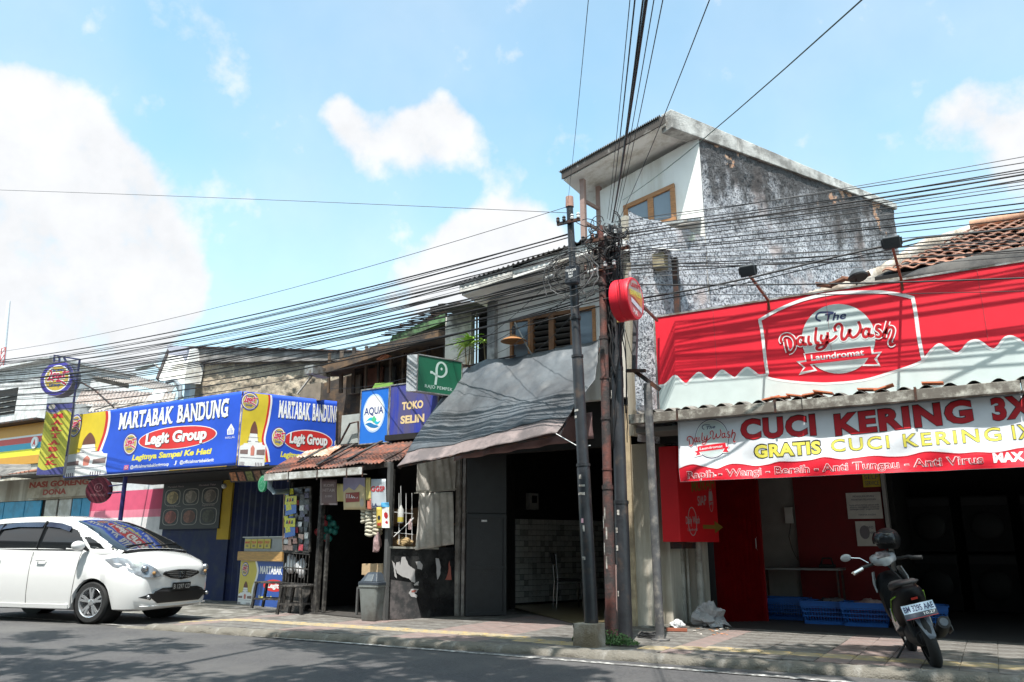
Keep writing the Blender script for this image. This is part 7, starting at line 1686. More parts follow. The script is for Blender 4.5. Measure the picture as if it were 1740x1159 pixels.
for dz in (.09,-.07): mb = MB(); mb.bar(dm+um*rm*.8+Vector((0,0,dz)), Vector((pp.x+.06,10.52,dm.z+dz+.02)), .025); mb.build('bracket', M_INDF, o)

# ---- pink and white wall, nasi goreng shop, sky blue doors
LY = 12.35
pw = thing('pink_wall', (X(150,880),LY,.03), 'wall painted white above and pink below, between the blue shutters and the menu board', 'wall')
x0_, x1_ = X(152,870,LY), xa-.01
zA, zB, zC = on_y(230,833,LY).z, on_y(230,866,LY).z, on_y(230,879,LY).z
for z0_, z1_, m in ((zA,3.05,mat('wall_white_paint',(.58,.60,.62),.8,stain=(.4,.4,.38),stain_amt=.3)),(zB,zA,mat('wall_pink',(.62,.09,.17),.8,var=.1,scale=3)),(zC,zB,mat('wall_pink_pale',(.70,.22,.30),.8)),(.02,zC,mat('wall_white_low',(.70,.68,.68),.8))):
    MB().box((x0_,LY,z0_),(x1_,LY+.12,z1_)).build('paint_band', m, pw)
ng = thing('closed_shop', (X(0,880)-4,LY,.03), 'closed shop with sky blue folding doors and a cream wall above, behind the white car', 'shop')
zD = on_y(60,850,LY).z; xN = X(0,850,LY)-6
MB().box((xN,LY,zD),(x0_-.003,LY+.12,3.05)).build('wall', M_CREAM, ng)
M_SKYB = mat('sky_blue_paint', (.03,.30,.52), .5, var=.1, scale=3, stain=(.02,.2,.35), stain_amt=.2); M_DOORW = mat('door_white', (.58,.57,.54), .6, stain=(.4,.38,.33), stain_amt=.3)
doors = [(-160,-110,M_SKYB),(-110,-55,M_SKYB),(-55,5,M_SKYB),(5,40,M_SKYB),(40,68,M_SKYB),(74,95,M_DOORW),(97,119,M_DOORW),(120,136,M_SKYB),(136,152,M_SKYB)]
for u0, u1, m in doors:
    a_, b_ = X(u0,865,LY), X(u1,865,LY); mb = MB(); mb.box((a_+.01,LY+.02,.05),(b_-.015,LY+.06,zD-.01)); mb.build('door_leaf', m, ng, bevel=.01)
MB().box((xN,LY+.065,.03),(x0_-.01,LY+.1,zD)).build('door_recess', M_DARKIN, ng)
ns = thing('shop_sign', (X(48,845,LY-.15),LY-.15,2.5), 'cream sign with dark red capitals for fried rice above the white doors', 'sign')
a_, b_ = on_y(50,814,LY-.15), on_y(154,812,LY-.15); zb_ = on_y(48,847,LY-.15).z
MB().box((a_.x,LY-.15,zb_),(b_.x,LY-.02,a_.z)).build('board', mat('sign_cream', (.50,.43,.33), .7, stain=(.3,.24,.17), stain_amt=.3), ns)
PN = Print(lambda s, t, lift=0.: Vector((a_.x+s*(b_.x-a_.x), LY-.15-lift, zb_+t*(a_.z-zb_)))); M_NR = mat('letter_darkred', (.34,.05,.03), .6)
PN.text('NASI GORENG', .02,.54,.27,'lettering',M_NR,ns,.003,w=.96,bold=.05); PN.text('DONA', .27,.14,.25,'lettering',M_NR,ns,.003,w=.38,bold=.05)
MB().box((a_.x-.1,LY-.9,a_.z+.02),(b_.x+.1,LY,a_.z+.06)).build('canopy', M_ASB, ns)
# low tin and tile eave at the far left
le = thing('low_eave', (X(0,800,11.6),11.6,2.9), 'low dark eave with a ragged tile edge at the left margin under the striped sign', 'eave')
q = [on_y(-80,830,11.5), on_y(52,806,11.5), on_y(52,792,13.0), on_y(-80,790,13.0)]
MB().slab(q, (0,0,.05)).build('eave_board', M_ASB, le)
for k in range(20):
    c = q[0].lerp(q[1], (k+.5)/20)+Vector((0,-.02,.07)); mb = MB(); mb.lathe(c+Vector((0,.02,0)), (0,1,.25), [(0,.05),(.3,.05)], 8); mb.build('roof_tile', mat('terracotta_old', (.27,.12,.08), .9, var=.3), le, smooth=50)
# striped shop fascia
cs = thing('striped_shop', (X(0,750,14.5)-5,14.5,3), 'convenience shop fascia with orange, red, blue and yellow stripes at the left margin', 'shop')
CY = 14.5
def zc(v): return on_y(30,v,CY).z
xs0, xs1 = X(0,750,CY)-7, X(70,750,CY)
bands_ = [(723,742,(.60,.28,.03)),(742,745,(.7,.7,.7)),(745,755,(.55,.05,.05)),(755,765,(.03,.33,.50)),(765,776,(.70,.66,.03)),(776,790,(.55,.27,.03))]
for v0, v1, c in bands_: MB().box((xs0,CY,zc(v1)),(xs1,CY+.3,zc(v0))).build('stripe', paint('stripe_%d'%v0, c), cs)
o_ = on_y(59,752,CY-.02); mb = MB(); mb.lathe(Vector((o_.x,CY,o_.z)),(0,-1,0),[(0,.20),(.04,.20),(.04,0)],20); mb.build('emblem_plate', M_WHITE, cs, smooth=30)
PQ = Print(lambda s, t, lift=0.: Vector((o_.x+s, CY-.041-lift, o_.z+t))); PQ.text('A', 0, -.09, .18, 'lettering', M_BRED, cs, .002, align='C', w=.18, bold=.05)
MB().box((xs0,CY+.05,.0),(xs1+.5,CY+.25,zc(790)-.003)).build('wall', M_CREAM, cs)
MB().box((xs0,CY-.4,zc(722)),(xs1+.2,CY+.6,zc(722)+.06)).build('roof_edge', M_STEEL, cs)
# ---- roofs and houses behind, left
M_PALEB = mat('pale_building', (.62,.62,.64), .9, var=.05, stain=(.45,.44,.43), stain_amt=.3)
M_ROOFG = mat('grey_roof_sheet', (.30,.28,.27), .85, var=.3, scale=3, stretch=(8,1,1), stain=(.20,.17,.15), stain_amt=.4)
def corr_roof(o, A0, A1, B0, B1, m, wl=.18, amp=.03, name='roof_sheet'):
    W = (A1-A0).length; n = int(W/wl*4); mb = MB()
    mb.grid(lambda s, t: A0.lerp(A1,s).lerp(B0.lerp(B1,s),t)+Vector((0,0,amp*math.cos(2*PI*s*W/wl))), n, 2); return mb.build(name, m, o, smooth=60, solid=.01)
w1_ = thing('white_building', on_y(30,700,20), 'pale two storey building with a dark window at the left margin', 'building')
a_, b_ = on_y(-120,655,20), on_y(73,725,20); 
MB().box((a_.x,20,2.0),(b_.x,24,a_.z-.0)).build('wall', M_PALEB, w1_)
c_, d_ = on_y(0,664,19.98), on_y(24,702,19.98); MB().box((c_.x-.3,19.96,d_.z),(d_.x,19.99,c_.z)).build('window', M_DARKIN, w1_)
for dz in (0,.25,.5,.75): MB().box((c_.x-.3,19.93,d_.z+.1+dz),(d_.x,19.955,d_.z+.13+dz)).build('window_bar', M_GALV, w1_)
MB().box((a_.x-.2,19.7,a_.z),(b_.x+.2,24.2,a_.z+.12)).build('parapet', M_PALEB, w1_)
rf_ = thing('gabled_house', on_y(200,650,22), 'house with a grey sheet gable roof behind the long banner', 'house')
G_ = [on_y(135,626,22), on_y(282,670,22)]
corr_roof(rf_, on_y(130,633,22), on_y(290,668,22), on_y(140,618,27), on_y(300,655,27), M_ROOFG)
MB().slab([on_y(128,640,21.9), on_y(285,676,21.9), on_y(285,690,21.9), on_y(150,690,21.9), on_y(20,668,21.9), on_y(20,655,21.9)][::-1], (0,.2,0)).build('gable_wall', M_PALEB, rf_)
mb = MB(); mb.slab([on_y(20,648,21.8), on_y(128,624,21.8), on_y(128,632,21.8), on_y(20,654,21.8)], (0,1.5,0)); mb.build('verge', M_ROOFG, rf_)
corr_roof(rf_, on_y(128,686,17), on_y(290,690,17), on_y(140,662,20.5), on_y(300,668,20.5), mat('weathered_roof', (.42,.37,.34), .9, var=.3, scale=2, stain=(.22,.17,.15), stain_amt=.5), wl=.22)
mb = MB(); q = [on_y(146,700,15.5), on_y(290,690,15.5), on_y(290,655,16.5), on_y(230,640,16.5)]
o = thing('low_roof', on_y(200,690,15), 'weathered low roof with loose sheets just above the long banner', 'roof')
corr_roof(o, on_y(150,700,14.6), on_y(292,690,14.6), on_y(160,688,16.6), on_y(300,668,16.6), mat('roof_sheet_beige', (.44,.41,.38), .85, var=.25, stain=(.25,.2,.17), stain_amt=.4))
rr = random.Random(18)
for k in range(7):
    a_ = on_y(160+k*19, 697-k*1.5, 14.4); mb = MB(); mb.bar(a_, a_+Vector((rr.uniform(.3,.8), .5, rr.uniform(.1,.35))), .05, .03); mb.build('loose_batten', M_GALV if k % 2 else M_GREYW, o)
mb = MB(); c = on_y(250,680,15); mb.slab([c, c+Vector((.6,0,-.1)), c+Vector((.5,.3,.3)), c+Vector((-.1,.3,.35))], (0,0,.03)); mb.build('sheet', M_WHITE, o)
# street lamp arm
lp_ = thing('street_lamp', on_y(300,660,13), 'grey street lamp on a bent arm against the sky, left of the beige wall', 'street lamp')
mb = MB(); mb.tube([on_y(310,676,13), on_y(296,648,13), on_y(262,618,13)], .03, 8); mb.build('arm', M_GALV, lp_, smooth=60)
mb = MB(); a_, b_ = on_y(262,620,13), on_y(233,627,13); mb.bar(a_, b_, .14, .07); mb.build('lamp_head', mat('lamp_grey', (.30,.33,.33), .5), lp_, bevel=.015)
lp2 = thing('street_lamp', on_y(190,690,12), 'second grey lamp on a long thin arm just right of the round emblem sign', 'street lamp')
mb = MB(); mb.tube([on_y(193,692,11), on_y(160,662,11), on_y(135,648,11)], .022, 8); mb.build('arm', M_STEEL, lp2, smooth=60)
mb = MB(); mb.bar(on_y(137,648,11), on_y(118,655,11), .11, .05); mb.build('lamp_head', mat('lamp_grey', (.30,.33,.33), .5), lp2, bevel=.01)
# far lattice mast and white column
M_MASTW = mat('mast_white', (.60,.62,.66), .6, var=.1); M_MASTR = mat('mast_red', (.50,.10,.10), .6)
ms = thing('mast', on_y(4,640,40), 'pale grey mast with red lattice at its foot, far away at the left margin', 'mast')
mb = MB(); mb.tube([on_y(-2,670,40), on_y(15,512,40)], [.34,.16], 12); mb.build('column', M_MASTW, ms, smooth=60)
for k in range(6):
    z = k/5; a_ = on_y(-6,650,39.4).lerp(on_y(3,592,39.4), z); b_ = a_+Vector((.75,0,0)); mb = MB(); mb.bar(a_, b_, .06); mb.build('lattice_bar', M_MASTR if k % 2 else M_MASTW, ms)
    if k < 5: mb = MB(); mb.bar(a_, on_y(-6,650,39.4).lerp(on_y(3,592,39.4), (k+1)/5)+Vector((.75,0,0)), .05); mb.build('lattice_bar', M_MASTR, ms)
for s in (0,.75): mb = MB(); mb.bar(on_y(-6,660,39.4)+Vector((s,0,0)), on_y(3,592,39.4)+Vector((s,0,0)), .07); mb.build('lattice_leg', M_MASTR, ms)
# ---- house with rough beige wall
M_BEIGE = mat('beige_render', (.44,.37,.28), .95, var=.3, scale=22, bump=.6, bscale=60, stain=(.30,.24,.18), stain_amt=.3)
bh = thing('beige_house', on_y(325,660,13), 'house with a rough beige rendered side wall and grey capping, behind the banners', 'house')
q = [on_y(322,595,13), on_y(642,606,13), on_y(642,700,13), on_y(318,700,13)]
BW = q[1]-q[0]; nrmB = Vector((BW.y,-BW.x,0)).normalized()
def bfn2(a_, b_):
    top = q[0].lerp(q[1], a_); bot = Vector((top.x, top.y, 3.2)); p = bot.lerp(top, b_)
    u = a_*BW.length; z = p.z; d, _p = noise.voronoi(Vector((u*7, z*12, 3)))
    return p+nrmB*((.35-min(.5,d[0]))*.10+.05*noise.fractal(Vector((u*3,z*3,2)),1,2,4))
mb = MB(); mb.grid(bfn2, 170, 70); mb.build('rough_wall', M_BEIGE, bh, smooth=180)
MB().slab([q[0]+Vector((0,.12,-.1)), q[1]+Vector((0,.12,-.1)), Vector((q[1].x,q[1].y+.12,.05)), Vector((q[0].x,q[0].y+.12,.05))], (0,.2,0)).build('wall', M_CREAM, bh)
mb = MB(); mb.slab([q[0]+Vector((-.1,-.14,-.36)), q[1]+Vector((0,-.14,-.10)), q[1]+Vector((0,-.14,.06)), q[0]+Vector((-.1,-.14,.05))], (0,.3,0)); mb.build('capping', mat('grey_capping', (.30,.28,.27), .9, var=.2, stain=(.16,.15,.14), stain_amt=.4), bh)
mb = MB(); mb.bar(q[0]+Vector((-.1,-.16,.07)), q[1]+Vector((0,-.16,.08)), .1, .03); mb.build('metal_edge', M_STEEL, bh)
a_ = on_y(324,592,12.6); b_ = on_y(290,589,12.6); c_ = on_y(268,645,12.2); d_ = on_y(312,652,12.4)
mb = MB(); mb.slab([a_, b_, c_, d_], (0,.5,.08)); mb.build('eaves_slab', M_SOFF, bh); mb = MB(); mb.bar(b_, c_, .06, .12); mb.build('verge_board', mat('dark_brown_board', (.06,.05,.05), .8), bh)
mb = MB(); mb.slab([b_+Vector((0,-.1,.02)), a_+Vector((0,-.1,.02)), a_+Vector((0,-.1,-.35)), b_+Vector((.05,-.1,-.35))], (0,.06,0)); mb.build('fascia', mat('lilac_fascia', (.42,.42,.50), .7), bh)
p = on_y(318,660,12.7); MB().box((p.x-.10,12.7,2.5),(p.x+.12,12.85,5.3)).build('corner_wall', mat('pale_blue_wall', (.45,.58,.68), .8), bh)
p = on_y(300,660,12.9); MB().box((p.x-.12,12.9,2.5),(p.x+.05,13.0,4.9)).build('pale_panel', M_PALEB, bh)
mb = MB(); p = on_y(297,646,12.3); mb.tube([p+Vector((-.3,0,-.02)), p, p+Vector((.25,0,-.18)), p+Vector((.28,0,-.5))], .05, 8); mb.build('drain_pipe', mat('pipe_blue_grey', (.22,.25,.28), .6), bh, smooth=60)
# =================================================================== WHITE CAR
def build_car():
    TH = math.radians(13.5)
    fw = on_z(158,1060,RZ)
    ax = Vector((math.cos(TH), math.sin(TH), 0)); lf = Vector((-math.sin(TH), math.cos(TH), 0))   # forward, to its left
    O = Vector((fw.x, fw.y, RZ)) - ax*0 + lf*.745      # centre line, at the front axle
    car = thing('parked_car', O-ax*1.25, 'white five door hatchback parked half on the pavement, nose to the right', 'car')
    W_ = lambda x, y, z: O+(ax*x+lf*y+Vector((0,0,z)))*1.03   # x forward of the front axle, y to the left, z up
    M_P = mat('car_white', (.73,.73,.73), .18, 0, var=.01, bump=0, coat=.8, rvar=.0)
    M_G = mat('car_glass', (.012,.014,.016), .04, 0, var=0, bump=0, spec=.9, rvar=0, coat=.3)
    M_T = mat('tyre_rubber', (.022,.022,.023), .8, bump=.2); M_RIM = mat('alloy_rim', (.62,.63,.65), .25, .75, bump=0)
    M_BP_ = mat('black_plastic', (.015,.015,.016), .5, bump=.05); M_GR = mat('grille_chrome', (.35,.36,.38), .25, .8, bump=0); M_HL = mat('headlight_lens', (.26,.28,.31), .06, .3, bump=0, coat=1., var=.3, scale=9)
    HW = .8475
    # lower body by stations: x, half width at sill / belt, sill z, belt z, nose shape
    st = [  # x, w_low, w_mid, w_top, z_low, z_mid, z_top
        (.85,.42,.48,.36,.30,.46,.69),(.82,.60,.66,.52,.23,.48,.77),(.73,.71,.755,.61,.19,.50,.84),(.58,.78,.81,.67,.18,.54,.905),(.36,.815,.835,.735,.18,.57,.965),
        (.10,.825,.845,.765,.18,.60,1.005),(-.20,.83,.8475,.785,.18,.61,1.02),(-.55,.83,.8475,.795,.18,.61,1.025),(-1.10,.83,.8475,.80,.18,.62,1.03),(-1.70,.83,.8475,.80,.18,.63,1.045),
        (-2.20,.83,.8475,.795,.18,.64,1.06),(-2.60,.82,.84,.785,.20,.66,1.07),(-2.90,.77,.80,.745,.24,.66,1.08),(-3.02,.66,.70,.66,.30,.66,1.08)]
    def station(s):
        x, wl, wm, wt, zl, zm, zt_ = s; out = []
        # cross-section polyline from bottom centre up the side to the top centre (right half then mirrored)
        half = [(0,zl),(wl*.85,zl),(wl*.98,zl+.03),(wm*.992,(zl+zm)/2),(wm,zm),(wm*.995,zm+(zt_-zm)*.45),(wm*.965+(wt-wm)*.25,zm+(zt_-zm)*.78),(wt,zt_-.01),(wt*.9,zt_+.012),(wt*.5,zt_+.04),(0,zt_+.052)]
        return x, half
    rings = []
    for s in st:
        x, half = station(s); r = [(-y, z) for y, z in half]; l = [(y, z) for y, z in reversed(half[1:-1])]
        rings.append([W_(x+(-.03 if abs(y) > s[2]*.9 else 0), y, z) for y, z in r+l])
    # refine along the length
    def interp(rs, n=4):
        out = []; N_ = len(rs)
        for i in range(N_-1):
            a, b, c, d = rs[max(0,i-1)], rs[i], rs[i+1], rs[min(N_-1,i+2)]
            for k in range(n):
                t = k/n; out.append([.5*((2*b[j])+(-a[j]+c[j])*t+(2*a[j]-5*b[j]+4*c[j]-d[j])*t*t+(-a[j]+3*b[j]-3*c[j]+d[j])*t**3) for j in range(len(b))])
        out.append(rs[-1]); return out
    fr_ = interp(rings, 6); n = len(rings[0])
    # cut wheel arches: lift lower side points that fall inside the arch circle
    inv = lambda p: ((p-O).dot(ax)/1.03, (p-O).dot(lf)/1.03, (p.z-RZ)/1.03)
    R_ = .335
    for r in fr_:
        for j, p in enumerate(r):
            x, y, z = inv(p)
            for cx_ in (0., -2.5):
                d = math.hypot(x-cx_, z-.30)
                if abs(y) > .45 and d < R_+.02 and z < .64:
                    h = math.sqrt(max(0, R_**2-(x-cx_)**2)); 
                    if z < .30+h: r[j] = W_(x, y, .30+h)
    mb = MB(); vs = [v for r in fr_ for v in r]
    fs = [(i*n+k, (i+1)*n+k, (i+1)*n+(k+1)%n, i*n+(k+1)%n) for i in range(len(fr_)-1) for k in range(n)] + [tuple(range(n)), tuple(reversed([(len(fr_)-1)*n+k for k in range(n)]))]
    mb.add(vs, fs); body = mb.build('body', M_P, car, smooth=38)
    # dark wheel wells
    for cx_ in (0., -2.5):
        for sgn in (-1, 1):
            mb = MB(); mb.lathe(W_(cx_, sgn*.50, .30), lf*sgn, [(0,.332),(.315,.332)], 28, cap=False); mb.lathe(W_(cx_, sgn*.50, .30), lf*sgn, [(0,0),(.001,.335)], 28, cap=False); mb.build('wheel_well', M_BP_, car)
    # greenhouse: glass shell, white roof and pillars set proud of it
    def gh(x, z): # half width of the cabin at height z
        t = (z-1.0)/(1.52-1.0); return .785-.175*max(0,t)**1.25
    roofline = [(-3.0,1.10),(-2.88,1.32),(-2.6,1.445),(-2.1,1.505),(-1.6,1.525),(-1.15,1.52),(-.80,1.475),(-.50,1.39),(-.18,1.265),(.12,1.13),(.34,1.02)]
    def rz_(x):
        for (a, za), (b, zb__) in zip(roofline, roofline[1:]):
            if a <= x <= b: return za+(zb__-za)*(x-a)/(b-a)
        return 1.0
    rl_ = interp([[Vector((x, 0, z))] for x, z in roofline], 16)
    prof = [(p[0].x, p[0].z) for p in rl_]
    def sec(x, z, off=0.):
        zb = .97; top = z; pts = []
        m_ = 24
        for k in range(m_+1):
            t = k/m_; zz = zb+(top-.035-zb)*t; w = gh(x, zz)*(1-.0*t)+off
            w *= 1-.10*max(0,(x-.0)/.34)**2 if x > 0 else 1
            if x < -2.6: w *= 1-.10*((-2.6-x)/.4)
            pts.append((w, zz))
        w = pts[-1][0]
        q_ = [(w-.03, top-.010), (w*.80, top+off+.012), (w*.45, top+off+.028), (0, top+off+.034)]; qq = [q_[0]]
        for a, b in zip(q_, q_[1:]): qq += [(a[0]+(b[0]-a[0])*t/6, a[1]+(b[1]-a[1])*t/6) for t in range(1, 7)]
        pts += qq
        return pts
    secs = [(x, sec(x, z)) for x, z in prof]
    m_ = len(secs[0][1]); rows = []
    for x, s in secs: rows.append([W_(x,-y,z) for y, z in s]+[W_(x,y,z) for y, z in reversed(s[:-1])])
    nn_ = len(rows[0]); mb = MB(); vs = [v for r in rows for v in r]
    fs = [(i*nn_+k, (i+1)*nn_+k, (i+1)*nn_+k+1, i*nn_+k+1) for i in range(len(rows)-1) for k in range(nn_-1)]
    # material by place: windscreen and side glass dark, roof/pillars white
    mb.add(vs, fs)
    bel = lambda x: 1.03 if x < -.3 else 1.03-.01*(x+.3)/.6
    def is_glass(c):
        x, y, z = inv(c); top = rz_(x)
        ya = abs(y)
        if x > -.72 and ya < gh(x, z)-.075+.05*(x+.7) and z > 1.03 and x < .33: return True       # windscreen
        if z > bel(x)+.02 and z < top-.075 and ya > gh(x, z)-.13:
            lim = -.18-(z-1.04)*1.2
            if x < lim-.02 and x > -2.62+ (z-1.0)*.3: return True
            if x < .10-(z-1.04)*1.5 and x > lim+.03 and z < 1.22: return True
        if x < -2.72 and z > 1.14 and ya < gh(x, z)-.10: return True
        return False
    cents = [sum((mb.v[i] for i in f), Vector())/4 for f in mb.f]
    glass = [f for f, c in zip(mb.f, cents) if is_glass(c)]; white = [f for f, c in zip(mb.f, cents) if not is_glass(c)]
    # glass as its own part, its surface just inside the shell
    g = MB(); g.v = list(mb.v); g.f = glass; g.m = [0]*len(glass); 
    wb = MB(); wb.v = list(mb.v); wb.f = white; wb.m = [0]*len(white)
    ob = wb.build('roof_shell', M_P, car, smooth=40)
    g = MB()
    def shell(fn_keep, name, m, off=-.004):
        gg = MB(); cen = W_(-1.3, 0, 1.1)
        used = {}; 
        for f, c in zip(mb.f, cents):
            if not is_glass(c) or not fn_keep(*inv(c)): continue
            idx = []
            for i in f:
                if i not in used: used[i] = len(gg.v); gg.v.append(mb.v[i])
                idx.append(used[i])
            gg.f.append(idx); gg.m.append(0)
        return gg.build(name, m, car, smooth=180) if gg.f else None
    shell(lambda x, y, z: x > -.72 and abs(y) < gh(x,z)-.075+.05*(x+.7), 'windscreen', M_G)
    shell(lambda x, y, z: not (x > -.72 and abs(y) < gh(x,z)-.075+.05*(x+.7)) and y < 0 and x > -2.7, 'side_window', M_G)
    shell(lambda x, y, z: not (x > -.72 and abs(y) < gh(x,z)-.075+.05*(x+.7)) and y >= 0 and x > -2.7, 'side_window', M_G)
    shell(lambda x, y, z: x <= -2.7, 'rear_window', M_G)
    # pillars, seals, visors on the near side
    def side(x, z, off=.006): return W_(x, -(gh(x,z)+off), z)
    def strip(pts, w, name, m, off=.006, sgn=-1):
        mb = MB()
        P0 = [W_(x, sgn*(gh(x,z)+off), z) for x, z in pts]
        for a, b in zip(P0, P0[1:]): mb.bar(a, b, .012, w, up=lf)
        return mb.build(name, m, car)
    strip([(-1.17,1.05),(-1.18,1.455)], .075, 'door_pillar', M_BP_, .004); strip([(-2.12,1.06),(-2.0,1.42)], .06, 'door_pillar', M_BP_, .004)
    M_VIS = mat('smoke_visor', (.03,.035,.06), .12, bump=0, coat=.6)
    for pts in ([(-1.15,1.45),(-.88,1.425),(-.66,1.37)],[(-2.10,1.40),(-1.7,1.445),(-1.22,1.44)]):
        mb = MB(); up_ = [W_(x, -(gh(x,z)+.012), z) for x, z in pts]; dn = [W_(x, -(gh(x,z-.07)+.03), z-.07) for x, z in pts]
        k = len(pts); mb.add(up_+dn, [(i, i+1, k+i+1, k+i) for i in range(k-1)]); mb.build('window_visor', M_VIS, car, smooth=180)
    strip([(-2.5,1.045),(-1.2,1.04),(-.3,1.035)], .018, 'belt_seal', M_BP_, .012)
    # door seams and handles
    def seam(pts, r=.0045):
        mb = MB(); mb.tube([W_(x, y, z) for x, y, z in pts], r, 5); mb.build('door_seam', mat('seam_dark', (.10,.10,.10), .8, bump=0), car)
    wS = lambda z: -(.8475 if .5 < z < .66 else .8475-.012)-.0005
    def sidew(z):
        zs = [(.18,.81),(.21,.818),(.39,.842),(.58,.849),(.78,.845),(.94,.828),(1.03,.80)]
        for (a, wa), (b, wb_) in zip(zs, zs[1:]):
            if a <= z <= b: return -(wa+(wb_-wa)*(z-a)/(b-a))
        return -.8
    for X_, sl in ((-.36,.0),(-1.20,0.0),(-2.08,-.0)):
        seam([(X_+(.10*(z-.3) if X_ == -.36 else (-.25*max(0,.55-z) if X_ < -2 else 0)), sidew(z), z) for z in (.25,.35,.45,.55,.65,.75,.85,.93,1.0)])
    for X_ in (-.98, -1.86):
        mb = MB(); mb.tube([W_(X_-.09,-.84,.88), W_(X_-.08,-.872,.885), W_(X_+.06,-.872,.885), W_(X_+.07,-.84,.88)], .013, 8); mb.build('door_handle', M_P, car, smooth=60)
    seam([(x, -.833, .27) for x in (-2.1,-1.5,-.9,-.45)], .004)
    MB().slab([W_(-.40,-.835,.20), W_(-2.12,-.835,.20), W_(-2.12,-.845,.27), W_(-.40,-.845,.27)], lf*.04).build('side_skirt', M_P, car, bevel=.008)
    # mirrors
    for s in (-1, 1):
        mb = MB(); c = W_(-.24, s*.94, 1.09); mb.sphere((0,0,0), (.07,.115,.075), 18, 12)
        Mx = Matrix((ax, lf, Vector((0,0,1)))).transposed(); mb.v = [c+Mx@v for v in mb.v]; mb.build('mirror', M_P, car, smooth=180)
        mb = MB(); mb.bar(W_(-.20,s*.79,1.03), W_(-.22,s*.88,1.06), .06, .03); mb.build('mirror_foot', M_BP_, car)
    # wheels
    for cx_ in (0., -2.5):
        for s in (-1, 1):
            c = W_(cx_, s*.655, .30); d = lf*s
            wh = MB(); wh.lathe(c, d, [(0,.20),(0,.275),(.02,.298),(.06,.302),(.13,.302),(.165,.296),(.185,.275),(.185,.215),(.17,.21)], 44, cap=False); wo_ = wh.build('wheel', M_T, car, smooth=40)
            mb = MB(); mb.lathe(c, d, [(.04,.20),(.17,.21),(.182,.218),(.186,.214),(.176,.200),(.15,.195),(.09,.19),(.05,.18)], 44, cap=False); mb.build('rim', M_RIM, wo_, smooth=40)
            mb = MB(); mb.lathe(c, d, [(.06,.195),(.061,.0)], 30, cap=False); mb.build('brake_disc', mat('brake_dark', (.06,.06,.065), .5, .5), wo_)
            x_ = ax; z_ = Vector((0,0,1))
            for k in range(5):
                for e in (-.17, .17):
                    a = 2*PI*k/5+.3; i_ = c+d*.155+(x_*math.cos(a)+z_*math.sin(a))*.035; o_ = c+d*.168+(x_*math.cos(a+e)+z_*math.sin(a+e))*.198; mb = MB(); mb.bar(i_, o_, .034, .022, up=d); mb.build('spoke', M_RIM, wo_)
            mb = MB(); mb.lathe(c, d, [(.14,.055),(.172,.045),(.178,.03),(.178,0)], 20, cap=False); mb.build('hub', M_RIM, wo_, smooth=40)
    # front face parts: built on the body surface by probing the stations
    def front(y, z, off=.0):       # point on the nose at side offset y, height z: march inwards
        lo, hi = -.6, .9
        def inside(x):
            for a, b in zip(st, st[1:]):
                if b[0] <= x <= a[0]:
                    t = (x-b[0])/(a[0]-b[0]); wl, wm, wt, zl, zm, zt_ = [b[i]+(a[i]-b[i])*t for i in range(1,7)]
                    if z < zl or z > zt_+.05: return False
                    if z < zm: w = wl+(wm-wl)*min(1,(z-zl)/max(.01,(zm-zl)*.5))
                    else: w = wm+(wt-wm)*((z-zm)/(zt_-zm))**2.2 if z < zt_ else wt*(1-((z-zt_)/.052)*.9)
                    return abs(y) < w
            return x < st[-1][0]
        x = .88
        while x > -.6 and not inside(x): x -= .004
        return W_(x+off, y*(1+off*.5), z)
    def patch(outline, name, m, off, sub=7, parent=car):
        """fill an outline given in (y, z) on the nose, following the surface"""
        ys = [p[0] for p in outline]; zs = [p[1] for p in outline]; v = [(p[0], p[1]) for p in outline]
        bm = bmesh.new(); bv = [bm.verts.new((a, b, 0)) for a, b in v]
        for t in tessellate_polygon([[Vector((a, b, 0)) for a, b in v]]): bm.faces.new([bv[i] for i in t])
        for ax_, lo, hi, c in ((0,min(ys),max(ys),.035),(1,min(zs),max(zs),.025)):
            g_ = math.ceil(lo/c)*c
            while g_ < hi:
                bmesh.ops.bisect_plane(bm, geom=bm.verts[:]+bm.edges[:]+bm.faces[:], plane_co=(g_,0,0) if ax_ == 0 else (0,g_,0), plane_no=(1,0,0) if ax_ == 0 else (0,1,0)); g_ += c
        bm.verts.index_update(); mb = MB(); mb.add([front(q.co.x, q.co.y, off) for q in bm.verts], [[q.index for q in f.verts] for f in bm.faces]); bm.free()
        return mb.build(name, m, parent, smooth=180)
    hl = [(-.42,.66),(-.56,.64),(-.69,.65),(-.78,.70),(-.812,.79),(-.80,.90),(-.76,.93),(-.67,.885),(-.56,.80),(-.47,.72)]
    for s in (-1, 1):
        h_ = patch([(p[0]*-s, p[1]) for p in hl], 'headlight', M_HL, .012); 
        c = front(-.66*-s, .765, .012); mb = MB(); mb.sphere(c, .055, 14, 10); mb.build('lamp_bowl', M_GR, h_, smooth=180)
        c = front(-.56*-s, .705, .012); mb = MB(); mb.sphere(c, .028, 12, 8); mb.build('indicator_bulb', mat('amber', (.35,.2,.08), .2), h_, smooth=180)
    gr = patch([(-.40,.68),(-.22,.625),(.0,.60),(.22,.625),(.40,.68),(.38,.715),(.2,.74),(0,.745),(-.2,.74),(-.38,.715)], 'grille', M_BP_, .012)
    for k in range(4):
        z = .635+k*.024; w = (.20,.27,.32,.35)[k]; mb = MB(); mb.tube([front(y, z+(abs(y)/.36)**2*.02, .018) for y in [w*(q/8-1) for q in range(17)]], .005, 5); mb.build('grille_bar', M_GR, gr)
    mb = MB(); mb.tube([front(y, .745-(abs(y)/.36)**2*.03, .018) for y in [.36*(q/8-1) for q in range(17)]], .008, 6); mb.build('grille_trim', M_GR, gr)
    c = front(0, .675, .03); fu = lf*-1
    PL_ = Print(lambda a, b, lift=0.: c+fu*a*-1+Vector((0,0,b))+ax*lift)
    mb = MB()
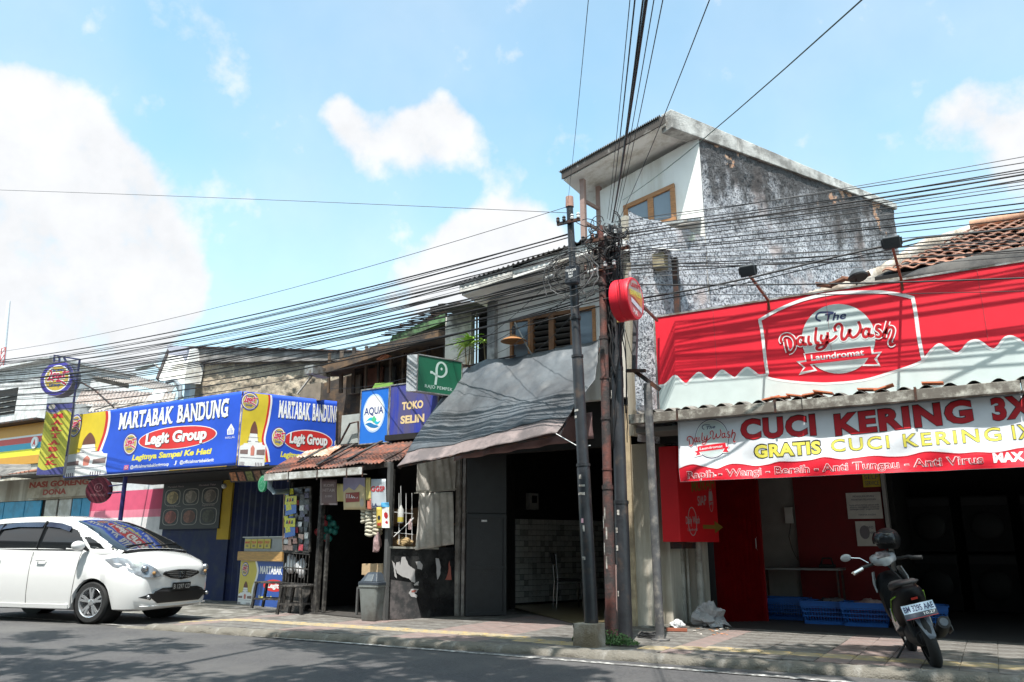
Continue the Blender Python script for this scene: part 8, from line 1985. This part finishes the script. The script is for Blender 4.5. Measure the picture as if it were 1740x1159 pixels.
    for a, b in (((-.045,.035),(-.03,-.035)),((.045,.035),(.03,-.035)),((-.036,.0),(.036,.0))): mb.bar(c+lf*a[0]+Vector((0,0,a[1])), c+lf*b[0]+Vector((0,0,b[1])), .012)
    for a, b in (((-.06,.045),(.06,.045)),((-.045,-.05),(.045,-.05)),((-.06,.045),(-.045,-.05)),((.06,.045),(.045,-.05))): mb.bar(c+lf*a[0]+Vector((0,0,a[1])), c+lf*b[0]+Vector((0,0,b[1])), .009)
    mb.build('badge', mat('chrome_bright', (.75,.76,.78), .12, 1., bump=0), car)
    patch([(-.58,.36),(-.45,.28),(.45,.28),(.58,.36),(.52,.45),(.38,.49),(-.38,.49),(-.52,.45)], 'lower_grille', M_BP_, .010)
    for s in (-1, 1):
        patch([(s*p[0],p[1]) for p in ([(.58,.33),(.74,.37),(.62,.42),(.54,.42)])][::s], 'fog_recess', M_BP_, .009)
        cc = front(s*.63, .375, .02); mb = MB(); mb.sphere(cc, .03, 12, 8); mb.build('fog_lamp', M_GR, car, smooth=180)
    mb = MB(); mb.tube([front(y, .235+.02*abs(y), .012) for y in [.7*(q/8-1) for q in range(17)]], .010, 6); mb.build('front_lip', M_P, car, smooth=180)
    pc = front(0, .505, .035); mb = MB(); mb.slab([pc-lf*.20+Vector((0,0,-.06)), pc+lf*.20+Vector((0,0,-.06)), pc+lf*.20+Vector((0,0,.055)), pc-lf*.20+Vector((0,0,.055))], -ax*.01); pt = mb.build('number_plate', M_BP_, car)
    PP_ = Print(lambda a, b, lift=0.: pc+lf*a+Vector((0,0,b))+ax*lift)
    PP_.text('B 1297 CD', -.185, -.035, .065, 'lettering', mat('plate_grey', (.35,.35,.35), .5), pt, .003, w=.37, bold=.01)
    # bonnet shut line, wipers
    for s in (-1, 1):
        def bon(x, y):
            for a, b in zip(st, st[1:]):
                if b[0] <= x <= a[0]:
                    t = (x-b[0])/(a[0]-b[0]); wt = b[3]+(a[3]-b[3])*t; zt_ = b[6]+(a[6]-b[6])*t; q = min(1, abs(y)/wt); return zt_+.052*(1-q**2)+.002
            return .9
        mb = MB(); mb.tube([W_(x, s*(.66-.20*max(0,x-.1)/.6), bon(x, .66-.20*max(0,x-.1)/.6)-.004) for x in (.66,.55,.45,.35,.2,.1)], .005, 5); mb.build('bonnet_seam', mat('seam_dark', (.10,.10,.10), .8, bump=0), car)
    for y0, y1, x1_ in ((-.55,.10,-.02),(.05,.62,-.05)):
        zc_ = lambda x: rz_(x)+.045; mb = MB(); mb.tube([W_(.27,y0,zc_(.27)-.01), W_(.18,y1,zc_(.18)-.005)], .010, 5); mb.build('wiper', M_BP_, car)
    MB().slab([W_(.37,-.66,1.0), W_(.37,.66,1.0), W_(.26,.66,1.04), W_(.26,-.66,1.04)], (0,0,.015)).build('cowl', M_BP_, car)
    # under body
    MB().hexa([W_(.6,-.6,.20),W_(.6,.6,.20),W_(-2.8,.6,.20),W_(-2.8,-.6,.20),W_(.6,-.6,.32),W_(.6,.6,.32),W_(-2.8,.6,.32),W_(-2.8,-.6,.32)]).build('underbody', M_BP_, car)
    # inside: dark seats so the glass is not empty behind
    for s in (-.35, .35): mb = MB(); mb.hexa([W_(-1.3,s-.24,.6),W_(-1.3,s+.24,.6),W_(-1.15,s+.24,.6),W_(-1.15,s-.24,.6),W_(-1.45,s-.2,1.2),W_(-1.45,s+.2,1.2),W_(-1.33,s+.2,1.2),W_(-1.33,s-.2,1.2)]); mb.build('seat', M_BP_, car, bevel=.03)
build_car()

# =================================================================== MOTOR SCOOTER, seen from behind, leaning on its side stand
def build_scooter():
    base = on_z(1592,1132,.15); h = Vector((-.24,.97,0)).normalized(); s_ = Vector((h.y,-h.x,0))       # forward, to its right
    lean = math.radians(-14)
    sc = thing('motor_scooter', base, 'black motor scooter with white trims leaning on its stand, number plate towards the street', 'scooter')
    up = (Vector((0,0,1))*math.cos(lean)+s_*math.sin(lean)).normalized(); sr = h.cross(up).normalized()
    W_ = lambda x, y, z: base+(h*x+sr*y+up*z)*.92           # x forward, y right, z up
    M_K = mat('scooter_black', (.006,.006,.007), .5, bump=0, var=.2, spec=.2); M_KM = mat('scooter_matt', (.022,.022,.023), .6, bump=.1); M_W = mat('scooter_white', (.30,.31,.32), .3, bump=0, coat=.3)
    M_GR = mat('scooter_grey', (.13,.15,.18), .5, bump=.05); M_T = mat('tyre_rubber', (.022,.022,.023), .8, bump=.2); M_CH = mat('scooter_chrome', (.6,.6,.6), .2, 1., bump=0)
    def wheel(x, r, w):
        c = W_(x, 0, r); mb = MB(); mb.lathe(c-sr*w/2, sr, [(0,r*.72),(0,r*.86),(.012,r*.94),(w*.3,r*.99),(w*.5,r),(w*.7,r*.99),(w-.012,r*.94),(w,r*.86),(w,r*.72)], 36, cap=False); o = mb.build('wheel', M_T, sc, smooth=50)
        mb = MB(); mb.lathe(c-sr*w*.4, sr, [(0,r*.60),(0,r*.73),(w*.8,r*.73),(w*.8,r*.60)], 30, cap=False); mb.build('rim', M_KM, o, smooth=40)
        for k in range(5):
            a = 2*PI*k/5; q = (h*math.cos(a)+up*math.sin(a)); mb = MB(); mb.bar(c, c+q*r*.66, .03, .02, up=sr); mb.build('spoke', M_KM, o)
        mb = MB(); mb.lathe(c-sr*.05, sr, [(0,.05),(.1,.05)], 16); mb.build('hub', M_KM, o)
    wheel(.0, .27, .095); wheel(1.28, .26, .085)
    def loftb(secs, name, m, smooth=50, par=sc):      # (x, z centre, half width, half height, power)
        mb = MB(); n = 20; rows = []
        for x, z, hw, hh, pw_ in secs:
            rows.append([W_(x, hw*(abs(math.cos(t))**pw_)*(1 if math.cos(t) > 0 else -1), z+hh*(abs(math.sin(t))**pw_)*(1 if math.sin(t) > 0 else -1)) for t in [2*PI*k/n for k in range(n)]])
        vs = [v for r in rows for v in r]; fs = [(i*n+k, (i+1)*n+k, (i+1)*n+(k+1)%n, i*n+(k+1)%n) for i in range(len(rows)-1) for k in range(n)]+[tuple(range(n)), tuple(reversed([(len(rows)-1)*n+k for k in range(n)]))]
        mb.add(vs, fs); return mb.build(name, m, par, smooth=smooth)
    loftb([(-.20,.72,.03,.03,.8),(-.16,.71,.08,.07,.7),(-.05,.68,.125,.11,.7),(.15,.62,.155,.15,.75),(.35,.56,.17,.17,.8),(.50,.48,.15,.14,.8),(.60,.40,.12,.10,.8)], 'tail_body', M_K)
    loftb([(-.10,.80,.06,.02,.6),(.0,.805,.11,.035,.6),(.20,.785,.13,.04,.6),(.40,.765,.125,.045,.6),(.58,.76,.09,.05,.6),(.66,.75,.05,.03,.7)], 'seat', M_KM)
    loftb([(.55,.28,.12,.05,.6),(.75,.27,.14,.05,.6),(.98,.30,.14,.05,.6)], 'footboard', M_KM)
    loftb([(.92,.52,.15,.22,.7),(.98,.60,.17,.26,.7),(1.05,.64,.16,.26,.7),(1.14,.66,.11,.20,.8),(1.20,.68,.05,.10,.8)], 'front_shield', M_K)
    for s in (-1, 1):
        mb = MB(); mb.slab([W_(.95,s*.175,.70), W_(.95,s*.18,.80), W_(.96,s*.15,.92), W_(1.06,s*.12,.92), W_(1.06,s*.15,.72)], sr*s*.014); mb.build('side_trim', M_W, sc, bevel=.004)
        mb = MB(); mb.slab([W_(.50,s*.125,.36), W_(.72,s*.145,.30), W_(.74,s*.15,.40), W_(.45,s*.165,.56), W_(.38,s*.165,.55)], sr*s*.012); mb.build('lower_trim', M_W, sc, bevel=.004)
        mb = MB(); mb.tube([W_(.0,s*.135,.70), W_(.2,s*.165,.66), W_(.36,s*.175,.55), W_(.5,s*.16,.42)], .006, 5); mb.build('green_stripe', mat('stripe_green', (.20,.42,.03), .4), sc)
    # handlebar cover, instrument, grips, mirrors
    loftb([(.80,1.0,.05,.04,.8),(.86,1.03,.13,.06,.7),(.94,1.05,.14,.06,.7),(1.02,1.03,.09,.05,.8),(1.06,1.01,.04,.03,.8)], 'handlebar_cover', M_W)
    mb = MB(); mb.slab([W_(.815,-.075,1.055), W_(.815,.075,1.055), W_(.90,.055,1.115), W_(.90,-.055,1.115)], up*.006+h*-.003); mb.build('instrument', mat('instrument_glass', (.22,.19,.19), .1, bump=0, var=.5, scale=30), sc)
    for s in (-1, 1):
        mb = MB(); mb.tube([W_(.90,s*.10,1.01), W_(.84,s*.26,1.0), W_(.80,s*.30,.98)], .017, 8); mb.build('handlebar', M_KM, sc, smooth=60)
        mb = MB(); mb.tube([W_(.81,s*.26,.99), W_(.76,s*.37,.965)], .021, 10); mb.build('grip', M_KM if s > 0 else M_CH, sc, smooth=60)
        mb = MB(); mb.tube([W_(.87,s*.24,.99), W_(.86,s*.38,.965)], .006, 6); mb.build('brake_lever', M_CH, sc)
        if s < 0:
            mb = MB(); mb.tube([W_(.88,s*.17,1.03), W_(.88,s*.24,1.10), W_(.86,s*.34,1.13)], .006, 6); mb.build('mirror_stem', M_CH, sc)
            mb = MB(); c = W_(.86,s*.385,1.14); mb.sphere((0,0,0),(.018,.055,.038),16,10); Mx = Matrix((h, sr, up)).transposed(); mb.v = [c+Mx@v for v in mb.v]; mb.build('mirror', M_W, sc, smooth=180)
    # plate, light, mudguard, exhaust, stand, engine
    pc = W_(-.235,.0,.56); pu = (up*.88+h*.40).normalized()
    pn = sr.cross(pu).normalized(); pn = pn if pn.dot(-h) > 0 else -pn
    mb = MB(); mb.slab([pc-sr*.14-pu*.075, pc+sr*.14-pu*.075, pc+sr*.14+pu*.06, pc-sr*.14+pu*.06], -pn*.006); pt = mb.build('number_plate', mat('plate_dark', (.05,.06,.09), .4), sc)
    PP_ = Print(lambda a, b, lift=0.: pc+sr*a+pu*b+pn*lift)
    PP_.shapes([[(-.137,-.022),(.137,-.022),(.137,.058),(-.137,.058)]], 'plate_face', mat('plate_white', (.50,.62,.74), .4), pt, .002)
    PP_.text('BM 3295 AAE', 0, -.008, .052, 'lettering', M_NAVYINK, pt, .0035, w=.255, align='C', bold=.02); PP_.text('10.27', .125, -.052, .022, 'lettering', M_WHITE, pt, .002, w=.10, align='R', bold=.03)
    PP_.shapes([[(-.135,-.073),(.137,-.073),(.137,-.069),(-.135,-.069)]], 'red_line', M_BRED, pt, .002)
    mb = MB(); mb.slab([W_(-.19,-.03,.655), W_(-.19,.03,.655), W_(-.185,.03,.675), W_(-.185,-.03,.675)], -h*.02); mb.build('tail_lamp', mat('tail_red', (.35,.02,.01), .2), sc)
    mb = MB(); mb.slab([W_(-.03,.03,.775), W_(-.03,.09,.775), W_(-.12,.085,.755), W_(-.13,.04,.75)], up*.003); mb.build('sticker', mat('orange_sticker', (.42,.22,.12), .4), sc)
    mb = MB(); mb.slab([W_(-.17,-.085,.53), W_(-.17,.075,.53), W_(-.285,.055,.30), W_(-.29,.0,.27), W_(-.30,-.03,.33)], h*.012); mb.build('mudguard', M_GR, sc, bevel=.004)
    ex = MB(); ex.tube([W_(.35,.12,.22), W_(.15,.17,.27), W_(-.02,.175,.33), W_(-.22,.175,.40)], [.03,.05,.06,.055], 16); ex.build('exhaust', M_KM, sc, smooth=50)
    mb = MB(); mb.lathe(W_(-.205,.175,.397), (-h*.94+up*.3), [(.0,.035),(.02,.035),(.02,.0)], 14); mb.build('exhaust_tip', M_GR, sc)
    mb = MB(); mb.slab([W_(-.15,.235,.30), W_(.10,.235,.24), W_(.12,.235,.34), W_(-.12,.235,.44)], sr*.008); mb.build('heat_shield', mat('shield_grey', (.10,.10,.10), .4), sc, bevel=.003)
    loftb([(-.02,.27,.09,.07,.8),(.15,.27,.12,.10,.8),(.40,.28,.13,.11,.8),(.55,.30,.08,.07,.8)], 'engine', M_KM)
    for s in (-1, 1): mb = MB(); mb.tube([W_(.02,s*.09,.29), W_(.08,s*.11,.60)], .022, 8); mb.build('shock_absorber', M_CH if s > 0 else M_KM, sc)
    g_ = W_(.45,-.30,0); g_.z = .155; mb = MB(); mb.tube([W_(.42,-.10,.25), g_, g_+Vector((-.03,-.05,0))], .011, 6); mb.build('side_stand', M_KM, sc)
    mb = MB(); mb.tube([W_(-.05,-.11,.81), W_(-.16,-.06,.81), W_(-.16,.06,.81), W_(-.05,.11,.81)], .012, 6); mb.build('grab_rail', M_KM, sc, smooth=60)
    loftb([(1.15,.42,.05,.03,.8),(1.28,.54,.055,.02,.8),(1.45,.42,.045,.03,.8)], 'front_mudguard', M_K)
    mb = MB(); mb.tube([W_(1.05,0,.80), W_(1.28,.06,.27)], .022, 8); mb.tube([W_(1.05,0,.80), W_(1.28,-.06,.27)], .022, 8); mb.build('fork', M_KM, sc)
    mb = MB(); mb.tube([W_(.94,.02,.96), W_(.93,.10,.80), W_(.9,.12,.66)], .008, 5); mb.build('cable', M_KM, sc)
    # helmet hung on the right mirror stalk
    hp = W_(.92,.12,1.22); he = thing('helmet', hp, 'glossy black helmet perched on the handlebar of the scooter', 'helmet')
    mb = MB(); mb.sphere(hp, (.125,.145,.125), 24, 16); mb.v = [v if v.z > hp.z-.09 else Vector((v.x, v.y, hp.z-.09)) for v in mb.v]; mb.build('shell', M_K, he, smooth=180)
    vd = Vector((-.35,-.93,0)).normalized(); vs_ = Vector((-vd.y,vd.x,0)); mb = MB(); mb.grid(lambda a, b: hp+(vd*math.cos((a-.5)*2)+vs_*math.sin((a-.5)*2))*.150*math.cos((b-.35)*.9)+Vector((0,0,.150*math.sin((b-.35)*.9)*.9)), 14, 8); mb.build('visor', mat('visor_dark', (.012,.013,.015), .15, bump=0), he, smooth=180, solid=.003)
    mb = MB(); mb.tube([W_(.90,.06,1.05), W_(.90,.06,1.18)], .008, 6); mb.build('strap', M_KM, he)
build_scooter()
# =================================================================== TILED ROOF BEHIND THE RED SIGN
M_TERR = mat('roof_terracotta', (.46,.22,.14), .85, var=.25, scale=10, bump=.3, two=(.22,.10,.065), stain=(.10,.07,.055), stain_amt=.35, stain_scale=6)
tr_ = thing('tiled_roof', (-1,11,4.7), 'red brown clay tile roof rising behind the right half of the laundromat sign', 'roof')
E0 = on_y(1500,470,11.0); E1 = on_y(1745,424,11.0)
R0_ = on_y(1660,384,14.2); R1_ = on_y(1745,372,14.2)
zE = (E0.z+E1.z)/2+.03; zR = on_y(1700,378,14.2).z
ev = Vector((E0.x,11.0,zE)); sl_ = Vector((0,3.2,zR-zE)); SL = sl_.length; sdn = sl_.normalized()
def tile_mesh():
    mb = MB(); w, l = .215, .30; n = 8
    def fn(u, v): x = u*w; return Vector((x, v*l, .035*math.sin(u*2*PI)*.6+.012-v*.018))
    mb.grid(fn, n, 1); k = len(mb.v); mb.add([fn(i/n, 0)-Vector((0,0,.014)) for i in range(n+1)], [(i, i+1, 0, 0) for i in range(0)])
    a = list(range(n+1)); mb.f += [[i, k+i, k+i+1, i+1] for i in range(n)]; mb.m += [0]*n
    return mb.mesh('roof_tile', M_TERR, smooth=50)
TM = tile_mesh(); rr = random.Random(44); rx_ = math.atan2(sl_.z, sl_.y); rows = int(SL/.25); cnt = 0
for j in range(rows):
    yv = ev+sdn*(j*.25); xs = E0.x+ (R0_.x-E0.x)*(j/rows)**.9
    x = xs
    while x < 3.2:
        if cnt < 299: part('roof_tile', TM, tr_, (x, yv.y+rr.uniform(-.01,.01), yv.z+rr.uniform(-.004,.008)), (rx_+rr.uniform(-.02,.02), rr.uniform(-.03,.03), rr.uniform(-.03,.03))); cnt += 1
        x += .212
MB().slab([ev+Vector((-.1,0,-.05)), Vector((3.2,11,zE-.05)), Vector((3.2,14.2,zR-.05)), Vector((R0_.x,14.2,zR-.05))], (0,0,-.05)).build('roof_deck', M_DARKIN, tr_)
for k in range(16): mb = MB(); mb.lathe((R0_.x-.1+k*.23,14.2,zR+.04),(1,0,0),[(0,.075),(.02,.085),(.24,.075)],10); mb.build('ridge_tile', mat('ridge_tile', (.42,.24,.16), .9, var=.3), tr_, smooth=50)
pr_ = thing('parapet_wall', (-1.6,11,4.4), 'crumbling pale plaster parapet between the rough wall and the tiled roof', 'wall')
M_PARA = mat('pale_parapet', (.60,.55,.49), .95, var=.15, scale=5, bump=.6, bscale=30, stain=(.30,.25,.2), stain_amt=.45)
q = [on_y(1370,505,11.2), on_y(1430,482,11.2), on_y(1500,455,12.2), on_y(1560,415,13.4), on_y(1650,385,14.5), on_y(1745,366,14.8)]
def parf(u, v):
    k = min(len(q)-2, int(u*(len(q)-1))); f = u*(len(q)-1)-k; p = q[k].lerp(q[k+1], f); p = p+Vector((0,.05,.04*noise.fractal(Vector((u*20,0,3)),1,2,4)+.05)); b = Vector((p.x,p.y,p.z-1.3))
    return b.lerp(p, v)+Vector((0,-.03*noise.fractal(Vector((u*14,v*6,1)),1,2,4),0))
mb = MB(); mb.grid(parf, 60, 12); mb.build('parapet_face', M_PARA, pr_, smooth=60, solid=.12)
# black cloth strip between tiles and sign
mb = MB(); e0, e1 = on_y(1530,472,10.75), on_y(1745,452,10.75); t0, t1 = on_y(1560,458,10.85), on_y(1745,418,10.85)
mb.grid(lambda a, b: e0.lerp(e1,a).lerp(t0.lerp(t1,a)+Vector((0,0,.10*max(0,math.sin(PI*a))*.2)),b), 20, 3); o = mb.build('dark_sheet', M_BLACKTR, loc=e0, smooth=180, solid=.01); tag(o, 'dark grey sheet flashing between the tiled roof and the right part of the red sign', 'flashing')
for k in range(4):
    p = on_y(1400+k*22, 487-k*5, 11.0); mb = MB(); mb.cbox(p+Vector((0,0,.02)), (.2,.14,.03), Matrix.Rotation(.3*(-1)**k,3,'Y')); mb.build('loose_tile', M_TERR, tr_)
# small lamp and box on the rough wall
p = on_y(1455,470,10.9); o = thing('wall_lamp', p, 'small dark round lamp on a stalk above the middle of the red sign', 'lamp'); mb = MB(); mb.lathe(p+Vector((0,0,.1)),(.2,-.2,-1),[(0,.03),(.03,.07),(.12,.13),(.14,.12)],16); mb.build('shade', M_LAMP, o, smooth=50); mb = MB(); mb.tube([p, p+Vector((-.02,.0,-.35))], .012, 6); mb.build('stalk', M_STEEL, o)
p = on_y(1130,436,10.3); o = thing('awning_box', p, 'small white sheet and stained box on a dark post against the rough wall', 'box')
pw_ = Vector((swx(10.75)+.12,10.75,0))
t_ = on_y(1147,440,10.75); MB().box((t_.x-.04,10.70,on_y(1147,535,10.75).z-.2),(t_.x+.04,10.78,t_.z)).build('post', M_STEEL, o)
a_, b_ = on_y(1112,425,10.6), on_y(1160,428,10.6); mb = MB(); mb.slab([a_+Vector((0,-.1,0)), b_+Vector((0,-.1,-.02)), b_+Vector((.05,.35,.10)), a_+Vector((.05,.35,.12))], (0,0,.02)); mb.build('sheet', M_WHITE, o)
mb = MB(); a_ = on_y(1122,445,10.65); mb.cbox(a_, (.18,.2,.22)); mb.build('box', mat('stained_box', (.50,.45,.30), .85, stain=(.2,.16,.1), stain_amt=.5), o, bevel=.01)

# =================================================================== STREET TREES BEHIND THE VIEWER: their shade falls on road and pavement
M_BARK = mat('bark', (.12,.09,.065), .95, var=.3, bump=.8, bscale=20)
M_FOL = mat('tree_leaf', (.06,.11,.03), .6, var=.35, scale=3, two=(.08,.13,.035))
def tree(x, y, hgt, seed, lab, reach, spread):
    rr = random.Random(seed); o = thing('street_tree', (x,y,0), lab, 'tree', 'street trees')
    mb = MB(); tp = Vector((x+.3,y+.4,hgt*.55)); mb.tube([(x,y,-.05),(x+.05,y+.05,hgt*.2),(x+.12,y+.2,hgt*.4),tp], [.28,.22,.19,.17], 12)
    cl_ = []
    for cx_, cy_, cz_, r in reach:
        c = Vector((cx_,cy_,cz_)); mid = tp.lerp(c, .5)+Vector((0,0,.5)); mb.tube([tp, mid, c], [.12,.07,.03], 8)
        for k in range(5): e = c+Vector((rr.uniform(-1,1)*r, rr.uniform(-1,1)*r*.6, rr.uniform(-.3,.6))); mb.tube([c, c.lerp(e,.5)+Vector((0,0,.1)), e], [.03,.018,.008], 5); cl_.append((e, r*.55))
        cl_.append((c, r*.7))
    mb.build('trunk', M_BARK, o, smooth=60)
    mb = MB(); vs = []; fs = []
    for c, r in cl_:
        for k in range(int(spread*r*r)):
            a = rr.random()*2*PI; q = rr.random()**.5*r; p = c+Vector((q*math.cos(a), q*math.sin(a)*.75, rr.gauss(0,.22)*r))
            l = rr.uniform(.10,.20); d = Vector((rr.uniform(-1,1),rr.uniform(-1,1),rr.uniform(-.5,.3))).normalized(); e = d.cross(Vector((rr.uniform(-.3,.3),rr.uniform(-.3,.3),1))).normalized()*l*.32
            n = len(vs); vs += [p-d*l*.5, p+e, p+d*l*.5, p-e]; fs.append((n,n+1,n+2,n+3))
    mb.add(vs, fs); mb.build('crown', M_FOL, o)
def blob_ok(p):       # keep every limb out of the picture: they hang over the street behind and above the viewer
    q = p-Vector((0,0,EYE)); F = Vector((-math.sin(HEAD)*math.cos(PITCH), math.cos(HEAD)*math.cos(PITCH), math.sin(PITCH))); R = Vector((math.cos(HEAD), math.sin(HEAD), 0)); U = R.cross(F)
    f = q.dot(F)
    if f < .5: return True
    u, v = 870+1333*q.dot(R)/f, 579.5-1333*q.dot(U)/f
    return u < -260 or u > 1990 or v < -230 or v > 1400
rr = random.Random(101)
def shade_targets(xa_, xb_, n, seed, zc_, yl, yh):
    r2 = random.Random(seed); out = []
    for k in range(n*8):
        if len(out) >= n: break
        X_ = r2.uniform(xa_, xb_); Y_ = r2.uniform(yl, yh); z = zc_+r2.uniform(-.6,.8)
        p = Vector((X_+SUN.x/SUN.z*z, Y_+SUN.y/SUN.z*z, z)); r = r2.uniform(.5,.95)
        if blob_ok(p+Vector((0,r,-r*.3))) and blob_ok(p+Vector((-r,0,0))) and blob_ok(p+Vector((r,0,0))): out.append((p.x,p.y,p.z,r))
    return out
tree(-13.5,-2.2,8.6,1,'leafy street tree left of the viewer, shading the road before the white car', shade_targets(-20,-10,22,5,8.3,1.5,8.6)+shade_targets(-13,-9,5,15,8.3,7.5,10), 420)
tree(-5.5,-2.6,8.8,2,'leafy street tree behind the viewer, shading the middle of the road', shade_targets(-10,-3.5,19,6,8.6,2.0,9.2)+shade_targets(-9,-3.5,4,16,8.6,7.2,10), 400)
tree(2.5,-2.4,8.4,3,'leafy street tree right of the viewer, shading the pavement by the scooter', shade_targets(-3.5,3,15,9,8.4,3.5,10.0)+shade_targets(-3,1.5,3,19,8.4,7.5,9.6), 380)

# the other side of the street, behind the viewer: it closes the street and shades its sky
M_OPP = mat('opposite_wall', (.30,.27,.23), .9, stain=(.16,.14,.12), stain_amt=.4); M_OPPS = mat('opposite_shutter', (.10,.14,.16), .6)
for k, (x0, x1, hh, lab) in enumerate([(-26,-15,7.5,'two storey shophouse behind the viewer, far left across the street'),(-14.9,-5,8.6,'taller shophouse across the street behind the left tree'),(-4.9,4.6,7.8,'shophouse across the street right behind the viewer'),(4.7,14,8.8,'shophouse across the street, right of the viewer')]):
    o = thing('shophouse', (x0,-5.5,0), lab, 'building', 'shophouses across the street')
    MB().box((x0,-12,-.05),(x1,-5.5,hh)).build('wall', M_OPP, o); MB().box((x0-.1,-12.2,hh),(x1+.1,-4.7,hh+.2)).build('roof', M_ASB, o)
    for j in range(3):
        w = (x1-x0)/3; MB().box((x0+w*j+.3,-5.48,.1),(x0+w*(j+1)-.3,-5.42,2.8)).build('shutter', M_OPPS, o); MB().box((x0+w*j+.8,-5.48,4.2),(x0+w*(j+1)-.8,-5.42,5.6)).build('window', M_GLASS, o)
